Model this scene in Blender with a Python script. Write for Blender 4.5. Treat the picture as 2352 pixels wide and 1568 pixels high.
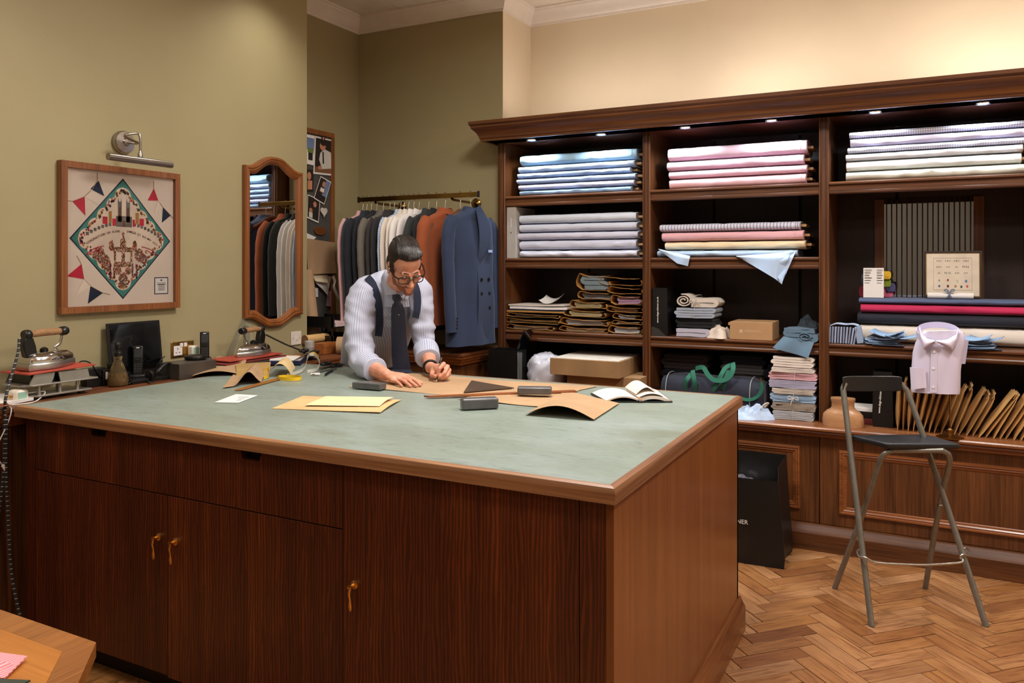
import bpy, bmesh, math, random
from mathutils import Vector, Matrix, Euler, noise as mnoise
random.seed(7)
PI = math.pi
for _o in list(bpy.data.objects): bpy.data.objects.remove(_o)
scene = bpy.context.scene
COL = scene.collection

# ------------------------------------------------------------------ camera
CAM_H, FPX, CXP, CYP = 1.5, 1817.0, 1176.0, 609.0
TH = math.atan2(2121 - CXP, FPX)
SN, CS = math.sin(TH), math.cos(TH)
cam_d = bpy.data.cameras.new('camera')
cam_d.sensor_width = 36.0
cam_d.lens = FPX / 2352 * 36
cam_d.shift_y = -(784 - CYP) / 2352
cam_d.clip_start = 0.05
cam = bpy.data.objects.new('camera', cam_d)
COL.objects.link(cam)
cam.location = (0, 0, CAM_H)
cam.rotation_euler = (PI / 2, 0, TH)
scene.camera = cam

# ------------------------------------------------------------------ view, world
scene.view_settings.view_transform = 'Standard'
scene.view_settings.look = 'None'
scene.view_settings.gamma = 1.0
scene.view_settings.use_curve_mapping = False
scene.view_settings.exposure = 0.0
w = bpy.data.worlds.new('world'); scene.world = w; w.use_nodes = True
w.node_tree.nodes['Background'].inputs[0].default_value = (1.0, 0.86, 0.7, 1)
w.node_tree.nodes['Background'].inputs[1].default_value = 0.02

CEIL = 3.33
WALL_L, WALL_A, ALC_Y, COL_X, BACK_Y, PIER_Y = -3.45, -3.71, 4.67, -2.5, 5.09, 3.83
ROOM_R, ROOM_F = 3.1, -2.6

def spot(name, loc, target, energy, col, angle=110, blend=0.8, size=0.05):
    l = bpy.data.lights.new(name, 'SPOT'); l.energy = energy; l.color = col
    l.spot_size = math.radians(angle); l.spot_blend = blend; l.shadow_soft_size = size
    o = bpy.data.objects.new(name, l); COL.objects.link(o); o.location = loc
    d = Vector(target) - Vector(loc); o.rotation_euler = d.to_track_quat('-Z', 'Y').to_euler()
    return o
def area(name, loc, energy, col, sx, sy, spread=170):
    l = bpy.data.lights.new(name, 'AREA'); l.energy = energy; l.color = col
    l.shape = 'RECTANGLE'; l.size = sx; l.size_y = sy; l.spread = math.radians(spread)
    o = bpy.data.objects.new(name, l); COL.objects.link(o); o.location = loc
    return o
WARM = (1.0, 0.93, 0.83); NEUT = (1.0, 0.955, 0.91); COOL = (0.80, 0.90, 1.0)
# recessed ceiling downlights (fixtures are built with the ceiling); (x, y, power, tilt target offset)
DOWNLIGHTS = [(-1.0, 4.3, 70, (0.0, 0.1)), (0.45, 4.3, 75, (0.0, 0.1)), (1.8, 4.3, 60, (0.0, 0.1)),
              (-3.1, 3.4, 34, (0.0, 0)), (-2.9, 1.5, 34, (0.0, 0)), (-2.9, 0.1, 34, (0, 0))]
for i, (x, y, e, t) in enumerate(DOWNLIGHTS):
    spot('downlight_lamp', (x, y, CEIL - 0.03), (x + t[0], y + t[1], 0), e, WARM, 115, 0.9, 0.05)
# warm strips lying on top of the shelving cornice, washing the wall and ceiling (housings built with the shelving)
UPLIGHTS = [(-1.85, 2.2), (-0.75, 3.2), (0.35, 4.0), (1.3, 3.2)]
for i, (x, e) in enumerate(UPLIGHTS):
    l_ = area('uplight_lamp', (x, 4.72, 2.465), e, (1.0, 0.93, 0.86), 0.9, 0.04); l_.rotation_euler = (PI - 0.25, 0, 0)
# added fill lights, shaped as square ceiling panels, over the table and behind the camera
FILL_PANELS = [(-1.3, 2.7, 60), (-2.0, 0.6, 14), (0.9, 0.6, 22), (0.8, 2.9, 55), (-0.5, -1.2, 12)]
for i, (x, y, e) in enumerate(FILL_PANELS):
    area('fill_panel_lamp', (x, y, CEIL - 0.035), e, NEUT, 0.56, 0.56)

# ------------------------------------------------------------------ geometry helpers
def lin(r, g, b):
    def c(u):
        u /= 255.0
        return u / 12.92 if u <= 0.04045 else ((u + 0.055) / 1.055) ** 2.4
    return (c(r), c(g), c(b))

def at(px, py, x=None, y=None, z=None, d=None):
    """world point seen at photograph pixel (px,py) on a known plane of the room"""
    r = (px - CXP) / FPX; u = (CYP - py) / FPX
    dx, dy, dz = -SN + r * CS, CS + r * SN, u
    if x is not None: k = x / dx
    elif y is not None: k = y / dy
    elif z is not None: k = (z - CAM_H) / dz
    else: k = d
    return Vector((dx * k, dy * k, CAM_H + dz * k))
def xat(px, y): return at(px, CYP, y=y).x
def nz(x, y, z, s=1.0): return mnoise.noise(Vector((x * s, y * s, z * s)))
def sstep(a, b, t):
    t = max(0.0, min(1.0, (t - a) / (b - a))); return t * t * (3 - 2 * t)

class MB:
    def __init__(s): s.v = []; s.f = []; s.attr = None
    def add(s, vs, fs):
        o = len(s.v); s.v += [tuple(p) for p in vs]; s.f += [tuple(i + o for i in f) for f in fs]; return s
    def box(s, x0, x1, y0, y1, z0, z1):
        return s.add([(x0,y0,z0),(x1,y0,z0),(x1,y1,z0),(x0,y1,z0),(x0,y0,z1),(x1,y0,z1),(x1,y1,z1),(x0,y1,z1)],
                     [(0,3,2,1),(4,5,6,7),(0,1,5,4),(1,2,6,5),(2,3,7,6),(3,0,4,7)])
    def obox(s, c, sz, R=None):
        R = R or Matrix.Identity(3); c = Vector(c); a, b, h = sz[0]/2, sz[1]/2, sz[2]/2
        vs = [c + R @ Vector(p) for p in [(-a,-b,-h),(a,-b,-h),(a,b,-h),(-a,b,-h),(-a,-b,h),(a,-b,h),(a,b,h),(-a,b,h)]]
        return s.add(vs, [(0,3,2,1),(4,5,6,7),(0,1,5,4),(1,2,6,5),(2,3,7,6),(3,0,4,7)])
    def prism(s, pts, axis, a, b):
        n = len(pts)
        def mk(p, t):
            if axis == 'x': return (t, p[0], p[1])
            if axis == 'y': return (p[0], t, p[1])
            return (p[0], p[1], t)
        vs = [mk(p, a) for p in pts] + [mk(p, b) for p in pts]
        fs = [tuple(range(n-1, -1, -1)), tuple(range(n, 2*n))] + [(i, (i+1) % n, n + (i+1) % n, n + i) for i in range(n)]
        return s.add(vs, fs)
    def rings(s, rs, cap=True, closed=False):
        n = len(rs[0]); vs = [p for r in rs for p in r]; fs = []
        m = len(rs)
        for k in range(m if closed else m - 1):
            a = k * n; b = ((k + 1) % m) * n
            fs += [(a+i, a+(i+1) % n, b+(i+1) % n, b+i) for i in range(n)]
        if cap and not closed:
            fs.append(tuple(range(n-1, -1, -1))); fs.append(tuple(range((m-1)*n, m*n)))
        return s.add(vs, fs)
    def tube(s, path, r, n=8, cap=True, closed=False, flat=1.0, up=None):
        P = [Vector(p) for p in path]; m = len(P)
        R = r if isinstance(r, (list, tuple)) else [r] * m
        T = []
        for i in range(m):
            if closed: t = P[(i+1) % m] - P[i-1]
            else: t = P[min(i+1, m-1)] - P[max(i-1, 0)]
            T.append(t.normalized() if t.length > 1e-9 else Vector((0,0,1)))
        a = Vector(up) if up else (Vector((0,0,1)) if abs(T[0].z) < 0.9 else Vector((1,0,0)))
        u = (a - T[0] * a.dot(T[0])).normalized(); rs = []
        for i in range(m):
            if i: u = T[i-1].rotation_difference(T[i]) @ u; u = (u - T[i] * u.dot(T[i])).normalized()
            w_ = T[i].cross(u)
            rs.append([P[i] + u * (R[i] * flat * math.cos(2*PI*k/n)) + w_ * (R[i] * math.sin(2*PI*k/n)) for k in range(n)])
        return s.rings(rs, cap, closed)
    def lathe(s, prof, n=24, c=(0,0,0), R=None):
        c = Vector(c); R = R or Matrix.Identity(3)
        rs = [[c + R @ Vector((r*math.cos(2*PI*k/n), r*math.sin(2*PI*k/n), z)) for k in range(n)] for r, z in prof]
        return s.rings(rs, True)
    def grid(s, fn, nu, nv, thick=0.0):
        vs = [Vector(fn(i/nu, j/nv)) for j in range(nv+1) for i in range(nu+1)]
        fs = [(j*(nu+1)+i, j*(nu+1)+i+1, (j+1)*(nu+1)+i+1, (j+1)*(nu+1)+i) for j in range(nv) for i in range(nu)]
        if not thick: return s.add(vs, fs)
        N = [Vector() for _ in vs]
        for f in fs:
            nn = (vs[f[1]]-vs[f[0]]).cross(vs[f[3]]-vs[f[0]])
            for i in f: N[i] += nn
        k = len(vs); vs2 = [vs[i] - (N[i].normalized() if N[i].length > 0 else Vector((0,0,1))) * thick for i in range(k)]
        fs2 = [tuple(i + k for i in reversed(f)) for f in fs]
        rim = [i for i in range(nu+1)] + [j*(nu+1)+nu for j in range(1, nv+1)] + [nv*(nu+1)+i for i in range(nu-1, -1, -1)] + [j*(nu+1) for j in range(nv-1, 0, -1)]
        sd = [(rim[(i+1) % len(rim)], rim[i], rim[i]+k, rim[(i+1) % len(rim)]+k) for i in range(len(rim))]
        return s.add(vs + vs2, fs + fs2 + sd)
    def ellip(s, c, rad, R=None, nu=16, nv=10):
        c = Vector(c); R = R or Matrix.Identity(3); vs = []; fs = []
        for j in range(1, nv):
            a = PI * j / nv
            for i in range(nu):
                b = 2*PI*i/nu
                vs.append(c + R @ Vector((rad[0]*math.sin(a)*math.cos(b), rad[1]*math.sin(a)*math.sin(b), rad[2]*math.cos(a))))
        t = len(vs); vs.append(c + R @ Vector((0,0,rad[2]))); vs.append(c - R @ Vector((0,0,rad[2])))
        for j in range(nv-2):
            for i in range(nu): fs.append((j*nu+i, (j+1)*nu+i, (j+1)*nu+(i+1) % nu, j*nu+(i+1) % nu))
        for i in range(nu):
            fs.append((t, i, (i+1) % nu)); fs.append((t+1, (nv-2)*nu+(i+1) % nu, (nv-2)*nu+i))
        return s.add(vs, fs)
    def capsule(s, a, b, ra, rb, n=12):
        a = Vector(a); b = Vector(b); s.ellip(a, (ra,)*3, None, n, 8); s.ellip(b, (rb,)*3, None, n, 8)
        return s.tube([a, b], [ra, rb], n)
    def xf(s, Mx):
        s.v = [tuple(Mx @ Vector(p)) for p in s.v]; return s
    def build(s, name, mat, parent=None, smooth=40, bevel=0, seg=2, center=True):
        me = bpy.data.meshes.new(name)
        c = Vector((0,0,0))
        if center and s.v:
            xs, ys, zs = zip(*s.v); c = Vector(((min(xs)+max(xs))/2, (min(ys)+max(ys))/2, min(zs)))
        me.from_pydata([(p[0]-c.x, p[1]-c.y, p[2]-c.z) for p in s.v], [], s.f)
        if s.attr is not None:
            at_ = me.attributes.new('sc', 'FLOAT', 'POINT')
            for i, q in enumerate(s.attr): at_.data[i].value = q
        me.validate(); me.update()
        bm = bmesh.new(); bm.from_mesh(me); bmesh.ops.recalc_face_normals(bm, faces=bm.faces); bm.to_mesh(me); bm.free()
        if mat: me.materials.append(mat)
        if smooth:
            me.polygons.foreach_set('use_smooth', [True]*len(me.polygons))
            me.set_sharp_from_angle(angle=math.radians(smooth))
        o = bpy.data.objects.new(name, me); COL.objects.link(o); o.location = c
        if parent:
            o.parent = parent
            if parent.name not in LOCAL: o.matrix_parent_inverse = WM[parent.name].inverted()
        else: pass
        WM[o.name] = Matrix.Translation(c)
        if bevel:
            m = o.modifiers.new('bevel', 'BEVEL'); m.width = bevel; m.segments = seg; m.limit_method = 'ANGLE'; m.angle_limit = math.radians(40)
        return o
WM = {}; LOCAL = set()

def tag(o, label=None, cat=None, group=None, kind=None):
    if label: o['label'] = label
    if cat: o['category'] = cat
    if group: o['group'] = group
    if kind: o['kind'] = kind
    return o
def thing(name, label, cat, loc=(0,0,0), rotz=0.0, group=None, local=False):
    o = bpy.data.objects.new(name, None); COL.objects.link(o)
    o.empty_display_size = 0.1; o.location = loc; o.rotation_euler = (0, 0, rotz)
    WM[o.name] = Matrix.Translation(Vector(loc)) @ Matrix.Rotation(rotz, 4, 'Z')
    if local: LOCAL.add(o.name)
    return tag(o, label, cat, group)
def copy_tree(o, loc=None, rotz=None, label=None, parent=None):
    c = o.copy(); COL.objects.link(c)
    if parent: c.parent = parent
    if loc is not None: c.location = loc
    if rotz is not None: c.rotation_euler = (c.rotation_euler[0], c.rotation_euler[1], rotz)
    if label: c['label'] = label
    for ch in list(o.children): copy_tree(ch, parent=c)
    return c
def text(name, s, size, mat, parent, origin, xdir, ydir, align='CENTER', ext=0.0002, font_bold=False):
    """flat lettering lying in the plane spanned by xdir, ydir"""
    cu = bpy.data.curves.new('t', 'FONT'); cu.body = s; cu.size = size; cu.align_x = align; cu.align_y = 'CENTER'; cu.extrude = ext; cu.resolution_u = 3
    if font_bold: cu.offset = size * 0.012
    to = bpy.data.objects.new('t', cu); COL.objects.link(to)
    dg = bpy.context.evaluated_depsgraph_get()
    me = bpy.data.meshes.new_from_object(to.evaluated_get(dg)); bpy.data.objects.remove(to); bpy.data.curves.remove(cu)
    X = Vector(xdir).normalized(); Y = Vector(ydir).normalized(); Z = X.cross(Y); o0 = Vector(origin)
    b = MB(); b.add([o0 + X*v.co.x + Y*v.co.y + Z*v.co.z for v in me.vertices], [tuple(p.vertices) for p in me.polygons])
    bpy.data.meshes.remove(me)
    return b.build(name, mat, parent, smooth=0)

# ------------------------------------------------------------------ materials
MATS = {}
def _base(name):
    m = bpy.data.materials.new(name); m.use_nodes = True; nt = m.node_tree
    return m, nt, nt.nodes['Principled BSDF']
def N(nt, t, **kw):
    n = nt.nodes.new(t)
    for k, v in kw.items(): setattr(n, k, v)
    return n
def coords(nt, scale=(1,1,1), rnd=True, rot=(0,0,0)):
    tc = N(nt, 'ShaderNodeTexCoord'); mp = N(nt, 'ShaderNodeMapping'); mp.inputs['Scale'].default_value = scale; mp.inputs['Rotation'].default_value = rot
    nt.links.new(tc.outputs['Object'], mp.inputs['Vector'])
    if rnd:
        oi = N(nt, 'ShaderNodeObjectInfo'); mul = N(nt, 'ShaderNodeMath', operation='MULTIPLY'); mul.inputs[1].default_value = 37.0
        nt.links.new(oi.outputs['Random'], mul.inputs[0]); nt.links.new(mul.outputs[0], mp.inputs['Location'])
    return mp.outputs['Vector']
def noise_tex(nt, vec, scale, detail=4, rough=0.55, dist=0.0):
    n = N(nt, 'ShaderNodeTexNoise'); n.inputs['Scale'].default_value = scale; n.inputs['Detail'].default_value = detail
    n.inputs['Roughness'].default_value = rough; n.inputs['Distortion'].default_value = dist
    nt.links.new(vec, n.inputs['Vector']); return n.outputs['Fac']
def ramp(nt, fac, stops):
    r = N(nt, 'ShaderNodeValToRGB'); e = r.color_ramp.elements
    while len(e) < len(stops): e.new(0.5)
    for i, (p, c) in enumerate(stops): e[i].position = p; e[i].color = (c[0], c[1], c[2], 1)
    nt.links.new(fac, r.inputs['Fac']); return r.outputs['Color']
def bump(nt, bs, h, strength, dist=0.002):
    b = N(nt, 'ShaderNodeBump'); b.inputs['Strength'].default_value = strength; b.inputs['Distance'].default_value = dist
    nt.links.new(h, b.inputs['Height']); nt.links.new(b.outputs['Normal'], bs.inputs['Normal'])
def mat(name, rgb, rough=0.6, metal=0.0, var=0.06, vs=8.0, bmp=0.0, bs=60.0, coat=0.0, sheen=0.0, trans=0.0, ior=1.45, alpha=1.0, emit=0.0, stretch=(1,1,1), spec=0.5, lin_in=False):
    if name in MATS: return MATS[name]
    m, nt, b = _base(name); c = rgb if lin_in else lin(*rgb)
    b.inputs['Roughness'].default_value = rough; b.inputs['Metallic'].default_value = metal
    b.inputs['Coat Weight'].default_value = coat; b.inputs['Sheen Weight'].default_value = sheen
    b.inputs['Transmission Weight'].default_value = trans; b.inputs['IOR'].default_value = ior; b.inputs['Alpha'].default_value = alpha
    b.inputs['Specular IOR Level'].default_value = spec
    v = coords(nt, stretch)
    f = noise_tex(nt, v, vs)
    lo = tuple(max(0, q*(1-var*2)) for q in c); hi = tuple(min(1, q*(1+var*2)) for q in c)
    nt.links.new(ramp(nt, f, [(0.3, lo), (0.7, hi)]), b.inputs['Base Color'])
    if bmp: bump(nt, b, noise_tex(nt, v, bs, 3), bmp)
    if emit:
        b.inputs['Emission Color'].default_value = (*c, 1); b.inputs['Emission Strength'].default_value = emit
    MATS[name] = m; return m
def wood(name, dark, light, axis='x', rough=0.35, grain=1.0, coat=0.15, fine=1.0, contrast=1.0):
    if name in MATS: return MATS[name]
    m, nt, b = _base(name); b.inputs['Roughness'].default_value = rough; b.inputs['Coat Weight'].default_value = coat; b.inputs['Coat Roughness'].default_value = 0.25
    k = {'x': (0.06,1,1), 'y': (1,0.06,1), 'z': (1,1,0.06)}[axis]
    v = coords(nt, k)
    f1 = noise_tex(nt, v, 14*grain, 5, 0.6, 0.6)
    k2 = tuple(q*0.35 if q < 1 else q for q in k)
    f2 = noise_tex(nt, coords(nt, k2), 130*fine, 3, 0.6)
    mx = N(nt, 'ShaderNodeMix', data_type='FLOAT'); mx.inputs[0].default_value = 0.5
    nt.links.new(f1, mx.inputs[2]); nt.links.new(f2, mx.inputs[3])
    d, l = lin(*dark), lin(*light); mid = tuple((p+q)/2 for p, q in zip(d, l))
    s = 0.16 / contrast
    nt.links.new(ramp(nt, mx.outputs[0], [(0.5-s, d), (0.5, mid), (0.5+s, l)]), b.inputs['Base Color'])
    bump(nt, b, f2, 0.12, 0.0008)
    MATS[name] = m; return m
def stripes(name, base, line, axis='x', freq=60.0, width=0.3, cross=None, rough=0.75, attr=False, bmp=0.15, soft=False):
    """woven cloth with stripes (or checks when cross is given)"""
    if name in MATS: return MATS[name]
    m, nt, b = _base(name); b.inputs['Roughness'].default_value = rough; b.inputs['Sheen Weight'].default_value = 0.1
    tc = N(nt, 'ShaderNodeTexCoord'); sx = N(nt, 'ShaderNodeSeparateXYZ'); nt.links.new(tc.outputs['Object'], sx.inputs[0])
    def band(src, fq):
        mu = N(nt, 'ShaderNodeMath', operation='MULTIPLY'); mu.inputs[1].default_value = fq; nt.links.new(src, mu.inputs[0])
        fr = N(nt, 'ShaderNodeMath', operation='FRACT'); nt.links.new(mu.outputs[0], fr.inputs[0])
        lt = N(nt, 'ShaderNodeMath', operation='LESS_THAN'); lt.inputs[1].default_value = width; nt.links.new(fr.outputs[0], lt.inputs[0])
        return lt.outputs[0]
    if attr:
        a = N(nt, 'ShaderNodeAttribute'); a.attribute_name = 'sc'; src = a.outputs['Fac']
    else: src = sx.outputs[axis.upper()]
    f = band(src, freq)
    if cross:
        g = band(sx.outputs[cross.upper()], freq); mxm = N(nt, 'ShaderNodeMath', operation='ADD'); nt.links.new(f, mxm.inputs[0]); nt.links.new(g, mxm.inputs[1])
        hf = N(nt, 'ShaderNodeMath', operation='MULTIPLY'); hf.inputs[1].default_value = 0.5; nt.links.new(mxm.outputs[0], hf.inputs[0]); f = hf.outputs[0]
    mx = N(nt, 'ShaderNodeMix', data_type='RGBA'); mx.inputs[6].default_value = (*lin(*base), 1); mx.inputs[7].default_value = (*lin(*line), 1)
    nt.links.new(f, mx.inputs[0]); nt.links.new(mx.outputs[2], b.inputs['Base Color'])
    bump(nt, b, noise_tex(nt, coords(nt), 300, 2), bmp, 0.001)
    MATS[name] = m; return m
def paint(name, rgb, var=0.03, rough=0.55):
    return mat(name, rgb, rough, var=var, vs=1.2, bmp=0.05, bs=90)
# ================================================================== the room
M_WALL = paint('sage_wall_paint', (160, 149, 112))
M_WALL_LIT = paint('lit_wall_paint', (222, 206, 180))  # lighter copy of the wall paint, brighter light put into the colour
M_TRIM = mat('white_gloss_trim', (226, 216, 206), 0.4, var=0.02)
M_TILE = mat('ceiling_tile', (222, 212, 200), 0.85, var=0.03, bmp=0.15, bs=200)
M_BLACK = mat('shadow_black', (10, 9, 9), 0.7, var=0.0)
OAKX = wood('dark_oak_along', (54, 27, 11), (114, 68, 34), 'x', 0.38, coat=.08)
OAKY = wood('dark_oak_across', (54, 27, 11), (114, 68, 34), 'y', 0.38, coat=.08)
OAKZ = wood('dark_oak_upright', (54, 27, 11), (114, 68, 34), 'z', 0.38, coat=.08)

def struct(o): o['kind'] = 'structure'; return o
T = 0.15
struct(MB().box(-4.0, ROOM_R+T, ROOM_F-T, BACK_Y+0.3, -0.12, -0.012).build('floor_base', mat('floor_screed', (60, 40, 24), 0.9), None)).name = 'floor'
FLOOR = bpy.data.objects['floor']; WM['floor'] = WM.get('floor_base', Matrix())
# left wall, with the pier end that steps back into the alcove
o = struct(MB().box(WALL_A-T, WALL_L, ROOM_F-T, PIER_Y, 0, CEIL+0.1).build('wall_left', M_WALL))
struct(MB().box(WALL_A-T, WALL_A, PIER_Y, ALC_Y+T, 0, CEIL+0.1).build('wall_alcove_side', M_WALL))
struct(MB().box(WALL_A-T, COL_X, ALC_Y, BACK_Y+T, 0, CEIL+0.1).build('wall_alcove_back', M_WALL))
struct(MB().box(COL_X, ROOM_R+T, BACK_Y, BACK_Y+T, 0, CEIL+0.1).build('wall_back', M_WALL_LIT))
struct(MB().box(COL_X, COL_X+0.004, ALC_Y-0.0, BACK_Y, 0, CEIL).build('wall_recess_side', M_WALL_LIT))
struct(MB().box(ROOM_R, ROOM_R+T, ROOM_F-T, BACK_Y, 0, CEIL+0.1).build('wall_right', M_WALL_LIT))
struct(MB().box(WALL_L, ROOM_R, ROOM_F-T, ROOM_F, 0, CEIL+0.1).build('wall_front', paint('slate_wall_paint', (112, 110, 104))))
# smudges on the left wall over the socket
CEILING = struct(MB().box(-4.0, ROOM_R+T, ROOM_F-T, BACK_Y+0.3, CEIL, CEIL+0.1).build('ceiling', mat('ceiling_grid', (120, 110, 100), 0.8)))
# ceiling tiles 600 mm grid; gaps between the tiles
tile_me = None; ts = 0.607
lit_cells = set()
for i in range(-1, 11):
    for j in range(-12, 2):
        x0 = -3.295 - ts + ts*i + 0.006; y0 = 4.2 + ts*j + 0.006
        x1, y1 = x0 + ts - 0.012, y0 + ts - 0.012
        if x1 > ROOM_R + 0.4 or x0 < -4.2 or y0 > BACK_Y: continue
        if tile_me is None:
            o = MB().box(x0, x1, y0, y1, CEIL-0.012, CEIL).build('tile', M_TILE, CEILING, smooth=0); tile_me = o
        else:
            o = tile_me.copy(); COL.objects.link(o); o.location = ((x0+x1)/2, (y0+y1)/2, CEIL-0.012)
# crown moulding runs (profile: offset from wall, drop from ceiling)
PROF = [(0.0, 0.115), (0.012, 0.115), (0.014, 0.10), (0.022, 0.092), (0.03, 0.07), (0.05, 0.04), (0.066, 0.028), (0.07, 0.018), (0.08, 0.014), (0.08, 0.0), (0, 0)]
def crown(name, pts):
    """pts: wall-line corner points with the inward diagonal offset direction"""
    b = MB(); rs = [[(p[0]+d[0]*o_, p[1]+d[1]*o_, CEIL-0.012-dr) for o_, dr in PROF] for p, d in pts]
    b.rings(rs); return struct(b.build(name, M_TRIM, smooth=30))
crown('trim_1', [((WALL_A, PIER_Y), (1, 0)), ((WALL_A, ALC_Y), (1, -1)), ((COL_X, ALC_Y), (1, -1)), ((COL_X, BACK_Y), (1, -1)), ((ROOM_R, BACK_Y), (-1, -1)), ((ROOM_R, ROOM_F), (-1, 1))])
# ceiling downlights, then the added fill panels
M_LAMP = mat('lamp_glow', (255, 224, 190), 0.5, var=0, emit=6.0)
M_STEEL = mat('brushed_steel', (170, 165, 158), 0.28, 1.0, var=0.05, stretch=(1, 1, 12), vs=40)
_w = {(-1.0,4.3): 'over the cabinet end nearest the clothes rail', (0.45,4.3): 'over the middle of the cabinet', (1.8,4.3): 'over the cabinet end by the right wall',
      (-3.1,3.4): 'over the cutting table by the mirror wall', (-2.9,1.5): 'over the irons along the left wall', (-2.9,0.1): 'over the side bench short of the irons'}
for x, y, e, t in DOWNLIGHTS:
    d = thing('ceiling_downlight', 'round recessed ceiling downlight ' + _w[(x, y)], 'light', (x, y, CEIL-0.02), 0, 'ceiling downlights')
    MB().lathe([(0.035, -0.004), (0.055, -0.006), (0.055, 0.008), (0.035, 0.008)], 24, (x, y, CEIL-0.012)).build('rim', M_STEEL, d)
    MB().lathe([(0.034, 0.006), (0.034, 0.009)], 24, (x, y, CEIL-0.014)).build('lens', M_LAMP, d)
for i, (x, y, e) in enumerate(FILL_PANELS):
    d = thing('added_fill_panel', ['square added fill panel on the ceiling over the cutting table', 'square added fill panel on the ceiling over the fabric table', 'square added fill panel on the ceiling in the open middle of the shop', 'square added fill panel on the ceiling above the folding stool', 'square added fill panel on the ceiling near the front wall'][i], 'light', (x, y, CEIL-0.02), 0, 'added fill panels')
    b = MB()
    for q in ((-0.29,-0.28,-0.29,0.29),(0.28,0.29,-0.29,0.29),(-0.28,0.28,-0.29,-0.28),(-0.28,0.28,0.28,0.29)): b.box(x+q[0], x+q[1], y+q[2], y+q[3], CEIL-0.026, CEIL-0.0125)
    b.build('frame', M_STEEL, d)
    MB().box(x-0.279, x+0.279, y-0.279, y+0.279, CEIL-0.022, CEIL-0.0125).build('diffuser', M_LAMP, d)

# ------------------------------------------------------------------ herringbone block floor
def plank_mat():
    m, nt, b = _base('oak_floor_block')
    tc = N(nt, 'ShaderNodeTexCoord'); oi = N(nt, 'ShaderNodeObjectInfo')
    mul = N(nt, 'ShaderNodeMath', operation='MULTIPLY'); mul.inputs[1].default_value = 53.0; nt.links.new(oi.outputs['Random'], mul.inputs[0])
    def mp(sc):
        q = N(nt, 'ShaderNodeMapping'); q.inputs['Scale'].default_value = sc; nt.links.new(tc.outputs['Object'], q.inputs['Vector']); nt.links.new(mul.outputs[0], q.inputs['Location']); return q.outputs[0]
    g = noise_tex(nt, mp((0.9, 14, 14)), 6, 5, 0.65, 1.2)
    f2 = noise_tex(nt, mp((1, 1, 1)), 3, 3)
    base = ramp(nt, oi.outputs['Random'], [(0.0, lin(140, 92, 52)), (0.3, lin(160, 112, 66)), (0.6, lin(172, 128, 88)), (0.85, lin(154, 104, 56)), (1.0, lin(128, 80, 44))])
    gr = ramp(nt, g, [(0.36, lin(140, 84, 44)), (0.5, (0.8, 0.8, 0.8)), (0.64, (1, 1, 1))])
    mx = N(nt, 'ShaderNodeMix', data_type='RGBA', blend_type='MULTIPLY'); mx.inputs[0].default_value = 0.62
    nt.links.new(base, mx.inputs[6]); nt.links.new(gr, mx.inputs[7])
    mx2 = N(nt, 'ShaderNodeMix', data_type='RGBA', blend_type='MULTIPLY'); mx2.inputs[0].default_value = 0.8
    nt.links.new(mx.outputs[2], mx2.inputs[6]); nt.links.new(ramp(nt, f2, [(0.3, (0.55, 0.46, 0.40)), (0.5, (.85, .8, .76)), (0.66, (1, 1, 1))]), mx2.inputs[7])
    nt.links.new(mx2.outputs[2], b.inputs['Base Color']); b.inputs['Roughness'].default_value = 0.42
    bump(nt, b, g, 0.15, 0.001); return m
M_PLANK = plank_mat()
BW, BL = 0.076, 0.304
def far_planks():
    m, nt, b = _base('oak_floor_block_far')
    g = noise_tex(nt, coords(nt, (6, 1, 6), rnd=False, rot=(0, 0, PI/4)), 5, 5, 0.6)
    nt.links.new(ramp(nt, g, [(0.3, lin(130, 84, 44)), (0.6, lin(190, 134, 76))]), b.inputs['Base Color']); b.inputs['Roughness'].default_value = 0.42; return m
rest = MB(); near = {0: None, 1: None}; rnd = random.Random(5); s2 = math.sqrt(0.5)
gap = 0.0015
def in_view(x, y): return (-0.78 < x < 1.25 and 2.3 < y < 4.6 and y > 2.3 + max(0, x)*0.9) or (-2.3 < x < -1.0 and 1.2 < y < 1.95)
cnt = 0
for i in range(-70, 130):
    for j in range(-12, 13):
        for kind in (0, 1):
            u0 = i + 8*j; v0 = i
            if kind == 0: uc, vc = (u0 + 2)*BW, (v0 + 0.5)*BW
            else: uc, vc = (u0 + 0.5)*BW, (v0 + 3)*BW
            x, y = (uc - vc)*s2 - 0.17, (uc + vc)*s2
            if not (-3.3 < x < ROOM_R and ROOM_F < y < 4.75): continue
            if -2.9 < x < -0.9 and 2.2 < y < 3.1: continue
            rot = PI/4 if kind == 0 else 3*PI/4
            if in_view(x, y) and cnt < 300:
                cnt += 1
                if near[0] is None:
                    q = MB().box(-BL/2+gap, BL/2-gap, -BW/2+gap, BW/2-gap, -0.012, 0)
                    near[0] = q.build('plank', M_PLANK, FLOOR, smooth=0, bevel=0.0008, seg=1); o = near[0]
                else:
                    o = near[0].copy(); COL.objects.link(o)
                o.location = (x, y, -0.0125 + rnd.uniform(0, 0.0012)); o.rotation_euler = (rnd.uniform(-.002,.002), rnd.uniform(-.002,.002), rot + rnd.uniform(-0.004, 0.004) + (PI if rnd.random() < .5 else 0))
                sc = 1 - (rnd.random() < 0.12) * rnd.uniform(0.004, 0.012); o.scale = (sc, 1 - (rnd.random() < .12)*0.03, 1)
            else:
                rest.obox((x, y, -0.0065), (BL-2*gap, BW-2*gap, 0.012), Matrix.Rotation(rot, 3, 'Z'))
o = rest.build('plank_field', far_planks(), FLOOR, smooth=0); o['kind'] = 'stuff'
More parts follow.
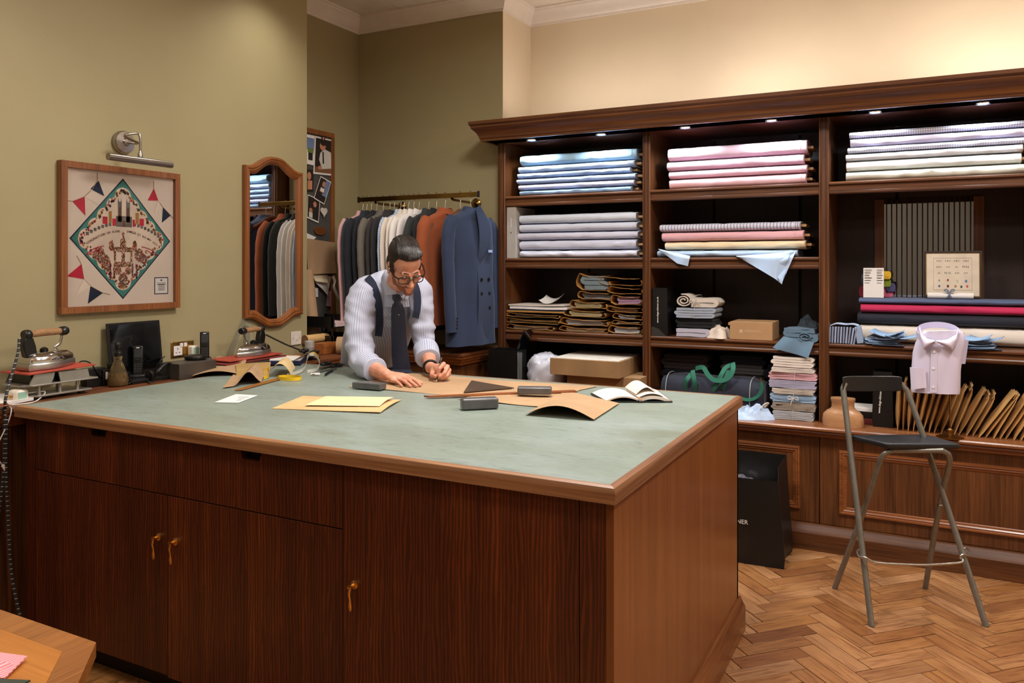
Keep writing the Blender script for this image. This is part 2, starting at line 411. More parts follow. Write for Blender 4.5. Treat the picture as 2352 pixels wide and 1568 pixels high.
# ================================================================== shelving unit on the back wall
UY = 4.56                    # front plane of the uprights
UZ0, UZ1 = 0.653, 2.297      # ledge top, soffit
LEDGE_Y = 4.40
UL, UR = -2.475, 1.75
U1 = (xat(1476, UY), xat(1494, UY)); U2 = (xat(1881, UY), xat(1904, UY))
UB = 5.06                    # back panel plane
SH = (1.948, 1.545, 1.08)    # shelf tops
unit = thing('shelving_unit', 'dark oak fitted wall shelving with cornice, three open bays and panelled base', 'shelves', ((UL+UR)/2, 4.75, 0))
LIN = (UL + 0.075, xat(1160, UY))
lx = xat(1161, UY)
ups = [(UL, lx), U1, U2, (U2[1] + 1.13, U2[1] + 1.19)]
UR = ups[3][1] + 0.0
def upright(x0, x1):
    b = MB(); w_ = x1 - x0; g = w_*0.16
    # reeded front: two shallow flutes
    pr = [(x0, UY), (x0+g, UY-0.004), (x0+g*1.2, UY+0.001), (x0+2*g, UY+0.001), (x0+2.2*g, UY-0.005), (x1-2.2*g, UY-0.005), (x1-2*g, UY+0.001), (x1-g*1.2, UY+0.001), (x1-g, UY-0.004), (x1, UY), (x1, UB), (x0, UB)]
    b.prism(pr, 'z', UZ0, UZ1); return b.build('upright', OAKZ, unit, smooth=20)
for a in ups: upright(*a)
# back boards: planks with dark gaps between them
M_BACKB = wood('dark_back_board', (26, 12, 8), (48, 24, 15), 'z', 0.5, contrast=0.9)
MB().box(UL, UR, UB+0.004, UB+0.02, 0.1, UZ1).build('back_panel', M_BLACK, unit)
bays = [(ups[k][1], ups[k+1][0]) for k in range(3)]
for bi, (a, b_) in enumerate(bays):
    w_ = b_ - a; cuts = [0, 0.28, 0.83, 1.0] if bi else [0, 0.42, 0.86, 1.0]
    for k in range(3):
        MB().box(a + w_*cuts[k] + (0.009 if k else 0), a + w_*cuts[k+1] - (0.009 if k < 2 else 0), UB-0.012, UB+0.003, UZ0, UZ1).build('back_board', M_BACKB, unit, smooth=0)
# moulded shelves
def shelf(a, b_, z, name='shelf'):
    pr = [(UY+0.004, z), (UY-0.004, z-0.006), (UY-0.004, z-0.014), (UY+0.004, z-0.019), (UY+0.010, z-0.021), (UY+0.010, z-0.026), (UY+0.004, z-0.029), (UY+0.004, z-0.044), (UY+0.0, z-0.050), (UY+0.0, z-0.060), (UY+0.006, z-0.066), (UY+0.03, z-0.066), (UY+0.03, z-0.022), (UB-0.014, z-0.022), (UB-0.014, z)]
    return MB().prism(pr, 'x', a+0.001, b_-0.001).build(name, OAKX, unit, smooth=25)
for bi, (a, b_) in enumerate(bays):
    for k, z in enumerate(SH):
        if bi == 2 and k == 1: continue
        shelf(a, b_, z)
# soffit and cornice
MB().box(UL-0.03, UR+0.03, UY-0.115, UB, UZ1, UZ1+0.02).build('soffit', wood('soffit_oak', (52, 24, 14), (92, 44, 26), 'x', 0.3), unit, smooth=0)
cp = [(0.115, 0.0), (0.125, 0.002), (0.128, 0.014), (0.136, 0.02), (0.14, 0.03), (0.15, 0.045), (0.168, 0.06), (0.19, 0.072), (0.196, 0.08), (0.198, 0.09), (0.206, 0.094), (0.212, 0.1), (0.214, 0.118), (0.0, 0.118), (0.0, 0.0)]
b = MB()
def crn(x, sg): return [(x + sg*o_*0.48, UY - o_, UZ1 + z) for o_, z in cp]
def crb(x, sg): return [(x + sg*o_*0.48, UB, UZ1 + z) for o_, z in cp]
b.rings([crb(UL, -1), crn(UL, -1), crn(UR, 1), crb(UR, 1)])
b.build('cornice', OAKX, unit, smooth=25)
# ledge with moulded edge
lp = [(LEDGE_Y+0.003, UZ0), (LEDGE_Y-0.004, UZ0-0.006), (LEDGE_Y-0.004, UZ0-0.016), (LEDGE_Y+0.004, UZ0-0.022), (LEDGE_Y+0.012, UZ0-0.024), (LEDGE_Y+0.010, UZ0-0.03), (LEDGE_Y+0.018, UZ0-0.038), (LEDGE_Y+0.03, UZ0-0.044), (LEDGE_Y+0.03, UZ0-0.054), (LEDGE_Y+0.045, UZ0-0.060), (UB, UZ0-0.06), (UB, UZ0)]
MB().prism(lp, 'x', UL-0.02, UR+0.02).build('ledge', wood('ledge_oak', (96, 52, 26), (150, 96, 58), 'x', 0.3), unit, smooth=25)
# panelled base
PY = LEDGE_Y + 0.06
MB().box(UL, UR, PY+0.02, UB, 0.02, UZ0-0.058).build('base_carcass', OAKX, unit, smooth=0)
seam = xat(1882, PY); dw = 1.27
doors = [(seam + dw*k, seam + dw*(k+1)) for k in (-2, -1, 0, 1)]
doors = [(max(a, UL+0.005), min(b_, UR-0.005)) for a, b_ in doors if b_ > UL and a < UR]
def frame_strip(b, x0, x1, z0, z1, prof, y):
    """picture-frame moulding; prof: (inset, proud)"""
    rs = []
    for cx_, cz_, sx, sz in ((x0, z0, 1, 1), (x1, z0, -1, 1), (x1, z1, -1, -1), (x0, z1, 1, -1)):
        rs.append([(cx_ + sx*i_, y - p_, cz_ + sz*i_) for i_, p_ in prof])
    b.rings(rs, False, True)
MP = [(0, 0), (0.004, 0.012), (0.012, 0.014), (0.016, 0.009), (0.022, 0.011), (0.028, 0.006), (0.036, 0.004), (0.04, 0.0)]
M_MOULD = wood('moulding_oak', (92, 48, 22), (150, 90, 48), 'x', 0.28)
for a, b_ in doors:
    dr = MB().box(a+0.002, b_-0.002, PY, PY+0.02, 0.135, UZ0-0.062).build('door', OAKZ, unit, smooth=0, bevel=0.002)
    m = MB(); frame_strip(m, a+0.095, b_-0.095, 0.2, 0.535, MP, PY); m.build('panel_moulding', M_MOULD, dr, smooth=25)
bp = [(LEDGE_Y+0.055, 0.133), (LEDGE_Y+0.045, 0.13), (LEDGE_Y+0.04, 0.12), (LEDGE_Y+0.03, 0.106), (LEDGE_Y+0.024, 0.094), (LEDGE_Y+0.018, 0.09), (LEDGE_Y+0.018, 0.001), (UB, 0.001), (UB, 0.133)]
MB().prism(bp, 'x', UL, UR).build('plinth', OAKX, unit, smooth=25)
# cabinet spot lights under the cornice
M_LED = mat('cool_led', (225, 235, 255), 0.4, var=0, emit=14.0)
M_CHROME = mat('chrome', (200, 200, 202), 0.08, 1.0, var=0.02)
led_px = [1221, 1381, 1574, 1772, 2010, 2258]; LY = UY - 0.045
for k, px in enumerate(led_px):
    x = xat(px, LY); o_ = thing('cabinet_spotlight', 'round cabinet spotlight above %s' % ['the blue cloth bolts, beside the clothes rail', 'the blue cloth bolts, beside the pink bolts', 'the pink cloth bolts, beside the blue bolts', 'the pink cloth bolts, beside the white bolts', 'the white cloth bolts, beside the pink bolts', 'the white cloth bolts, away from the pink bolts'][k], 'light', (x, LY, UZ1-0.004), 0, 'spotlights under the cornice')
    MB().lathe([(0.024, 0.0), (0.034, -0.004), (0.036, 0.0), (0.036, 0.002), (0.024, 0.002)], 24, (x, LY, UZ1-0.002)).build('rim', M_CHROME, o_)
    MB().lathe([(0.0235, 0.0), (0.0235, 0.0015)], 20, (x, LY, UZ1-0.0025)).build('lens', M_LED, o_)
    l_ = spot('spotlight_lamp', (x, LY, UZ1-0.012), (x, LY+0.22, UZ1-0.6), 14.0, COOL, 130, 0.7, 0.02)

for k, (x, e) in enumerate(UPLIGHTS):
    o_ = thing('uplight_strip', 'slim uplight strip on top of the cornice %s' % ['above the blue bolts', 'above the pink bolts', 'above the white bolts', 'at the far end past the white bolts'][k], 'light', (x, 4.72, UZ1+0.12), 0, 'uplight strips on the cornice')
    MB().box(x-0.47, x+0.47, 4.69, 4.75, UZ1+0.1185, UZ1+0.145).build('housing', M_TRIM, o_, smooth=0, bevel=0.002)
    MB().box(x-0.45, x+0.45, 4.70, 4.74, UZ1+0.145, UZ1+0.149).build('diffuser', M_LAMP, o_, smooth=0)

# ================================================================== cutting table
CT = 0.96
ct = thing('cutting_table', 'large dark oak cutting table with grey-green top and brass drop handles', 'table', (-1.9, 2.6, 0))
cl, cr, cf, cb = -3.105, -0.662, 1.815, 3.345      # outer edges of the top
e = 0.022; eh = 0.042
M_LINO_NT = None
def lino():
    m, nt, b = _base('green_linoleum'); b.inputs['Roughness'].default_value = 0.36
    v = coords(nt, (1, 2.2, 1), rnd=False)
    f1 = noise_tex(nt, v, 1.6, 4, 0.6, 0.4); f2 = noise_tex(nt, coords(nt, (0.7, 2.6, 1), rnd=False, rot=(0, 0, 0.35)), 17, 6, 0.72, 1.5)
    c1 = ramp(nt, f1, [(0.3, lin(128, 138, 128)), (0.5, lin(138, 151, 142)), (0.72, lin(148, 160, 157))])
    c2 = ramp(nt, f2, [(0.3, (0.5, 0.52, 0.5)), (0.46, (0.93, 0.94, 0.92)), (0.58, (1, 1, 1)), (0.72, (1.2, 1.18, 1.12))])
    mx = N(nt, 'ShaderNodeMix', data_type='RGBA', blend_type='MULTIPLY'); mx.inputs[0].default_value = 0.8
    nt.links.new(c1, mx.inputs[6]); nt.links.new(c2, mx.inputs[7])
    f3 = noise_tex(nt, coords(nt, (0.5, 1.4, 1), rnd=False), 2.3, 3); st = ramp(nt, f3, [(0.58, (1, 1, 1)), (0.74, (0.74, 0.66, 0.54))])
    mx2 = N(nt, 'ShaderNodeMix', data_type='RGBA', blend_type='MULTIPLY'); mx2.inputs[0].default_value = 0.75
    nt.links.new(mx.outputs[2], mx2.inputs[6]); nt.links.new(st, mx2.inputs[7]); nt.links.new(mx2.outputs[2], b.inputs['Base Color'])
    return m
M_EDGE_X = wood('pale_edge_oak_along', (108, 70, 44), (170, 124, 84), 'x', 0.45, coat=0.05)
M_EDGE_Y = wood('pale_edge_oak_across', (92, 58, 36), (152, 106, 70), 'y', 0.45, coat=0.05)
MB().box(cl+e, cr-e, cf+e, cb-e, CT-0.03, CT).build('worktop', lino(), ct, smooth=0)
def edging(pts4, m):
    # pts4: outer start, outer end, inner start, inner end ; rounded nose profile
    (os_, oe, is_, ie) = [Vector((p[0], p[1], 0)) for p in pts4]; b = MB(); rs = []
    for o1, i1 in ((os_, is_), (oe, ie)):
        d = (o1 - i1); L = 1.0
        prof = [(0, CT+0.0006), (0.45, CT+0.001), (0.8, CT-0.003), (0.97, CT-0.011), (1.0, CT-0.018), (0.95, CT-0.021), (0.95, CT-eh), (0, CT-eh)]
        rs.append([i1 + d*t + Vector((0, 0, z)) for t, z in prof])
    b.rings(rs); return b.build('edging', m, ct, smooth=30)
edging([(cl, cf), (cr, cf), (cl+e, cf+e), (cr-e, cf+e)], M_EDGE_X)
edging([(cr, cf), (cr, cb), (cr-e, cf+e), (cr-e, cb-e)], M_EDGE_Y)
edging([(cr, cb), (cl, cb), (cr-e, cb-e), (cl+e, cb-e)], M_EDGE_X)
edging([(cl, cb), (cl, cf), (cl+e, cb-e), (cl+e, cf+e)], M_EDGE_Y)
fy = cf + 0.03; sx_ = cr - 0.03
def wenge():
    m, nt, b = _base('cathedral_grain_veneer'); b.inputs['Roughness'].default_value = 0.42; b.inputs['Coat Weight'].default_value = 0.05
    tc = N(nt, 'ShaderNodeTexCoord'); oi = N(nt, 'ShaderNodeObjectInfo')
    v = coords(nt, (1, 1, 0.05)); f = noise_tex(nt, v, 7, 5, 0.6, 0.9)
    wv = N(nt, 'ShaderNodeTexWave', wave_type='BANDS', bands_direction='X'); wv.inputs['Scale'].default_value = 26; wv.inputs['Distortion'].default_value = 9; wv.inputs['Detail'].default_value = 3; wv.inputs['Detail Scale'].default_value = 1.3
    nt.links.new(coords(nt, (1, 1, 0.09)), wv.inputs['Vector'])
    g = noise_tex(nt, coords(nt, (1, 1, 0.03)), 260, 2, 0.6)
    a = N(nt, 'ShaderNodeMath', operation='MULTIPLY'); nt.links.new(wv.outputs['Fac'], a.inputs[0]); nt.links.new(g, a.inputs[1])
    c1 = ramp(nt, f, [(0.3, lin(54, 20, 7)), (0.55, lin(76, 32, 12)), (0.75, lin(98, 47, 20))])
    c2 = ramp(nt, a.outputs[0], [(0.12, (.8, .8, .8)), (0.26, (1, 1, 1)), (0.46, (2.1, 1.9, 1.6))])
    mx = N(nt, 'ShaderNodeMix', data_type='RGBA', blend_type='MULTIPLY'); mx.inputs[0].default_value = 0.85
    nt.links.new(c1, mx.inputs[6]); nt.links.new(c2, mx.inputs[7]); nt.links.new(mx.outputs[2], b.inputs['Base Color'])
    bump(nt, b, g, 0.1, 0.0006); return m
M_VEN = wenge()
zt = CT - eh - 0.002
def XF(px): return xat(px, fy)
MB().box(cl+0.03, sx_-0.004, fy+0.024, cb-0.04, 0.1, zt).build('carcass', M_BLACK, ct, smooth=0)
MB().box(cl+0.03, sx_-0.05, fy+0.08, cb-0.08, 0.001, 0.1).build('toe_kick', mat('toe_kick_black', (16, 10, 8), 0.6), ct, smooth=0)
MB().box(cl+0.03, XF(80), fy, fy+0.022, 0.08, zt).build('stile', M_VEN, ct, smooth=0)
MB().box(XF(1332), sx_-0.001, fy, fy+0.022, 0.08, zt).build('stile', M_VEN, ct, smooth=0)
# drawer fronts with a finger cut-out at the top edge
xa, xb, xc, xd, xe_ = XF(82), XF(384.5), XF(787), XF(790), XF(1330)
zs = CAM_H + at(81, 1077.5, y=fy).z - CAM_H
hw = 0.05; pts = [(xa, zs+0.002), (xc, zs+0.002), (xc, zt)]
for c0 in (XF(576), XF(226)): pts += [(c0+hw, zt), (c0+hw*0.72, zt-0.034), (c0-hw*0.72, zt-0.034), (c0-hw, zt)]
pts.append((xa, zt))
MB().prism(pts, 'y', fy, fy+0.022).build('drawer_front', M_VEN, ct, smooth=0)
M_BRASS = mat('aged_brass', (226, 176, 104), 0.3, 1.0, var=0.08, vs=40)
def handle(parent, x, z):
    h = MB(); h.lathe([(0.0, 0.0), (0.013, 0.0), (0.013, 0.004), (0.006, 0.007), (0.006, 0.02), (0.008, 0.022), (0.008, 0.026), (0.0, 0.028)], 16, (x, fy, z), Matrix.Rotation(PI/2, 3, 'X'))
    h.tube([(x, fy-0.022, z), (x, fy-0.026, z-0.018), (x, fy-0.022, z-0.038), (x, fy-0.02, z-0.058), (x, fy-0.02, z-0.07)], [0.005, 0.0045, 0.0035, 0.007, 0.004], 10)
    return h.build('drop_handle', M_BRASS, parent, smooth=50)
d1 = MB().box(xa, xb-0.001, fy, fy+0.022, 0.107, zs-0.002).build('door', M_VEN, ct, smooth=0, bevel=0.001); handle(d1, at(365, 1232, y=fy).x, at(365, 1232, y=fy).z)
d2 = MB().box(xb+0.0015, xc, fy, fy+0.022, 0.1, zs-0.002).build('door', M_VEN, ct, smooth=0, bevel=0.001); handle(d2, at(404, 1243, y=fy).x, at(404, 1243, y=fy).z)
d3 = MB().box(xc+0.0015, xe_, fy, fy+0.022, 0.1, zt).build('door', M_VEN, ct, smooth=0, bevel=0.001); handle(d3, at(815, 1342, y=fy).x, at(815, 1342, y=fy).z)
MB().box(sx_-0.004, sx_+0.016, fy-0.001, cb-0.03, 0.1, zt).build('side_panel', wood('warm_side_veneer', (98, 53, 24), (138, 84, 43), 'z', 0.3, fine=0.6, contrast=0.8), ct, smooth=0)
pp = [(sx_+0.016, 0.135), (sx_+0.022, 0.135), (sx_+0.028, 0.122), (sx_+0.034, 0.108), (sx_+0.04, 0.1), (sx_+0.042, 0.09), (sx_+0.042, 0.001), (sx_-0.02, 0.001), (sx_-0.02, 0.135)]
MB().prism(pp, 'y', fy-0.01, cb-0.01).build('plinth', wood('plinth_oak', (74, 36, 15), (132, 78, 38), 'y', 0.3), ct, smooth=25)
MB().box(cl+0.03, sx_+0.016, cb-0.05, cb-0.03, 0.02, zt).build('back_panel', OAKZ, ct, smooth=0)

# ================================================================== side bench along the left wall and round the alcove
BT = 0.95; BX = -3.118; BYR = 4.2; BXR = -2.53
bn = thing('side_bench', 'dark oak side bench with moulded edge running along the left wall and alcove', 'bench', (-3.3, 2.0, 0))
M_BTOP = wood('worn_bench_top', (70, 36, 18), (128, 76, 42), 'y', 0.45)
poly = [(WALL_L+0.002, ROOM_F+0.01), (BX, ROOM_F+0.01), (BX, 4.12), (BX+0.08, BYR), (BXR, BYR), (BXR, ALC_Y-0.003), (WALL_A+0.003, ALC_Y-0.003), (WALL_A+0.003, PIER_Y+0.003), (WALL_L+0.002, PIER_Y+0.003)]
MB().prism(poly, 'z', BT-0.02, BT).build('top', M_BTOP, bn, smooth=0, bevel=0.004)
def off(pl, d): return pl
mb = MB(); prof = [(0.0, BT-0.021), (-0.004, BT-0.026), (-0.004, BT-0.034), (-0.014, BT-0.042), (-0.02, BT-0.056), (-0.03, BT-0.062), (-0.03, BT-0.075), (-0.08, BT-0.075), (-0.08, BT-0.021)]
rs = []
for (x, y), d in (((BX, ROOM_F+0.01), (1, 0)), ((BX, 4.12), (1, -0.42)), ((BX+0.08, BYR), (0.42, -1)), ((BXR, BYR), (1, -1)), ((BXR, ALC_Y-0.01), (1, 0))):
    rs.append([(x + d[0]*o_, y + d[1]*o_, z) for o_, z in prof])
mb.rings(rs); mb.build('edge_moulding', M_MOULD, bn, smooth=25)
MB().box(WALL_L+0.002, BX-0.05, ROOM_F+0.02, 4.3, 0.001, BT-0.06).build('body', OAKZ, bn, smooth=0)
MB().box(BX-0.06, BXR-0.05, BYR+0.05, ALC_Y-0.01, 0.001, BT-0.06).build('return_body', OAKZ, bn, smooth=0)
MB().box(BX-0.05, BX-0.028, ROOM_F+0.02, 1.83, 0.12, BT-0.08).build('front_panel', OAKZ, bn, smooth=0)
def frame_x(b, y0, y1, z0, z1, prof, x):
    rs = []
    for cy_, cz_, sy, sz in ((y0, z0, 1, 1), (y1, z0, -1, 1), (y1, z1, -1, -1), (y0, z1, 1, -1)):
        rs.append([(x + p_, cy_ + sy*i_, cz_ + sz*i_) for i_, p_ in prof])
    b.rings(rs, False, True)
for y0, y1 in ((1.05, 1.72), (0.3, 0.95), (-0.45, 0.2)):
    m = MB(); frame_x(m, y0, y1, 0.22, 0.80, MP, BX-0.028); m.build('panel_moulding', M_MOULD, bn, smooth=25)
MB().box(BX-0.06, BX-0.02, ROOM_F+0.02, 1.82, 0.001, 0.12).build('plinth', OAKY, bn, smooth=0)

# ================================================================== folding bar stool
fs = thing('folding_stool', 'grey metal folding bar stool with black seat and backrest before the shelving', 'stool', (0.15, 3.3, 0))
M_TUBE = mat('grey_lacquered_tube', (128, 126, 118), 0.35, 0.6, var=0.06, vs=30)
M_SEAT = mat('black_leatherette', (30, 31, 34), 0.42, var=0.08, bmp=0.1, bs=250)
FL1 = at(2002, 1438, z=0); FR1 = at(2266, 1438, z=0); BL1 = at(1917, 1350, z=0); BR1 = at(2125, 1353, z=0)
def lerp(a, b, t): return Vector(a)*(1-t) + Vector(b)*t
Z3 = Vector((0, 0, 1))
def leg_path(pts, d0, d1):
    y0, y1 = pts[0][1], pts[-1][1]
    return spline([at(px, py, d=d0 + (d1-d0)*(py-y0)/(y1-y0)) for px, py in pts], 4)
def spline(p, n=5):
    p = [Vector(q) for q in p]; out = []
    for i in range(len(p)-1):
        a, b_, c_, d_ = p[max(i-1, 0)], p[i], p[i+1], p[min(i+2, len(p)-1)]
        for k in range(n):
            t = k/n; out.append(0.5*((2*b_) + (-a+c_)*t + (2*a-5*b_+4*c_-d_)*t*t + (-a+3*b_-3*c_+d_)*t**3))
    return out + [p[-1]]
dF = 1.5*FPX/(1438-CYP); dB = 1.5*FPX/(1351-CYP)
# back frame: front feet, up past the seat to the backrest
MB().tube(leg_path([(2002, 1438), (1973, 1198), (1950, 1006), (1938, 905), (1937, 892), (1942, 880)], dF, 3.58), 0.0125, 12).build('leg', M_TUBE, fs, smooth=50)
MB().tube(leg_path([(2265, 1438), (2173, 1156), (2133, 1040), (2119, 996), (2086, 905), (2078, 892), (2068, 880)], dF, 3.58), 0.0125, 12).build('leg', M_TUBE, fs, smooth=50)
# inner frame: rear feet, up and forward under the seat
MB().tube(leg_path([(1917, 1351), (1984, 1173), (2018, 1070), (2027, 1048), (2036, 1039), (2052, 1033.5)], dB, 3.40), 0.012, 12).build('leg', M_TUBE, fs, smooth=50)
MB().tube(leg_path([(2125, 1351), (2156, 1173), (2179, 1075), (2181, 1055), (2177, 1042), (2163, 1034)], dB, 3.37), 0.012, 12).build('leg', M_TUBE, fs, smooth=50)
MB().tube([at(2050, 1034, d=3.40), at(2165, 1034.3, d=3.37)], 0.012, 12).build('seat_bar', M_TUBE, fs, smooth=50)
path = [at(px, py, d=d) for px, py, d in ((1981, 1262, 3.42), (1972, 1262, 3.42), (1969, 1270, 3.39), (1975, 1279, 3.355), (1988, 1280, 3.335), (2000, 1287, 3.33), (2015, 1292, 3.325), (2060, 1295, 3.32), (2124, 1297, 3.32), (2180, 1294, 3.325), (2208, 1291, 3.33), (2211, 1285, 3.34), (2205, 1279, 3.345), (2212, 1273, 3.345), (2222, 1274, 3.36), (2227, 1266, 3.39), (2222, 1260, 3.42), (2212, 1259, 3.43))]
MB().tube(spline(path), 0.005, 8).build('foot_rail', mat('bright_rail', (180, 178, 172), 0.25, 0.9), fs, smooth=60)
zseat = 0.735
sq = [at(1952, 1001, z=zseat), at(2128, 999, z=zseat), at(2209, 1022, z=zseat), at(2038, 1021, z=zseat)]
def rounded(poly, r=0.018, k=4):
    out = []
    n = len(poly)
    for i in range(n):
        p0, p1, p2 = poly[i-1], poly[i], poly[(i+1) % n]
        a = (p0-p1).normalized()*r; c_ = (p2-p1).normalized()*r
        for q in range(k+1):
            t = q/k; out.append(p1 + a*(1-t)**2 + c_*t**2)
    return out
rp = rounded(sq); cc = sum(rp, Vector())/len(rp)
def ring(s_, dz): return [cc + (p-cc)*s_ + Z3*dz for p in rp]
sb = MB(); sb.rings([ring(0.97, -0.018), ring(1.0, -0.012), ring(1.0, 0.0), ring(0.985, 0.004), ring(0.9, 0.006), ring(0.4, 0.004)])
sb.build('seat', M_SEAT, fs, smooth=60)
bb = MB(); rr = []; nb = 14
for k in range(nb+1):
    u = k/nb; cv = 0.02*(1-(2*u-1)**2); ez = 3*(abs(2*u-1)**8); px = 1935 + 137*u
    rr.append([at(px, py, d=3.575 + cv + o_) for py, o_ in ((899-ez, -0.016), (863+ez, -0.006), (863+ez, 0.012), (899-ez, 0.002))])
bb.rings(rr); bb.build('backrest', mat('black_backrest', (20, 18, 18), 0.35), fs, smooth=50, bevel=0.003)
for px, py, d in ((1968, 1163, 3.44), (2163, 1160, 3.44)):
    p_ = at(px, py, d=d); MB().tube([p_ - Vector((CS, SN, 0))*0.015, p_ + Vector((CS, SN, 0))*0.015], 0.005, 8).build('pivot_bolt', M_CHROME, fs)

# ================================================================== fabric table corner in the foreground
FT = 0.75
ft = thing('fabric_table', 'low wooden display table with banded clipped corner in front of the cutting table', 'table', (-2.0, 0.5, 0))
c1 = at(221, 1474, z=FT); c1 = Vector((c1.x, c1.y, FT))
ox = c1.x; oy = c1.y
pl = [(ox, oy), (ox+0.22, oy-0.22), (ox+0.22, oy-0.95), (ox, oy-1.17), (ox-1.1, oy-1.17), (ox-1.32, oy-0.95), (ox-1.32, oy-0.22), (ox-1.1, oy)]
M_FT = wood('honey_table_top', (150, 88, 34), (196, 128, 58), 'x', 0.28, contrast=0.7)
M_FB = wood('crossband', (104, 58, 24), (170, 110, 56), 'y', 0.3)
def inset(poly, d):
    n = len(poly); c_ = Vector((sum(p[0] for p in poly)/n, sum(p[1] for p in poly)/n)); out = []
    for i in range(n):
        p0, p1, p2 = [Vector(poly[j % n]) for j in (i-1, i, i+1)]
        a = (p1-p0).normalized(); b_ = (p2-p1).normalized(); na = Vector((-a.y, a.x)); nb_ = Vector((-b_.y, b_.x))
        if na.dot(c_-p1) < 0: na = -na
        if nb_.dot(c_-p1) < 0: nb_ = -nb_
        bi = (na+nb_).normalized(); out.append(tuple(p1 + bi*(d/bi.dot(na))))
    return out
inn = inset(pl, 0.055)
MB().prism(inn, 'z', FT-0.03, FT).build('top', M_FT, ft, smooth=0)
for i in range(8):
    j = (i+1) % 8; a, b_, c_, d_ = pl[i], pl[j], inn[j], inn[i]
    q = MB(); q.rings([[(p[0], p[1], z) for p in (a, b_, c_, d_)] for z in (FT-0.03, FT)]); q.build('banding', M_FB, ft, smooth=0, bevel=0.001)
p2 = inset(pl, 0.08)
bx_ = MB(); bx_.rings([[(p[0], p[1], z) for p in p2] for z in (FT-0.14, FT-0.031)]); bx_.build('apron', OAKX, ft, smooth=0)
for i in (0, 1, 2, 3, 4, 5, 6, 7):
    if i % 2: continue
    x, y = inset(pl, 0.12)[i]; MB().tube([(x, y, 0.001), (x, y, FT-0.05)], [0.02, 0.032], 12).build('leg', OAKZ, ft)
# ================================================================== things on the shelves
def cloth(name, rgb, rough=0.75, bmp=0.12, sheen=0.12): return mat('cloth_' + name, rgb, rough, var=0.03, vs=3, bmp=bmp, bs=350, sheen=sheen)
M_CARD = mat('tan_card', (176, 140, 100), 0.8)
M_KRAFT = mat('kraft_paper', (172, 140, 106), 0.8, var=0.05, vs=6, bmp=0.06, bs=90)
M_KRAFT_D = mat('kraft_envelope', (176, 128, 66), 0.75, var=0.08, vs=9, bmp=0.08, bs=70)
M_PAPER = mat('white_paper', (228, 224, 220), 0.8, var=0.02)
M_INK = mat('black_ink', (30, 28, 30), 0.7, var=0)
def bolt(label, pxl, pxr, z0, h, m, y0=None, depth=0.27, core=0.03, group=None, seed=0, wr=1.0, layer=True):
    y0 = UY + 0.035 if y0 is None else y0
    xa_, xb_ = xat(pxl, y0), xat(pxr, y0); yc = y0 + depth/2; n = 40; k = 30
    t = thing('fabric_bolt', label, 'fabric', ((xa_+xb_)/2, yc, z0), 0, group)
    b = MB(); rs = []
    def ringat(x, s_, dx=0):
        r = []
        for q in range(k):
            a = 2*PI*q/k; ca, sa = math.cos(a), math.sin(a)
            py_ = math.copysign(abs(ca)**0.5, ca)*depth/2*s_; pz_ = math.copysign(abs(sa)**0.62, sa)*h/2*s_
            u = (x - xa_)
            wv = nz(u*5 + seed*7.1, a*1.3, seed, 1.0)*0.006 + max(0, nz(u*18 + seed*3, a*0.9 + u*4, seed*2.3)-0.02)*0.013*wr*(0.4+0.6*(sa > -0.3))
            sag = 0.0
            yy = yc + py_ - (wv if ca < 0 else -wv)*abs(ca)
            zz = z0 + h/2 + pz_ - (abs(wv)*0.5 if sa > 0 else 0)*abs(sa) + (0.25*wv if abs(sa) < .7 else 0)
            r.append((x + dx, yy, max(zz, z0)))
        return r
    rs.append(ringat(xa_, 0.8, 0.006)); rs.append(ringat(xa_, 0.9, -0.002))
    for i in range(n+1): rs.append(ringat(xa_ + (xb_-xa_)*i/n, 1.0))
    rs.append(ringat(xb_, 0.93, 0.003)); rs.append(ringat(xb_, 0.84, -0.004)); rs.append(ringat(xb_, 0.74, 0.002)); rs.append(ringat(xb_, 0.6, -0.004))
    b.rings(rs); b.build('cloth', m, t, smooth=60)
    if layer:
        x = xb_ - 0.022 - 0.02*((seed*37) % 1)
        lb = MB(); lb.rings([ringat(x-0.006, 0.99), ringat(x-0.006, 1.012), ringat(x, 1.018), ringat(x+0.006, 1.012), ringat(x+0.006, 0.99)], False); lb.build('selvedge_fold', m, t, smooth=60)
    if core: MB().box(xb_-0.05, xb_+core, y0+depth*0.2, y0+depth*0.75, z0+h*0.36, z0+h*0.36+min(0.014, h*.4)).build('core_board', M_CARD, t, smooth=0, bevel=0.001)
    return t
def stack(items, z, group, **kw):
    for i, (label, pl, pr, h, m, *rest_) in enumerate(items):
        k = dict(kw); k.update(rest_[0] if rest_ else {})
        bolt(label, pl, pr, z, h, m, group=group, seed=i*1.7 + z*3, **k); z += h + 0.0006
    return z
C_B1 = cloth('aqua_blue', (158, 196, 222)); C_B2 = cloth('ice_blue', (182, 202, 228)); C_B3 = cloth('sky_blue', (166, 190, 224)); C_B4 = cloth('powder_blue', (170, 196, 232)); C_B5 = cloth('lilac_grey', (186, 190, 214)); C_B6 = cloth('mid_blue', (144, 176, 214))
Z0 = SH[0] + 0.0006
stack([('mid-blue cloth bolt at the bottom of the blue stack', 1193, 1449, 0.037, C_B6),
       ('lilac-grey cloth bolt second from the bottom of the blue stack', 1191, 1455, 0.040, C_B5),
       ('powder-blue cloth bolt third from the bottom of the blue stack', 1187, 1458, 0.037, C_B4),
       ('sky-blue short cloth bolt fourth from the bottom of the blue stack', 1188, 1446, 0.036, C_B3),
       ('ice-blue cloth bolt second from the top of the blue stack', 1190, 1456, 0.043, C_B2),
       ('thick aqua-blue cloth bolt on top of the blue stack', 1195, 1462, 0.072, C_B1, {'wr': 1.6})], Z0, 'blue cloth bolts on the top shelf')
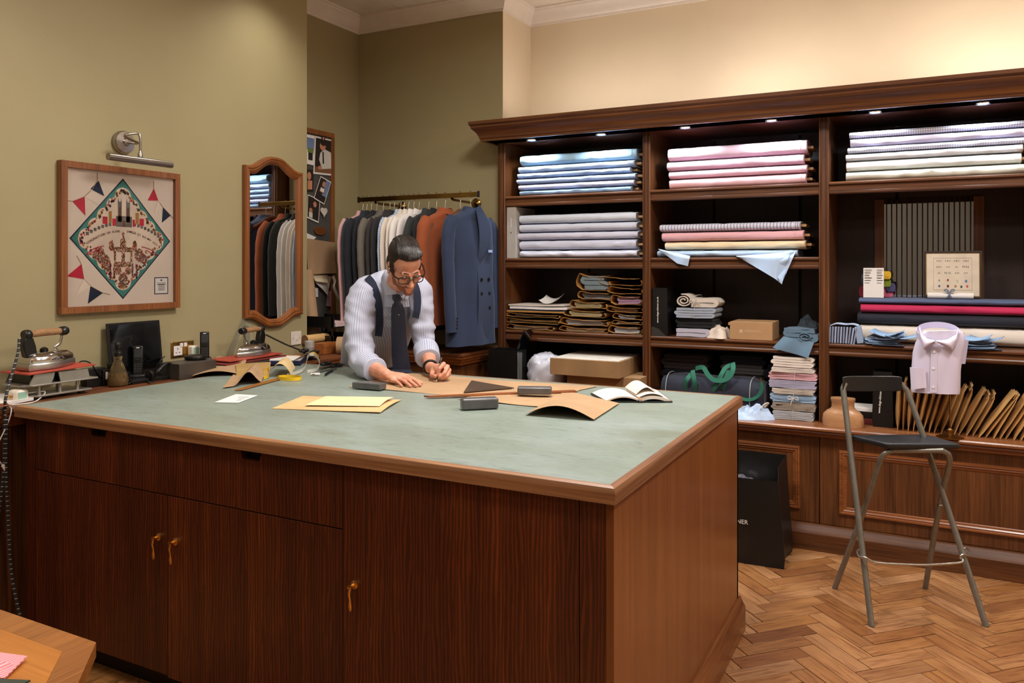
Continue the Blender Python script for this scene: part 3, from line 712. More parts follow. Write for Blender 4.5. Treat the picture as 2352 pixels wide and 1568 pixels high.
C_G = [cloth('blue_white_%d' % i, c) for i, c in enumerate([(212, 216, 232), (204, 208, 226), (206, 208, 226), (206, 212, 228), (212, 220, 232)])]
stack([('crumpled pale lilac bolt at the bottom of the white-blue stack', 1195, 1462, 0.052, C_G[0], {'wr': 1.8}),
       ('smooth pale lilac bolt second from the bottom of the white-blue stack', 1193, 1460, 0.064, C_G[1]),
       ('pale grey-lilac wrinkled bolt in the middle of the white-blue stack', 1188, 1464, 0.050, C_G[2], {'wr': 1.5}),
       ('pale grey-blue bolt second from the top of the white-blue stack', 1193, 1462, 0.055, C_G[3]),
       ('pale bluish white bolt on top of the white-blue stack', 1192, 1460, 0.060, C_G[4])], SH[1] + 0.0006, 'white-blue cloth bolts on the second shelf')
C_P = [cloth('pink_%d' % i, c) for i, c in enumerate([(228, 186, 194), (224, 188, 204), (222, 186, 208), (226, 196, 214)])]
stack([('rose pink cloth bolt at the bottom of the pink stack', 1537, 1850, 0.062, C_P[0], {'wr': 0.5}),
       ('thin pink cloth bolt second from the bottom of the pink stack', 1536, 1852, 0.047, C_P[1], {'wr': 0.6}),
       ('mauve pink cloth bolt second from the top of the pink stack', 1532, 1845, 0.058, C_P[2], {'wr': 0.7}),
       ('thick pale pink cloth bolt on top of the pink stack', 1534, 1852, 0.080, C_P[3], {'wr': 0.6})], Z0, 'pink cloth bolts on the top shelf')
C_STR = stripes('grey_stripe_cloth', (206, 206, 216), (150, 152, 176), 'x', 55, 0.4)
zt_ = stack([('pale blue bolt with a corner draped over the shelf edge', 1510, 1830, 0.044, cloth('baby_blue', (176, 200, 230)), {'wr': 1.6, 'core': 0}),
       ('cream yellow cloth bolt lying on the draped blue bolt', 1527, 1848, 0.050, cloth('cream_yellow', (222, 204, 168))),
       ('salmon pink cloth bolt under the striped bolt', 1520, 1844, 0.056, cloth('salmon', (216, 166, 172))),
       ('grey and white striped cloth bolt on top of the short stack', 1515, 1836, 0.048, C_STR)], SH[1] + 0.0006, 'mixed cloth bolts on the second shelf')
C_W = [cloth('white_%d' % i, c) for i, c in enumerate([(216, 218, 206), (222, 224, 224), (220, 222, 228)])]
C_CHK = stripes('fine_check_cloth', (224, 226, 236), (110, 116, 150), 'x', 90, 0.3, cross='z'); C_CHK2 = stripes('fine_check_cloth_b', (220, 222, 236), (130, 136, 168), 'x', 90, 0.3, cross='z')
stack([('ivory cloth bolt at the bottom of the white stack', 1943, 2352, 0.055, C_W[0], {'wr': 1.3}),
       ('white cloth bolt second from the bottom of the white stack', 1944, 2346, 0.054, C_W[1], {'wr': 1.1}),
       ('thin white cloth bolt third from the bottom of the white stack', 1943, 2349, 0.040, C_W[2]),
       ('blue checked cloth bolt under the lilac bolt in the white stack', 1947, 2380, 0.033, C_CHK2),
       ('pale lilac cloth bolt second from the top of the white stack', 1953, 2370, 0.046, cloth('pale_lilac', (206, 200, 222)), {'wr': 1.5}),
       ('navy checked cloth bolt on top of the white stack', 1951, 2375, 0.036, C_CHK)], Z0, 'white cloth bolts on the top shelf')
# bolts lying on the third shelf of the right-hand bay
zb = SH[2] + 0.0006; yb = UY + 0.16
stack([('thick cream cloth bolt at the bottom under the navy bolt', 1975, 2460, 0.098, cloth('ecru', (226, 216, 206)), {'wr': 1.2}),
       ('navy cloth bolt under the magenta bolt', 1970, 2470, 0.062, cloth('navy', (24, 27, 42))),
       ('bright magenta cloth bolt', 1977, 2465, 0.050, cloth('magenta', (190, 36, 84)), {'wr': 0.7}),
       ('thin slate blue cloth bolt on top of the magenta bolt', 1973, 2465, 0.030, cloth('slate', (84, 100, 134)), {'wr': 0.6})], zb, 'bolts lying below the mirror', y0=yb, depth=0.24, core=0)
ZMAG = zb + 0.098 + 0.062 + 0.05 + 0.03 + 0.0024

# draped corner of the pale blue bolt: folded cloth falling over the shelf edge
dc = MB()
yd = UY - 0.012
def drape(pts_top, pts_bot, nu=16, nv=10, fold=0.012, sd=0.0):
    def fn(u, v):
        def pl(P_, t):
            t *= len(P_)-1; i = min(int(t), len(P_)-2); f = t-i
            return (P_[i][0]*(1-f)+P_[i+1][0]*f, P_[i][1]*(1-f)+P_[i+1][1]*f)
        a = pl(pts_top, u); c_ = pl(pts_bot, u); px = a[0]*(1-v)+c_[0]*v; py = a[1]*(1-v)+c_[1]*v
        y = yd - fold*(0.5+0.5*math.sin(u*9+sd+v*2)) - 0.004
        if v < 0.15: y += (0.15-v)/0.15*0.05
        return at(px, py, y=y)
    return fn
bo = [o for o in bpy.data.objects if o.get('label', '').startswith('pale blue bolt with')][0]
dc.grid(drape([(1514, 572), (1548, 580), (1585, 588)], [(1512, 572), (1556, 605), (1580, 611)], 14, 8), 14, 8, 0.0012)
dc.build('draped_corner', MATS['cloth_baby_blue'], bo, smooth=70)
MB().grid(drape([(1690, 588), (1760, 583), (1828, 577)], [(1700, 592), (1780, 640), (1795, 652)], 20, 14, 0.02, 1.4), 20, 14, 0.0012).build('draped_corner', MATS['cloth_baby_blue'], bo, smooth=70)
MB().grid(drape([(1826, 577), (1815, 595), (1803, 625)], [(1770, 592), (1778, 622), (1796, 653)], 12, 10, 0.018, 4.0), 12, 10, 0.0012).build('draped_fold', MATS['cloth_baby_blue'], bo, smooth=70)

# ---- ribbons: folded sheets seen end-on
def ribbon(path, thick, y0, y1, ny=6, wob=0.002, seed=0.0):
    """closed sheet profile in XZ extruded along Y"""
    P_ = [Vector((p[0], p[1])) for p in path]; m = len(P_); L_ = []; R_ = []
    for i in range(m):
        t = (P_[min(i+1, m-1)] - P_[max(i-1, 0)]); t = t.normalized() if t.length > 0 else Vector((1, 0)); nn = Vector((-t.y, t.x))
        L_.append(P_[i] + nn*thick/2); R_.append(P_[i] - nn*thick/2)
    loop = L_ + R_[::-1]; b = MB(); rs = []
    for j in range(ny+1):
        y = y0 + (y1-y0)*j/ny
        rs.append([(p.x + nz(p.y*40, y*9, seed)*wob*2, y + nz(p.x*14, p.y*30, seed+5)*wob*3*(j in (0, ny)), p.y + nz(p.x*12, y*9, seed+9)*wob) for p in loop])
    b.rings(rs); return b
def serp(x0, x1, z0, h, layers, seed=0.0, amp=0.002):
    pitch = h/layers; t = pitch*0.86; r = pitch/2; pts = []; rd = random.Random(int(seed*100)+3)
    for k in range(layers):
        z = z0 + pitch*(k+0.5); a = x0 + r + rd.uniform(0, 0.012); b_ = x1 - r - rd.uniform(0, 0.012)
        xs = [a + (b_-a)*i/12 for i in range(13)]
        if k % 2: xs.reverse()
        for x in xs: pts.append((x, z + nz(x*18, k*0.3, seed)*amp))
        if k < layers-1:
            sgn = 1 if k % 2 == 0 else -1
            for q in (0.25, 0.5, 0.75): pts.append((xs[-1] + sgn*r*1.1*math.sin(PI*q), z + pitch*q))
    return pts, t
def folded(name, label, x0, x1, y0, y1, z0, h, layers, m, group=None, seed=0.0, cat='fabric', parent=None, wob=0.0025):
    pts, t = serp(x0, x1, z0 + 0.001, h - 0.002, layers, seed)
    o_ = ribbon(pts, t, y0, y1, 6, wob, seed).build(name, m, parent, smooth=60)
    if parent is None: tag(o_, label, cat, group)
    return o_
def sleeve(label, pxl, pxr, y, z0, h, group, seed, contents=None, curl=1.0, depth=0.26, cname='cloth', open_right=True):
    """kraft sleeve folded round a cloth cutting, open end to the front"""
    x0, x1 = xat(pxl, y), xat(pxr, y); t = 0.0016; rd = random.Random(int(seed*77)); w_ = x1-x0
    tp = thing('kraft_sleeve', label, 'envelope', ((x0+x1)/2, y+depth/2, z0), 0, group)
    p = []
    zt2 = z0 + h - 0.003
    for i in range(9):      # upper leaf right to left
        u = i/8; p.append((x1 - 0.012 - (w_-0.03)*u*1.0, zt2 - 0.010*math.sin(PI*u)*curl*rd.uniform(0.5, 1.1) - (0.012*(1-u) if open_right else 0)))
    for a in (0.25, 0.5, 0.75): p.append((x0 + 0.016 - 0.016*math.sin(PI*a), zt2 + (z0+0.002-zt2)*a))
    for i in range(1, 10):   # lower leaf left to right
        u = i/9; p.append((x0 + 0.016 + (w_-0.02)*u, z0 + 0.002 + 0.004*abs(math.sin(3*u+seed)) * (u < .9)))
    p.append((x1 + 0.004, z0 + h*0.3)); p.append((x1 - 0.002, z0 + h*0.55))
    ribbon(p, t, y, y+depth, 5, 0.003, seed).build('sleeve_paper', M_KRAFT_D, tp, smooth=50)
    if contents:
        c0 = 0.02 + rd.uniform(0, 0.02)
        pts, tt = serp(x0+c0, x1-0.012-rd.uniform(0, 0.03), z0+0.006, h-0.02, 3 if h > .035 else 2, seed)
        ribbon(pts, tt, y+0.006+rd.uniform(0, .02), y+depth-0.01, 5, 0.003, seed).build(cname, contents, tp, smooth=60)
    return tp
# ---- third shelf, left bay: three piles
z3 = SH[2] + 0.0006; y3 = UY + 0.02
C_GREY = cloth('mid_grey', (120, 122, 128)); C_LG = cloth('light_grey', (176, 178, 186)); C_TEALG = cloth('grey_teal', (110, 124, 130)); C_MAUVE = cloth('mauve', (150, 116, 140)); C_CREAM = cloth('cream', (214, 204, 190)); C_KH = cloth('khaki', (150, 134, 96))
C_GING = stripes('brown_gingham', (190, 176, 160), (96, 80, 70), 'x', 130, 0.5, cross='z'); C_FSTR = stripes('brown_stripe', (150, 120, 90), (90, 66, 44), 'x', 110, 0.5)
zz = z3
for i, (a, b_, h, c_, lb) in enumerate([(1284, 1397, 0.040, C_CREAM, 'kraft sleeve with cream cloth at the bottom of the middle sleeve pile'), (1286, 1395, 0.052, C_LG, 'kraft sleeve with rolled grey cloth second in the middle sleeve pile'), (1294, 1388, 0.054, C_KH, 'kraft sleeve with khaki paper third in the middle sleeve pile'),
                                     (1308, 1392, 0.054, C_KH, 'kraft sleeve with khaki cloth fourth in the middle sleeve pile'), (1326, 1404, 0.056, C_GREY, 'kraft sleeve with crumpled grey cloth fifth in the middle sleeve pile'), (1324, 1400, 0.110, C_TEALG, 'gaping kraft sleeve with teal-grey cloth on top of the middle sleeve pile')]):
    sleeve(lb, a, b_, y3, zz, h, 'kraft sleeves on the third shelf', i*1.3+1, c_, 1.0 if i < 5 else 2.0); zz += h + 0.001
zz = z3
for i, (a, b_, h, c_, lb) in enumerate([(1397, 1473, 0.056, C_LG, 'kraft sleeve with blue-grey cloth at the bottom beside the upright'), (1405, 1474, 0.030, C_GING, 'thin kraft sleeve with brown gingham cloth beside the upright'), (1406, 1474, 0.042, C_GREY, 'kraft sleeve with grey lining cloth beside the upright'),
                                     (1392, 1474, 0.044, C_FSTR, 'kraft sleeve with brown striped cloth beside the upright'), (1402, 1474, 0.066, C_MAUVE, 'kraft sleeve with mauve tied cloth beside the upright'), (1396, 1474, 0.050, None, 'empty flattened kraft sleeve below the top one beside the upright'), (1378, 1474, 0.060, None, 'empty gaping kraft sleeve on top beside the upright')]):
    sleeve(lb, a, b_, y3-0.004, zz, h, 'kraft sleeves on the third shelf', i*2.1+4, c_, 1.0); zz += h + 0.001
zz = z3
for i, (a, b_, h, c_, lb) in enumerate([(1163, 1270, 0.040, C_CREAM, 'kraft sleeve with cream cloth at the bottom under loose papers'), (1158, 1282, 0.038, C_KH, 'torn kraft sleeve second from the bottom under loose papers'), (1164, 1284, 0.034, C_GREY, 'kraft sleeve with grey cloth third from the bottom under loose papers')]):
    sleeve(lb, a, b_, y3, zz, h, 'kraft sleeves on the third shelf', i*1.9+11, c_, 1.0); zz += h + 0.001
for i, (a, b_, h, m, lb) in enumerate([(1160, 1296, 0.012, M_KRAFT_D, 'flat kraft envelope under the dark blue folder'), (1160, 1300, 0.006, mat('navy_folder', (34, 44, 66), 0.5), 'dark blue folder under white papers'), (1171, 1302, 0.016, M_PAPER, 'thick sheaf of white papers on the blue folder'), (1168, 1296, 0.010, mat('offwhite_paper', (216, 206, 196), 0.8), 'off-white paper sheaf on top of the papers')]):
    x0, x1 = xat(a, y3), xat(b_, y3); q = MB()
    q.grid(lambda u, v: (x0+(x1-x0)*u + 0.01*v*(i-1), y3 + 0.25*v, zz + h - 0.0005 + 0.003*math.sin(u*5+i)*u*(i > 0)), 12, 4, h-0.001)
    tag(q.build('envelope' if i == 0 else 'folder' if i == 1 else 'paper_sheaf', m, smooth=30), lb, 'envelope' if i == 0 else 'folder' if i == 1 else 'paper', 'papers on the third shelf'); zz += h + 0.0035*(i > 0)
def curl_sheet(u, v): return (xat(1228, y3)+0.13*u, y3+0.06+0.12*v, zz + 0.001 + 0.055*(u-0.45)**2*2.2 + 0.03*v*v)
tag(MB().grid(curl_sheet, 12, 6, 0.0006).build('loose_sheet', M_PAPER, smooth=60), 'curled loose white sheet lying on top of the paper sheaf', 'paper')
# ---- left bay second shelf: grey file box
gx0, gx1 = xat(1161, UY), xat(1183, UY)
fb = thing('file_box', 'upright pale grey slim box file beside the white-blue bolts', 'box', ((gx0+gx1)/2, UY+0.15, SH[1]), 0)
MB().box(gx0+0.003, gx1, UY+0.012, UY+0.30, SH[1]+0.0006, SH[1]+0.335).build('case', mat('pale_grey_board', (172, 166, 158), 0.7), fb, smooth=0, bevel=0.002)
MB().box((gx0+gx1)/2-0.003, (gx0+gx1)/2+0.003, UY+0.0105, UY+0.0125, SH[1]+0.165, SH[1]+0.172).build('gold_mark', M_BRASS, fb, smooth=0)
MB().box((gx0+gx1)/2-0.001, (gx0+gx1)/2+0.001, UY+0.0105, UY+0.0125, SH[1]+0.2, SH[1]+0.265).build('spine_print', M_PAPER, fb, smooth=0)
# ---- left bay, ledge: black box, white bag, two cartons
M_GLOSSBLK = mat('gloss_black', (12, 12, 13), 0.12, var=0, coat=0.5)
M_SATBLK = mat('satin_black', (16, 15, 15), 0.4, var=0)
zl = UZ0 + 0.0006
bx0, bx1 = xat(1124, 4.43), xat(1190, 4.43); bh = 0.31
bb_ = thing('black_bin', 'open black box with raised clear lid on the ledge by the clothes rail', 'box', ((bx0+bx1)/2, 4.48, zl), 0)
q = MB(); q.box(bx0, bx1, 4.42, 4.425, zl, zl+bh); q.box(bx0, bx1, 4.545, 4.55, zl, zl+bh); q.box(bx0, bx0+0.005, 4.425, 4.545, zl, zl+bh); q.box(bx1-0.005, bx1, 4.425, 4.545, zl, zl+bh); q.box(bx0, bx1, 4.42, 4.55, zl, zl+0.004)
q.build('case', M_SATBLK, bb_, smooth=0)
q = MB(); q.obox((bx1+0.015, 4.49, zl+bh+0.06), (0.006, 0.135, 0.15), Matrix.Rotation(0.42, 3, 'Y')); q.build('lid', M_GLOSSBLK, bb_, smooth=0)
q = MB(); q.box(bx1+0.001, bx1+0.03, 4.42, 4.424, zl, zl+bh-0.01); q.build('clear_side', mat('clear_acrylic', (225, 230, 232), 0.05, trans=0.9), bb_, smooth=0)
# white plastic bag, crumpled
def bagpt(u, v):
    a = 2*PI*u; ph = PI*v
    r = 0.12*math.sin(ph)**0.6; x = math.cos(a)*r*1.05; y = math.sin(a)*r*0.9; z = 0.145 - 0.14*math.cos(ph)
    n_ = nz(x*14+3, y*14, z*14)*0.03 + abs(nz(x*34, y*34+7, z*34))*0.022
    k_ = 1 + n_*5
    return (x*k_, y*k_, max(0.0, z + n_*0.6))
bc = Vector((xat(1252, 4.55), 4.57, zl)); q = MB(); nU, nV = 40, 26
vs_ = [[Vector(bagpt(i/nU, j/nV)) + bc for i in range(nU)] for j in range(1, nV)]
q.rings(vs_); tag(q.build('plastic_bag', mat('thin_white_plastic', (200, 200, 210), 0.35, var=0.04), smooth=25), 'crumpled white plastic bag beside the cartons on the ledge', 'bag')
M_CTN = mat('brown_carton', (150, 116, 78), 0.75, var=0.08, vs=5)
p0 = at(1263, 823, y=4.36); p1 = at(1422.5, 834, y=4.36)
zc0 = at(1422, 870, y=4.36).z
tag(MB().box(xat(1302, 4.44), xat(1471, 4.44), 4.44, 4.8, zl, zc0-0.001).build('carton', M_CTN, smooth=0, bevel=0.002), 'brown carton on the ledge underneath a wider carton', 'box', 'cartons on the ledge')
c2 = thing('carton', 'wide shallow brown carton with white lid lying on another carton', 'box', ((p0.x+p1.x)/2, 4.55, zc0), 0, 'cartons on the ledge')
MB().box(p0.x, p1.x, 4.36, 4.82, zc0, zc0+0.098).build('case', M_CTN, c2, smooth=0, bevel=0.002)
MB().box(p0.x+0.012, p1.x-0.012, 4.37, 4.81, zc0+0.098, zc0+0.1005).build('lid_sheet', mat('white_card', (206, 198, 186), 0.7), c2, smooth=0)
# ---- middle bay, third shelf
ym = UY + 0.03
MB_X = lambda px, y=ym: xat(px, y)
def paper_bag(label, x0, x1, y0, y1, z0, h, text_s, m=M_SATBLK, side='x', tsize=0.013, tz=0.5):
    t = thing('paper_bag', label, 'bag', ((x0+x1)/2, (y0+y1)/2, z0), 0, 'black carrier bags')
    q = MB(); k = 0.0012; g = 0.012
    def rr(ins, z): return [(x0+ins, y0+ins*0.6, z), ((x0+x1)/2, y0+ins*0.2, z), (x1-ins, y0+ins*0.6, z), (x1-ins*1.8, (y0+y1)/2, z), (x1-ins, y1-ins*.6, z), ((x0+x1)/2, y1-ins*.3, z), (x0+ins, y1-ins*.6, z), (x0+ins*1.8, (y0+y1)/2, z)]
    q.rings([rr(0.004, z0), rr(0, z0+0.03), rr(0.003, z0+h*0.5), rr(0.006, z0+h), rr(0.0075, z0+h), rr(0.005, z0+h*0.5), rr(0.003, z0+0.03), rr(0.006, z0+0.003)])
    q.build('bag_body', m, t, smooth=25)
    return t
M_WTXT = mat('white_print', (226, 222, 216), 0.7, var=0)
pbx0, pbx1 = xat(1492, UY+0.01), xat(1529, UY+0.01)
pb = paper_bag('black paper carrier bag with white web address beside folded cloths on the shelf', pbx0-0.0+0.012, pbx1+0.012, UY+0.012, UY+0.22, z3, 0.285, '')
text('web_address', 'www.dege-skinner.co.uk', 0.0155, M_WTXT, pb, ((pbx0*.62+pbx1*.38)+0.012, UY+0.010, z3+0.155), (0, 0, 1), (-1, 0, 0), font_bold=True)
q = MB(); q.add([(pbx0+0.012, UY+0.0105, z3+0.001), (pbx0+0.012, UY+0.008, z3+0.055), (pbx0+0.055, UY+0.0085, z3+0.045), (pbx1+0.002, UY+0.0105, z3+0.001)], [(0, 1, 2, 3)]); q.build('bottom_fold', mat('black_paper_sheen', (58, 56, 54), 0.35), pb, smooth=0)
# folded cloth pile
C_LINEN = cloth('linen', (206, 196, 184)); C_BG = cloth('blue_grey', (158, 168, 184)); C_BLKC = cloth('black', (14, 14, 16)); C_BEIGE = cloth('beige', (212, 196, 180)); C_SLB = cloth('steel_blue', (96, 124, 146)); C_SLD = cloth('deep_teal', (44, 54, 62))
zq = z3; xp0, xp1 = MB_X(1548), MB_X(1640)
folded('folded_cloth', 'pale grey folded cloth at the bottom of the small pile by the carrier bag', MB_X(1546), MB_X(1628), ym-0.01, ym+0.2, zq, 0.05, 2, cloth('lilac_white', (178, 176, 192)), 'folded cloths on the third shelf', 1.0); zq += 0.0505
folded('folded_cloth', 'black folded cloth in the small pile by the carrier bag', xp0, xp1, ym+0.03, ym+0.22, zq, 0.058, 3, C_BLKC, 'folded cloths on the third shelf', 2.0); zq += 0.0585
fc = folded('folded_cloth', 'blue-grey tied shirt cloth above the black cloth in the small pile', xp0+0.002, xp1+0.006, ym+0.01, ym+0.2, zq, 0.062, 4, C_BG, 'folded cloths on the third shelf', 3.0)
def band(parent, x, y0, y1, z0, z1, m, name='tie_band', w_=0.005, bow=False):
    q = MB(); q.tube([(x, y1, z0), (x+0.002, y1, z1+0.002), (x, (y0+y1)/2, z1+0.003), (x+0.003, y0-0.003, z1+0.002), (x, y0-0.005, (z0+z1)/2), (x, y0-0.003, z0)], w_*0.5, 6, flat=0.4)
    if bow: q.tube(spline([(x, y0-0.006, (z0+z1)/2), (x-0.02, y0-0.014, (z0+z1)/2+0.014), (x-0.026, y0-0.012, (z0+z1)/2-0.004), (x, y0-0.006, (z0+z1)/2), (x+0.02, y0-0.014, (z0+z1)/2+0.012), (x+0.028, y0-0.012, (z0+z1)/2-0.006), (x, y0-0.006, (z0+z1)/2), (x-0.012, y0-0.012, (z0+z1)/2-0.03)], 3), 0.0022, 5)
    return q.build(name, m, parent, smooth=60)
M_TAPE = cloth('tape', (214, 206, 196))
band(fc, (xp0+xp1)/2, ym+0.01, ym+0.2, zq, zq+0.062, M_TAPE); zq += 0.0645
rl = thing('rolled_cloth', 'cream linen bundle rolled and tied on top of the small cloth pile', 'fabric', ((xp0+xp1)/2, ym+0.1, zq), 0)
sp_ = []
for i in range(46):
    a = i/45*4.6*PI; r = 0.007 + 0.033*i/45; sp_.append((xp0+0.055 + math.cos(a)*r*1.25, zq+0.0385 + math.sin(a)*r*0.95))
q = ribbon(sp_, 0.006, ym+0.005, ym+0.17, 6, 0.002, 2.2); q.build('roll', C_LINEN, rl, smooth=60)
pts, tt = serp(xp0+0.075, xp1+0.012, zq, 0.055, 2, 4.4); ribbon(pts, tt, ym+0.02, ym+0.17, 5, 0.004, 1.1).build('folded_end', C_LINEN, rl, smooth=60)
band(rl, xp0+0.12, ym+0.01, ym+0.17, zq, zq+0.066, M_TAPE, bow=True)
# beige crumpled cloth
def lump(name, label, c, rx, ry, h, m, seed, cat='fabric', group=None, amp=0.35, parent=None, nu=48, nv=18, fq=3.0):
    """heap of crumpled cloth: folded height field over a ragged outline"""
    q = MB(); rs = []
    for j in range(nv+1):
        rho = 1 - j/nv*0.985; rr_ = []
        for i in range(nu):
            a = 2*PI*i/nu; x, y = math.cos(a)*rho, math.sin(a)*rho
            ol = 1 + nz(math.cos(a)*1.6+seed, math.sin(a)*1.6, seed)*0.45
            lo = nz(x*1.3*fq/3+seed, y*1.3*fq/3, seed*1.7); rdg = 1-abs(nz(x*fq*.8+seed*2, y*fq*.8+lo, seed+4))*2.6; r2 = 1-abs(nz(x*fq*1.7+seed, y*fq*1.7, seed+8))*2.6
            z = h*(1-rho**2.6)*(0.72 + amp*1.1*lo) + h*(0.30*rdg + 0.16*r2)*amp*min(1, (1-rho)*5)
            rr_.append((c[0] + x*rx*ol, c[1] + y*ry*ol, c[2] + max(0.0, z)))
        rs.append(rr_)
    q.rings(rs); o_ = q.build(name, m, parent, smooth=55)
    if parent is None: tag(o_, label, cat, group)
    return o_
lump('crumpled_cloth', 'crumpled beige cloth between the small pile and the cardboard box', (MB_X(1650), ym+0.05, z3), 0.075, 0.08, 0.085, C_BEIGE, 3.3)
cbx = thing('cardboard_box', 'brown cardboard box with faint label on the third shelf', 'box', (MB_X(1735), ym+0.1, z3), 0)
MB().box(MB_X(1679), MB_X(1776), ym-0.03, ym+0.2, z3, z3+0.1).build('case', mat('new_cardboard', (176, 138, 98), 0.7, var=0.03), cbx, smooth=0, bevel=0.0015)
MB().box(MB_X(1701), MB_X(1708), ym-0.0306, ym-0.03, z3+0.04, z3+0.056).build('square_print', mat('pale_print', (206, 180, 150), .7), cbx, smooth=0)
q = MB()
for k, (u0, u1) in enumerate(((1713, 1748), (1713, 1752))): q.box(MB_X(u0), MB_X(u1), ym-0.0306, ym-0.03, z3+0.052-k*0.006, z3+0.0535-k*0.006)
q.build('line_print', MATS['pale_print'], cbx, smooth=0)
MB().obox((MB_X(1678), ym-0.03, z3+0.088), (0.012, 0.006, 0.016)).build('torn_tab', MATS['new_cardboard'], cbx, smooth=0)
# steel-blue cloths, one hanging over the edge
lump('crumpled_cloth', 'dark teal crumpled cloth behind the steel-blue cloth', (MB_X(1853), ym+0.13, z3), 0.075, 0.07, 0.155, C_SLD, 6.1)
sc_ = thing('hanging_cloth', 'steel-blue folded cloth with one flap hanging over the shelf edge', 'fabric', (MB_X(1842), ym, z3), 0)
folded('fold', None, MB_X(1800), MB_X(1878), UY-0.004, ym+0.12, z3, 0.075, 3, C_SLB, None, 7.0, parent=sc_, wob=0.006)
q = MB(); q.grid(lambda u, v: (Vector((0, -0.008*math.sin(u*7) - 0.006*v, 0)) + at(1800 + 70*u - (25 - 12*u)*v, 772 + 14*u + v*(26 + 10*u), y=UY-0.012 - 0.01*math.sin(v*PI/2))), 14, 8, 0.0015); q.build('flap', C_SLB, sc_, smooth=70)
sp_ = []
for i in range(40):
    a = i/39*3.4*PI; r = 0.006 + 0.02*i/39; sp_.append((MB_X(1851) + math.cos(a)*r*1.5, z3+0.03 + math.sin(a)*r))
ribbon(sp_, 0.004, UY-0.014, ym+0.05, 4, 0.002, 2.2).build('rolled_edge', C_SLB, sc_, smooth=60)
# ---- middle bay, ledge: dark folded stacks behind, duffel bag, tall pile, loose cloths
yl2 = UY + 0.2
def pile(items, x0, x1, y0, y1, z, group):
    rd = random.Random(int(x0*1000))
    for i, (lb, h, ly, m) in enumerate(items):
        folded('folded_cloth', lb, x0+rd.uniform(0, .012), x1-rd.uniform(0, .012), y0+rd.uniform(0, .014), y1, z, h, ly, m, group, i*1.1+x0); z += h + 0.0005
    return z
C_DG = cloth('dark_taupe', (74, 66, 66)); C_DN = cloth('dusk_blue', (48, 54, 70)); C_DST = stripes('dim_check', (90, 90, 92), (36, 36, 38), 'x', 120, .5, cross='z')
pile([('black wool folded cloth at the bottom behind the duffel bag', 0.12, 3, C_BLKC), ('dark blue folded cloth behind the duffel bag handles', 0.09, 3, C_DN), ('taupe folded cloth on the rear pile behind the duffel bag end', 0.09, 4, C_DG)], xat(1520, yl2), xat(1625, yl2), yl2, yl2+0.2, zl, 'dark folded cloths behind the duffel bag')
pile([('charcoal folded cloth at the base of the central rear pile', 0.1, 3, C_BLKC), ('dim checked folded cloth in the central rear pile', 0.1, 4, C_DST), ('dusk grey folded cloth in the central rear pile', 0.06, 3, C_GREY), ('dusk blue folded cloth on top of the central rear pile', 0.05, 3, C_DN)], xat(1650, yl2), xat(1757, yl2), yl2, yl2+0.2, zl, 'dark folded cloths behind the duffel bag')
pile([('gingham folded cloth at the base of the rear pile by the tall stack', 0.16, 5, C_DST), ('slate folded cloth on the rear pile by the tall stack', 0.11, 4, C_DN)], xat(1755, yl2), xat(1850, yl2), yl2, yl2+0.2, zl, 'dark folded cloths behind the duffel bag')
# duffel
M_NAVYC = cloth('navy_canvas', (30, 33, 48), 0.8); M_GRN = cloth('green_webbing', (22, 98, 76), 0.7); M_PIPE = cloth('pale_piping', (150, 160, 160))
yd0 = UY - 0.06; df = thing('duffel_bag', 'navy canvas duffel bag with green webbing straps on the ledge', 'bag', (xat(1640, UY), UY+0.03, zl), 0)
dx0, dx1 = xat(1515, yd0), xat(1754, yd0); dyc = UY + 0.05; rs = []
def dring(x, s_):
    r = []
    for k in range(28):
        a = 2*PI*k/28; ca, sa = math.cos(a), math.sin(a)
        ry = 0.115*s_; rz = 0.105*s_*(1 if sa < 0 else 1.0)
        w_ = nz(x*9, ca*1.5, sa*1.5)*0.012
        r.append((x, dyc + math.copysign(abs(ca)**0.8, ca)*(ry+w_), max(zl+0.0, zl + 0.105 + math.copysign(abs(sa)**0.75, sa)*(rz+w_*0.7))))
    return r
for i in range(33):
    u = i/32; s_ = min(1, (math.sin(min(u, 1-u)*PI*2.6) if min(u, 1-u) < 0.19 else 1)) if min(u, 1-u) > 0 else 0.0
    rs.append(dring(dx0 + (dx1-dx0)*u, 0.78 + 0.22*max(0.0, s_)))
q = MB(); q.rings(rs); q.build('bag_body', M_NAVYC, df, smooth=60)
for px in (1529, 1722):
    x = xat(px, yd0); r_ = dring(x, 1.012); MB().tube(r_ , 0.0022, 6, closed=True).build('piping', M_PIPE, df, smooth=60)
def strap(pts, name='strap', w_=0.024):
    q = MB(); pts = spline(pts, 5); L_ = []; 
    rs = []
    for i, p in enumerate(pts):
        t = (pts[min(i+1, len(pts)-1)] - pts[max(i-1, 0)]).normalized(); nn = Vector((0, -1, 0.35)).normalized(); sd = t.cross(nn).normalized()
        nn2 = sd.cross(t)
        rs.append([p + sd*w_/2, p + sd*w_/2 + nn2*0.002, p - sd*w_/2 + nn2*0.002, p - sd*w_/2])
    q.rings(rs); return q.build(name, M_GRN, df, smooth=50)
def dpt(px, py, k=0.0): return at(px, py, y=dyc - 0.128 - k)
strap([dpt(1575, 905, -.03), dpt(1574, 880), dpt(1580, 868), dpt(1588, 858, -.03)])
strap([dpt(1597, 905, -.03), dpt(1596, 880), dpt(1593, 862, -.01), dpt(1591, 850, -.03)])
strap([dpt(1632, 904, -.03), dpt(1645, 885), dpt(1656, 862), dpt(1666, 845, -.03), dpt(1678, 838, -.05)])
strap([dpt(1658, 900, -.03), dpt(1663, 882), dpt(1668, 866, -.01), dpt(1672, 850, -.03)])
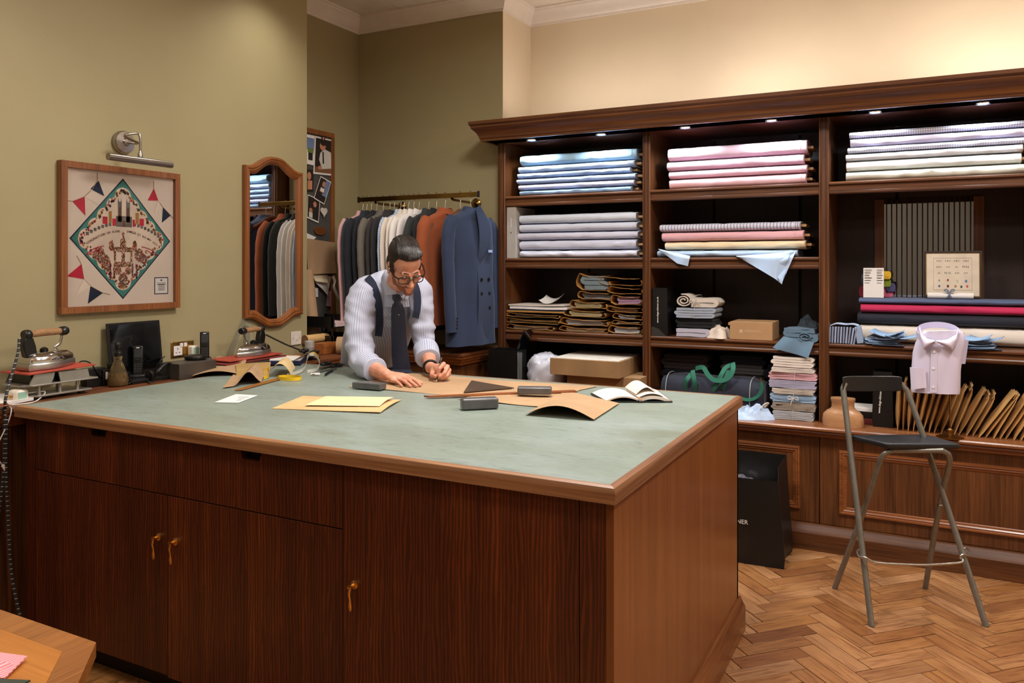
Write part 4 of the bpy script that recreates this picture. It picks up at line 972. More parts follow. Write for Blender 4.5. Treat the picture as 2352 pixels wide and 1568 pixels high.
strap([dpt(1598, 846, -.06), dpt(1615, 844, -.02), dpt(1626, 860, 0), dpt(1640, 872, .012), dpt(1662, 873, .012), dpt(1678, 862, .005), dpt(1684, 846, -.01), dpt(1683, 833, -.05)], 'carry_handle', 0.026)
strap([dpt(1690, 910, -.01), dpt(1718, 918, -.01), dpt(1740, 910, -.01), dpt(1750, 890, -.01), dpt(1748, 878, -.01)], 'shoulder_strap', 0.018)
MB().tube(spline([at(1748, y=dyc-0.06, py=p) for p in (868, 876)] + [at(1752, 884, y=dyc-0.06), at(1749, 890, y=dyc-0.06)], 3), 0.003, 8).build('clip', M_BRASS, df, smooth=60)
# tall pile of tied cloths
tx0, tx1, ty = xat(1772, UY), xat(1872, UY), UY - 0.02
tall = [('pale grey tied cloth at the bottom of the tall pile', 0.05, 5, cloth('p1', (172, 174, 178))), ('brown gingham tied cloth near the bottom of the tall pile', 0.045, 6, C_GING), ('sky-blue tied cloth in the tall pile', 0.045, 5, cloth('p2', (154, 184, 214))), ('ivory tied cloth in the tall pile', 0.03, 4, C_LINEN), ('lilac checked tied cloth in the tall pile', 0.045, 6, cloth('p3', (170, 166, 190))), ('pink tied cloth near the top of the tall pile', 0.04, 5, cloth('p4', (222, 172, 180))), ('cream cloth second from the top of the tall pile', 0.028, 3, cloth('p5', (212, 200, 190))), ('thick white folded cloth on top of the tall pile', 0.058, 4, cloth('p6', (222, 212, 202)))]
zp = zl
for i, (lb, h, ly, m) in enumerate(tall):
    o_ = folded('folded_cloth', lb, tx0 + [0.004, 0, -0.004, 0.0, -0.018, -0.016, -0.004, 0.0][i], tx1 + [0.0, 0.004, 0.004, 0, 0.006, 0.01, -0.004, -0.006][i], ty + 0.004*(i % 3), ty+0.2, zp, h, ly, m, 'tied cloths in the tall pile', i*0.9+20)
    if i in (0, 2, 5): band(o_, (tx0+tx1)/2 + 0.002*i, ty, ty+0.2, zp, zp+h, M_TAPE, bow=(i == 2))
    zp += h + 0.0006
lump('crumpled_cloth', 'crumpled light blue shirting heap in front of the duffel bag', (xat(1732, UY-0.03), UY-0.045, zl), 0.105, 0.085, 0.085, cloth('light_blue_shirting', (176, 196, 222)), 9.4, amp=0.55, nu=56, nv=22, fq=4.5)
lump('crumpled_cloth', 'pale lilac cloth scrap below the duffel bag end', (xat(1516, UY-0.02), UY-0.03, zl+0.0), 0.05, 0.06, 0.115, cloth('lilac_scrap', (176, 184, 216)), 4.1)
tag(MB().tube(spline([(xat(1745, UY-.1), UY-0.09, zl+0.06), (xat(1755, UY-.1), UY-0.08, zl+0.088), (xat(1762, UY-.1), UY-0.06, zl+0.09), (xat(1752, UY-.1), UY-0.06, zl+0.065)], 4), 0.006, 6, flat=0.5).build('cloth_tape', M_TAPE, smooth=60), 'white cloth tape loop standing on the light blue heap', 'tape')

# ---- right bay: mirror behind black ribbons
mx0, mx1 = xat(2031, UB-0.03), xat(2236, UB-0.03); mz1 = at(2130, 445, y=UB-0.03).z; mz0 = at(2130, 683, y=UB-0.03).z
bm_ = thing('bay_mirror', 'tall mirror with black vertical bars on the back of the right bay', 'mirror', ((mx0+mx1)/2, UB-0.02, mz0), 0)
M_MIRROR = mat('silvered_glass', (222, 222, 220), 0.02, 1.0, var=0)
MB().box(mx0, mx1, UB-0.03, UB-0.02, mz0, SH[0]-0.07).build('glass', M_MIRROR, bm_, smooth=0)
for a_, b2, z_0, z_1 in ((mx0-0.05, mx1+0.05, mz0-0.05, mz0-0.0005), ): MB().box(a_, b2, UB-0.04, UB-0.0135, z_0, z_1).build('bottom_rail', OAKX, bm_, smooth=0)
for a_ in (mx0-0.05, mx1+0.0005): MB().box(a_, a_+0.0495, UB-0.036, UB-0.0135, mz0, SH[0]-0.07).build('side_rail', OAKZ, bm_, smooth=0)
for k in range(17):
    x = mx0 + (mx1-mx0)*(k+0.35)/17; MB().box(x, x+0.0065, UB-0.034, UB-0.0305, mz0, SH[0]-0.07).build('bar', M_SATBLK, bm_, smooth=0)
# framed monogram samples
yf_ = yb + 0.12
fx0, fx1 = xat(2122, yf_), xat(2256, yf_); fz0 = ZMAG; fz1 = at(2190, 577, y=yf_+0.03).z
mf = thing('framed_monograms', 'dark framed sheet of embroidered monograms leaning on the right bay back', 'picture', ((fx0+fx1)/2, yf_, fz0), 0)
tilt = Matrix.Rotation(-0.09, 3, 'X'); o0 = Vector((fx0, yf_, fz0+0.002)); W_, H_ = fx1-fx0, (fz1-fz0)*1.0
def fpt(u, v, dy=0): return o0 + Vector((u*W_, 0, 0)) + tilt @ Vector((0, -dy, v*H_))
def flat_rect(b, u0, u1, v0, v1, dy): b.add([fpt(u0, v0, dy), fpt(u1, v0, dy), fpt(u1, v1, dy), fpt(u0, v1, dy)], [(0, 1, 2, 3)])
def fbar(u0, u1, v0, v1, d0, d1, m, name):
    q = MB(); q.rings([[fpt(u0, v0, d), fpt(u1, v0, d), fpt(u1, v1, d), fpt(u0, v1, d)] for d in (d0, d1)]); return q.build(name, m, mf, smooth=0)
M_DKF = wood('near_black_frame', (26, 14, 10), (48, 28, 20), 'x', 0.4)
for r_ in ((0, 1, 0, .035), (0, 1, .965, 1), (0, .035, .035, .965), (.965, 1, .035, .965)): fbar(*r_, -0.01, 0.008, M_DKF, 'frame_bar')
M_MOUNT = mat('ivory_mount', (216, 202, 182), 0.8)
fbar(.035, .965, .035, .965, -0.006, 0.0, mat('gilt', (176, 146, 88), 0.4, 0.6), 'gilt_slip'); fbar(.05, .95, .05, .95, 0.0, 0.001, M_MOUNT, 'mount')
for r_ in ((.17, .83, .165, .17), (.17, .83, .845, .85), (.17, .173, .165, .85), (.827, .83, .165, .85)): fbar(*r_, 0.001, 0.0015, mat('mount_line', (120, 90, 70), .7), 'mount_line')
rows = [['A.B.C', 'A.B.C.', 'A.B.C.', 'A.B.S'], ['A.B.C.', 'N.S', 'E.L.', 'M.N.'], ['J.K.', 'N.O.', 'A.M', 'S.M.']]
mcol = [(70, 70, 78), (60, 64, 84), (90, 80, 80), (70, 60, 60)]
for r_, row in enumerate(rows):
    for c_, s_ in enumerate(row):
        big = (r_, c_) in ((1, 3), (2, 1)); text('monogram', s_, 0.017 if big else 0.012, mat('thread_green' if (r_, c_) == (2, 1) else 'thread_dark', (50, 96, 86) if (r_, c_) == (2, 1) else (64, 62, 72), .7), mf, fpt(.27+.153*c_, .79-.13*r_, 0.0016), (1, 0, 0), tilt @ Vector((0, 0, 1)), ext=0.0001)
for c_, (sh, col_) in enumerate([((.27, .37), (150, 150, 140)), ((.42, .38), (140, 50, 60)), ((.58, .36), (190, 180, 160)), ((.73, .36), (90, 120, 160)), ((.27, .25), (60, 80, 140)), ((.42, .25), (120, 50, 60)), ((.55, .25), (170, 120, 80)), ((.65, .24), (60, 70, 60)), ((.75, .25), (190, 80, 90))]):
    n_ = [4, 4, 6, 12, 4, 12, 6, 5, 6][c_]; q = MB(); cc_ = fpt(sh[0], sh[1], 0.0016); q.add([cc_ + Vector((math.sin(2*PI*i/n_)*0.006, 0, 0)) + tilt @ Vector((0, -0.0001, math.cos(2*PI*i/n_)*0.008)) for i in range(n_)], [tuple(range(n_))]); q.build('emblem', mat('thread_%d' % c_, col_, .7), mf, smooth=0)
MB().box(o0.x+W_*.05, o0.x+W_*.95, o0.y+0.011, o0.y+0.03, fz0, fz0+0.004).build('foot_strip', M_DKF, mf)
# price card
cx0, cx1 = xat(1983, yb+0.04), xat(2030, yb+0.04)
cd = thing('list_card', 'narrow white printed list card standing on the slate blue bolt', 'card', ((cx0+cx1)/2, yb+0.04, ZMAG), 0)
q = MB(); ch = at(2005, 615, y=yb+0.04).z - ZMAG; q.obox(((cx0+cx1)/2, yb+0.04, ZMAG+ch/2), (cx1-cx0, 0.0012, ch), Matrix.Rotation(-0.05, 3, 'X')); q.build('card_sheet', M_PAPER, cd, smooth=0)
q = MB()
for k in range(10):
    zz_ = ZMAG + ch*(0.92-0.088*k); dy_ = -(zz_-ZMAG-ch/2)*0.05
    for u0, u1 in ((.06, .42-.06*(k % 3)), (.66, .95-.05*(k % 2))): q.box(cx0+(cx1-cx0)*u0, cx0+(cx1-cx0)*u1, yb+0.04-dy_*-1-0.0012, yb+0.04-dy_*-1-0.0008, zz_, zz_+0.003)
q.build('list_print', M_INK, cd, smooth=0)
# thread hanks behind the card
for k, (px, py, col_, r_) in enumerate([(1985, 670, (140, 30, 54), .03), (1990, 640, (60, 66, 84), .028), (2036, 632, (210, 170, 40), .02), (2036, 650, (130, 150, 40), .018), (2040, 672, (190, 90, 120), .024), (2046, 660, (60, 60, 96), .022), (2025, 690, (170, 60, 90), .025)]):
    p = at(px, py, y=yb+0.1); q = MB(); 
    for j in range(5): q.tube([(p.x + (j-2)*0.006 + math.cos(t)*r_*0.4, yb+0.1 + math.sin(t)*0.01 + j*0.002, max(ZMAG+0.004, p.z + math.sin(t*1.0)*r_)) for t in [i*2*PI/14 for i in range(14)]], 0.0034, 5, closed=True)
    tag(q.build('thread_hank', cloth('hank%d' % k, col_), smooth=60), '%s embroidery thread hank behind the list card' % ['crimson', 'slate grey', 'golden yellow', 'olive green', 'dusty pink', 'dark violet', 'rose red'][k], 'thread', 'thread hanks behind the list card')
# rolled chart with ribbon
sr = thing('rolled_chart', 'rolled white chart tied with blue ribbon before the framed monograms', 'paper', (xat(2185, yb+0.05), yb+0.05, ZMAG), 0)
xr0, xr1 = xat(2130, yb+0.05), xat(2236, yb+0.05)
MB().tube([(xr0, yb+0.05, ZMAG+0.0165), (xr1, yb+0.055, ZMAG+0.0165)], 0.016, 16).build('roll', M_PAPER, sr, smooth=50)
MB().tube([(xr0-0.004, yb+0.076, ZMAG+0.0105), (xr1+0.004, yb+0.078, ZMAG+0.0105)], 0.01, 12).build('inner_roll', M_INK, sr, smooth=50)
xm_ = xr0*.52+xr1*.48
q = MB(); q.tube([(xm_, yb+0.05 + math.cos(t)*0.0172, ZMAG+0.0165 + math.sin(t)*0.0172) for t in [i*2*PI/16 for i in range(16)]], 0.004, 6, closed=True)
for s_ in (-1, 1): q.tube(spline([(xm_, yb+0.035, ZMAG+0.03), (xm_+s_*0.012, yb+0.03, ZMAG+0.05), (xm_+s_*0.024, yb+0.03, ZMAG+0.044), (xm_, yb+0.033, ZMAG+0.03), (xm_+s_*0.012, yb+0.025, ZMAG+0.008)], 4), 0.003, 5)
q.build('ribbon_bow', cloth('slate_ribbon', (110, 122, 146)), sr, smooth=60)
# swatch bundles
for k in range(10):
    x = xat(1906, UY+0.02) + 0.014*k; q = MB(); q.obox((x, UY+0.06, zb+0.045 + (0.0 if k < 8 else -0.004)), (0.009, 0.09, 0.088), Matrix.Rotation(0.05+0.03*max(0, k-5), 3, 'Y'))
    tag(q.build('swatch_book', stripes('swatch_stripe', (150, 156, 178), (90, 96, 124), 'z', 180, .4) if k % 2 else cloth('swatch_blue', (150, 164, 192)), smooth=0, bevel=0.002), 'thin blue-grey fabric swatch book standing in the row by the upright', 'swatches', 'swatch books standing by the upright')
tag(MB().grid(lambda u, v: (xat(1906, UY)+0.14*u, UY+0.015+0.09*v, zb+0.096+0.012*math.sin(PI*u)+0.004*math.sin(u*9)), 12, 5, 0.004).build('swatch_cloth', cloth('swatch_top', (174, 192, 222)), smooth=60), 'pale blue swatch cloth lying across the standing swatch books', 'swatches')
q = MB(); q.obox((xat(1972, UY), UY+0.05, zb+0.049), (0.03, 0.07, 0.09), Matrix.Rotation(-0.16, 3, 'Y')); tag(q.build('swatch_wad', cloth('swatch_mid', (140, 160, 190)), smooth=0, bevel=0.003), 'mid-blue swatch wad leaning beside the swatch row', 'swatches')
rd = random.Random(9)
def fan(lbl, px0, px1, n, cols, grp):
    z_ = zb
    for k in range(n):
        a = rd.uniform(-0.35, 0.35); c_ = Vector((xat(px0 + (px1-px0)*rd.random(), UY+0.03), UY+0.05+rd.uniform(-.02, .03), z_)); R_ = Matrix.Rotation(a, 3, 'Z')
        q = MB(); q.grid(lambda u, v: c_ + R_ @ Vector(((u-.5)*0.15, (v-.5)*0.1, 0.004 + 0.012*(u-0.5)**2*(k/n)*8 + 0.01*v*(k/n))), 8, 5, 0.0028)
        tag(q.build('fabric_swatch', cols[k % len(cols)], smooth=40), lbl, 'swatches', grp); z_ += 0.0058
    return z_
CS1 = stripes('swatch_pin', (156, 184, 214), (120, 150, 190), 'x', 90, .35); CS2 = cloth('swatch_sky', (140, 172, 204)); CS3 = cloth('swatch_navy', (50, 58, 80))
fan('pale blue pinked fabric swatch in the loose heap by the upright side of the shirt', 2020, 2075, 9, [CS3, CS2, CS1, CS2, CS1], 'loose blue swatches before the cream bolt')
fan('pale blue pinked fabric swatch in the loose heap beyond the displayed shirt', 2236, 2285, 8, [CS3, CS2, CS1, CS2], 'loose blue swatches beyond the shirt')
# ---- right bay ledge
# wooden neck form
nx, ny_ = xat(1935, UY-0.08), UY - 0.05
q = MB(); prof = [(0.138, 0.075, 0.0), (0.142, 0.074, 0.03), (0.136, 0.07, 0.06), (0.112, 0.062, 0.078), (0.088, 0.056, 0.088), (0.078, 0.052, 0.1), (0.078, 0.052, 0.122), (0.085, 0.058, 0.138), (0.084, 0.058, 0.146), (0.03, 0.03, 0.147)]
q.rings([[(nx + a*0.72*math.copysign(abs(math.cos(t))**0.7, math.cos(t)), ny_ + b_*0.8*math.copysign(abs(math.sin(t))**0.8, math.sin(t)), zl + z_) for t in [i*2*PI/28 for i in range(28)]] for a, b_, z_ in prof])
tag(q.build('neck_form', wood('pale_maple', (150, 104, 66), (196, 150, 108), 'x', 0.3, grain=.5, contrast=.6), smooth=50), 'pale turned wooden neck form on the ledge behind the stool', 'bust')
# second black bag, papers, red notebook
b2x0, b2x1 = xat(2003, UY), xat(2052, UY)
pb2 = paper_bag('black paper carrier bag standing between the neck form and the envelopes', b2x0, b2x1, UY-0.0, UY+0.16, zl, 0.29, '')
text('web_address', 'www.dege-skinner.co.uk', 0.0155, M_WTXT, pb2, (b2x0*.62+b2x1*.38, UY-0.003, zl+0.15), (0.06, 0, 1), (-1, 0, 0), font_bold=True)
for k, (px0, px1, h, m, lb, nm) in enumerate([(1950, 2010, 0.03, mat('maroon_book', (110, 40, 38), .6), 'red-brown notebook lying behind the neck form', 'notebook'), (1952, 2008, 0.035, M_SATBLK, 'black box lying on the red-brown notebook', 'box'), (1948, 2004, 0.02, M_PAPER, 'white papers lying on the black box by the carrier bag', 'paper_sheaf')]):
    z_ = zl + [0, .0306, .0662][k]; tag(MB().box(xat(px0, UY+.06), xat(px1, UY+.06), UY+0.05, UY+0.2, z_, z_+h).build(nm, m, smooth=0, bevel=0.002), lb, ['book', 'box', 'paper'][k])
# row of kraft envelopes leaning against one another
ex = xat(2062, UY); rd = random.Random(4); k = 0
ENV = mat('manila_envelope', (190, 146, 88), 0.72, var=0.1, vs=7, bmp=0.12, bs=60)
env0 = None
while ex < 0.60:
    u = (ex - xat(2062, UY)); lean = 0.06 + min(1, u/0.35)*0.42 + rd.uniform(-0.05, 0.05)
    if 0.36 < u < 0.41: lean += .1
    hgt = 0.255 + rd.uniform(-0.02, 0.02); th_ = 0.024 + rd.uniform(0, .012); dp = 0.17
    y0_ = UY - 0.035 + rd.uniform(-0.012, 0.012)
    t_ = thing('manila_envelope', 'stuffed brown kraft envelope leaning in the row on the ledge', 'envelope', (ex, y0_+dp/2, zl), 0, 'kraft envelopes leaning in a row', True)
    def ev(a, v, s_):      # a across depth, v height
        bul = math.sin(PI*min(1, max(0, a)))*math.sin(PI*min(1, v*1.02))**0.6
        x = s_*(0.0015 + th_*0.5*bul) + math.sin(lean)*hgt*v + nz(a*4, v*4, k*1.3)*0.003
        if v > 0.86: x += -(v-0.86)*0.06*rd_flap
        return Vector((x, (a-0.5)*dp, 0.0 + math.cos(lean)*hgt*v))
    rd_flap = rd.choice([0, 1, 1.8])
    nu_, nv_ = 7, 9; q = MB(); rs = []
    for j in range(nv_+1):
        v = j/nv_; rs.append([ev(i/nu_, v, -1) for i in range(nu_+1)] + [ev(i/nu_, v, 1) for i in range(nu_, -1, -1)])
    q.rings(rs); o_ = q.build('envelope_body', ENV, t_, smooth=40); o_.location.z = max(o_.location.z, 0)
    tip = ev(.5, 1.0, 0); fl = MB(); fl.grid(lambda a, v: Vector((tip.x - 0.008 + 0.016*v, (a-.5)*dp*.96, tip.z - 0.03*(1-v) + 0.002)), 4, 3, 0.0012); fl.build('flap', mat('envelope_flap', (206, 168, 116), .75), t_, smooth=40)
    ex += (th_*0.72 + 0.004)/max(0.75, math.cos(lean)); k += 1
# displayed shirt on brass stand
shx, shy = xat(2158, 4.42), 4.44
st_ = thing('display_stand', 'brass display stand with hexagonal base holding the folded lilac shirt', 'stand', (shx, shy, zl), 0)
M_DBR = mat('antique_brass', (140, 108, 62), 0.3, 1.0, var=0.1, vs=30)
sbx = at(2182, 995, y=shy).x
q = MB(); q.lathe([(0.062, 0), (0.062, 0.006), (0.03, 0.014), (0.012, 0.02), (0.012, 0.028), (0.016, 0.034), (0.016, 0.04), (0.008, 0.046), (0.0, 0.046)], 6, (sbx, shy, zl)); q.build('base', M_DBR, st_, smooth=20)
MB().tube([(sbx, shy, zl+0.04), (sbx, shy+0.004, zl+0.2), (sbx, shy+0.008, zl+0.52)], 0.0045, 10).build('pole', M_DBR, st_, smooth=60)
MB().tube([(sbx-0.04, shy+0.012, zl+0.52), (sbx+0.025, shy+0.012, zl+0.52), (sbx+0.06, shy+0.012, zl+0.515), (sbx+0.062, shy+0.012, zl+0.44)], 0.002, 6).build('hook_wire', M_CHROME, st_, smooth=60)
M_LIL = cloth('lilac_poplin', (204, 196, 216), 0.65, 0.06); M_LILI = cloth('lilac_poplin_inner', (190, 184, 214), 0.65, 0.06)
ds = thing('folded_shirt', 'folded pale lilac dress shirt displayed upright on the brass stand', 'shirt', (shx, shy-0.02, at(2150, 905, y=shy).z), 0)
q = MB(); rs = []
SHP = [(2094, 900, 2204, 905), (2092, 880, 2206, 895), (2093, 850, 2207, 850), (2096, 810, 2212, 810), (2102, 788, 2218, 785), (2112, 770, 2216, 768), (2122, 760, 2205, 758)]
ysh = shy - 0.03
for i, (xl, yl_, xr, yr_) in enumerate(SHP):
    r1 = []; n_ = 16
    for j in range(n_+1):
        u = j/n_; p = at(xl + (xr-xl)*u, yl_ + (yr_-yl_)*u, y=ysh); bl = math.sin(PI*u)**0.5*0.028*(1 if i < 5 else 0.8); r1.append(p + Vector((0, -bl + nz(u*6, i*0.5, 2.2)*0.006, 0)))
    for j in range(n_, -1, -1):
        u = j/n_; p = at(xl + (xr-xl)*u, yl_ + (yr_-yl_)*u, y=ysh); r1.append(p + Vector((0, 0.02, 0)))
    rs.append(r1)
q.rings(rs); q.build('shirt_body', M_LIL, ds, smooth=60)
# collar band and leaves
q = MB(); cc_ = at(2154, 758, y=ysh-0.005); rs = []
cw, cdp = 0.094, 0.05
def colr(a, v, o_=0.0):
    return cc_ + Vector((math.sin(a)*(cw + o_), -math.cos(a)*(cdp + o_), -0.038*math.cos(a) + (v-1)*0.03))
q.grid(lambda u, v: colr(0.12 + u*(2*PI-0.24), v), 34, 4, 0.002); q.build('collar_band', M_LILI, ds, smooth=60)
def pl3(P_, t):
    t *= len(P_)-1; i = min(int(t), len(P_)-2); f = t-i
    return [P_[i][k]*(1-f)+P_[i+1][k]*f for k in range(2)]
for top_, low_ in (([(2112, 748), (2116, 766), (2130, 778), (2147, 782)], [(2112, 768), (2116, 786), (2121, 803), (2146, 785)]), ([(2201, 751), (2196, 768), (2176, 779), (2150, 782)], [(2202, 770), (2198, 788), (2187, 804), (2151, 785)])):
    def leaf(u, v):
        a_, b_ = pl3(top_, u), pl3(low_, u); px, py = a_[0]*(1-v)+b_[0]*v, a_[1]*(1-v)+b_[1]*v
        return at(px, py, y=ysh - 0.012 - 0.042*math.sin(PI/2*min(1, u*1.25)) - 0.012*math.sin(PI*v))
    MB().grid(leaf, 18, 8, 0.0022).build('collar_leaf', M_LIL, ds, smooth=60)
MB().obox(at(2151, 768, y=ysh+0.012), (0.05, 0.002, 0.012)).build('neck_label', M_PAPER, ds, smooth=0)
xpl = at(2146, 800, y=ysh-0.03).x
q = MB(); q.grid(lambda u, v: at(2138 + 16*u - 2*v, 782 + v*120, y=ysh-0.0295 - 0.0035*(1-abs(2*u-1))), 6, 12, 0.0012); q.build('placket', M_LIL, ds, smooth=60)
for px, py in ((2147, 786), (2146, 808), (2144, 846), (2144, 889)): MB().lathe([(0.0, -0.0015), (0.005, -0.0015), (0.0055, 0.0), (0.005, 0.0015), (0.0, 0.001)], 14, at(px, py, y=ysh-0.036), Matrix.Rotation(PI/2, 3, 'X')).build('button', M_PAPER, ds, smooth=50)
q = MB(); q.grid(lambda u, v: at(2091 + 34*u + 3*v, 843 + 4*u*u + v*(53 - 2*u) - 8*u*v, y=ysh-0.03 - 0.014*math.sin(PI*min(1, u*1.1)) - 0.006), 10, 8, 0.004); q.build('cuff', M_LIL, ds, smooth=60)
for px, py in ((2102, 868), (2113, 872)): MB().lathe([(0.0, -0.0015), (0.004, -0.0015), (0.0045, 0.0), (0.0, 0.001)], 12, at(px, py, y=ysh-0.05), Matrix.Rotation(PI/2, 3, 'X')).build('cuff_button', M_PAPER, ds, smooth=50)
q = MB(); q.grid(lambda u, v: at(2206 + 18*u - 8*v, 780 + 55*v, y=ysh+0.012+0.012*u), 5, 8, 0.006); q.build('sleeve_fold', M_LILI, ds, smooth=50)
# ---- big black carrier bag on the floor by the base
gb0 = at(1692, 1275, z=0.0); gx0_, gx1_ = xat(1640, 4.2), xat(1806, 4.15)
gb = thing('carrier_bag', 'large black paper carrier bag on the floor beside the cutting table', 'bag', ((gx0_+gx1_)/2, 4.2, 0.001), 0)
def gring(ins, z, y0=4.08, y1=4.35, tw=0.0):
    zk = z + 0.075*sstep(.2, .43, z)
    a, b_ = gx0_+ins, gx1_-ins - 0.03*sstep(0.1, .5, z)
    return [(a, y0, z), ((a+b_)/2, y0-0.012, z), (b_, y0+tw, z), (b_-0.02, (y0+y1)/2, (z+zk)/2), (b_, y1, zk), ((a+b_)/2, y1+0.005, zk), (a, y1, zk), (a+0.02, (y0+y1)/2, (z+zk)/2)]
gh = 0.43
q = MB(); q.rings([gring(0.0, 0.001), gring(-0.004, 0.05), gring(0.004, gh*.5), gring(0.002, gh-0.03), gring(0.0, gh), gring(0.0015, gh), gring(0.0055, gh*.5), gring(0.006, 0.004)]); q.build('bag_body', mat('black_bag_paper', (20, 18, 17), 0.42, var=0.05), gb, smooth=25)
tp_ = at(1712, 1199, y=4.065)
text('bag_print', 'SKINNER', 0.031, M_WTXT, gb, (tp_.x + 0.014, 4.062, tp_.z), (1, 0, 0.0), (0, 0, 1), align='RIGHT')
text('bag_print', 'DEGE &', 0.031, M_WTXT, gb, (tp_.x - 0.155, 4.062, tp_.z), (1, 0, 0.0), (0, 0, 1), align='RIGHT')
q = MB(); px_, py_, pz_ = xat(1700, 4.2), 4.2, gh-0.075
q.grid(lambda u, v: (px_-0.1+0.2*u, py_-0.09+0.18*v, pz_ + 0.04*math.sin(PI*u)*math.sin(PI*v) + nz(u*6, v*6, 3)*0.012), 18, 14, 0.03)
wp = q.build('wrapped_shirt', stripes('violet_stripe', (196, 186, 206), (104, 84, 140), 'y', 110, .5), smooth=50); tag(wp, 'violet striped shirt in clear wrap inside the floor carrier bag', 'shirt')
q = MB(); q.grid(lambda u, v: (px_-0.104+0.208*u, py_-0.094+0.188*v, pz_ + 0.006 + 0.044*math.sin(PI*u)*math.sin(PI*v) + nz(u*9, v*9, 5)*0.014), 22, 16, 0.0006); q.build('clear_wrap', mat('cellophane', (235, 235, 240), 0.08, trans=0.95, var=0), wp, smooth=40)
# ================================================================== left wall: framed print and picture light
wx = WALL_L + 0.001
def wl(px, py, off_=0.0): return at(px, py, x=wx + off_)
# frame corners on the wall plane
fa = wl(150, 366); fb_ = wl(416, 400); fc_ = wl(411, 707)
fy0, fy1 = wl(140, 544, .03).y, wl(413, 553, .03).y
fz1_ = (wl(152, 367, .03).z + wl(415, 401, .03).z)/2; fz0_ = (wl(140, 721, .03).z + wl(410, 707, .03).z)/2
pf = thing('framed_print', 'wood framed coronation keepsake print with diamond centre and bunting on the wall', 'picture', (wx, (fy0+fy1)/2, fz0_))
FW, FH = fy1-fy0, fz1_-fz0_; ft_ = 0.03; fd = 0.035
M_FR = wood('walnut_frame', (96, 52, 24), (148, 90, 46), 'z', 0.4)
def q4(b, y0, y1, z0, z1, x0, x1): return b.box(x0, x1, y0, y1, z0, z1)
for r_ in ((fy0, fy1, fz0_, fz0_+ft_), (fy0, fy1, fz1_-ft_, fz1_), (fy0, fy0+ft_, fz0_+ft_, fz1_-ft_), (fy1-ft_, fy1, fz0_+ft_, fz1_-ft_)):
    MB().box(wx, wx+fd, *r_).build('frame_bar', M_FR, pf, smooth=0, bevel=0.001)
xm0 = wx + 0.016
M_MT = mat('cream_mount', (226, 210, 196), 0.7, var=0.01)
MB().box(wx+0.004, xm0, fy0+ft_, fy1-ft_, fz0_+ft_, fz1_-ft_).build('mount', M_MT, pf, smooth=0)
def pt(u, v, k=1): return Vector((xm0 + 0.0004*k, fy0 + FW*u, fz0_ + FH*v))
def fl(name, pts, m, k=1):
    q = MB(); q.add([pt(u, v, k) for u, v in pts], [tuple(range(len(pts)))]); return q.build(name, m, pf, smooth=0)
def multi(name, polys, m, k=1):
    q = MB()
    for P_ in polys: q.add([pt(u, v, k) for u, v in P_], [tuple(range(len(P_)))])
    o_ = q.build(name, m, pf, smooth=0); o_['kind'] = 'stuff'; return o_
NAVY = mat('print_navy', (34, 38, 58), .7); TEAL = mat('print_teal', (62, 128, 120), .7); CRM = mat('print_cream', (222, 204, 186), .7); RED = mat('print_red', (176, 36, 52), .7); GOLD = mat('print_gold', (166, 120, 56), .7); UMB = mat('print_umber', (96, 64, 40), .7); GRY = mat('print_grey', (110, 104, 100), .7); DNV = mat('felt_navy', (22, 32, 54), .85); RFT = mat('felt_red', (178, 30, 52), .85); WFT = mat('felt_cream', (232, 216, 200), .85)
def dia(s_): return [(.5, .5+.425*s_), (.5+.425*s_, .495), (.5, .5-.42*s_), (.5-.425*s_, .495)]
fl('print_border', dia(1.0), NAVY, 1); fl('print_ground', dia(.97), TEAL, 2)
# scalloped cream field
sc_pts = []
cor = dia(.85)
for i in range(4):
    a, b_ = Vector(cor[i]), Vector(cor[(i+1) % 4]); nrm = Vector((b_.y-a.y, -(b_.x-a.x))).normalized()
    if nrm.dot((a+b_)/2 - Vector((.5, .5))) < 0: nrm = -nrm
    for s_ in range(5):
        for t in range(6):
            f = (s_ + t/6)/5; p = a.lerp(b_, f) + nrm*0.022*math.sin(PI*t/6); sc_pts.append((p.x, p.y))
fl('print_field', sc_pts, CRM, 3)
rd = random.Random(3); floral = {0: [], 1: [], 2: [], 3: []}
for i in range(4):
    a, b_ = Vector(dia(.8)[i]), Vector(dia(.8)[(i+1) % 4])
    for s_ in range(60):
        p = a.lerp(b_, s_/60) + Vector((rd.uniform(-.012, .012), rd.uniform(-.012, .012))); p += (p - Vector((.5, .5))).normalized()*0.016*abs(math.sin(s_/60*5*PI)); r = rd.uniform(.005, .011)
        n_ = 6; floral[rd.choice([0, 1, 1, 2, 3])].append([(p.x + r*math.cos(2*PI*k/n_), p.y + r*math.sin(2*PI*k/n_)) for k in range(n_)])
for k, m in ((0, RED), (1, GOLD), (2, NAVY), (3, UMB)): multi('floral_border', floral[k], m, 4+k*.25)
def bar_(u0, u1, v0, v1): return [(u0, v0), (u1, v0), (u1, v1), (u0, v1)]
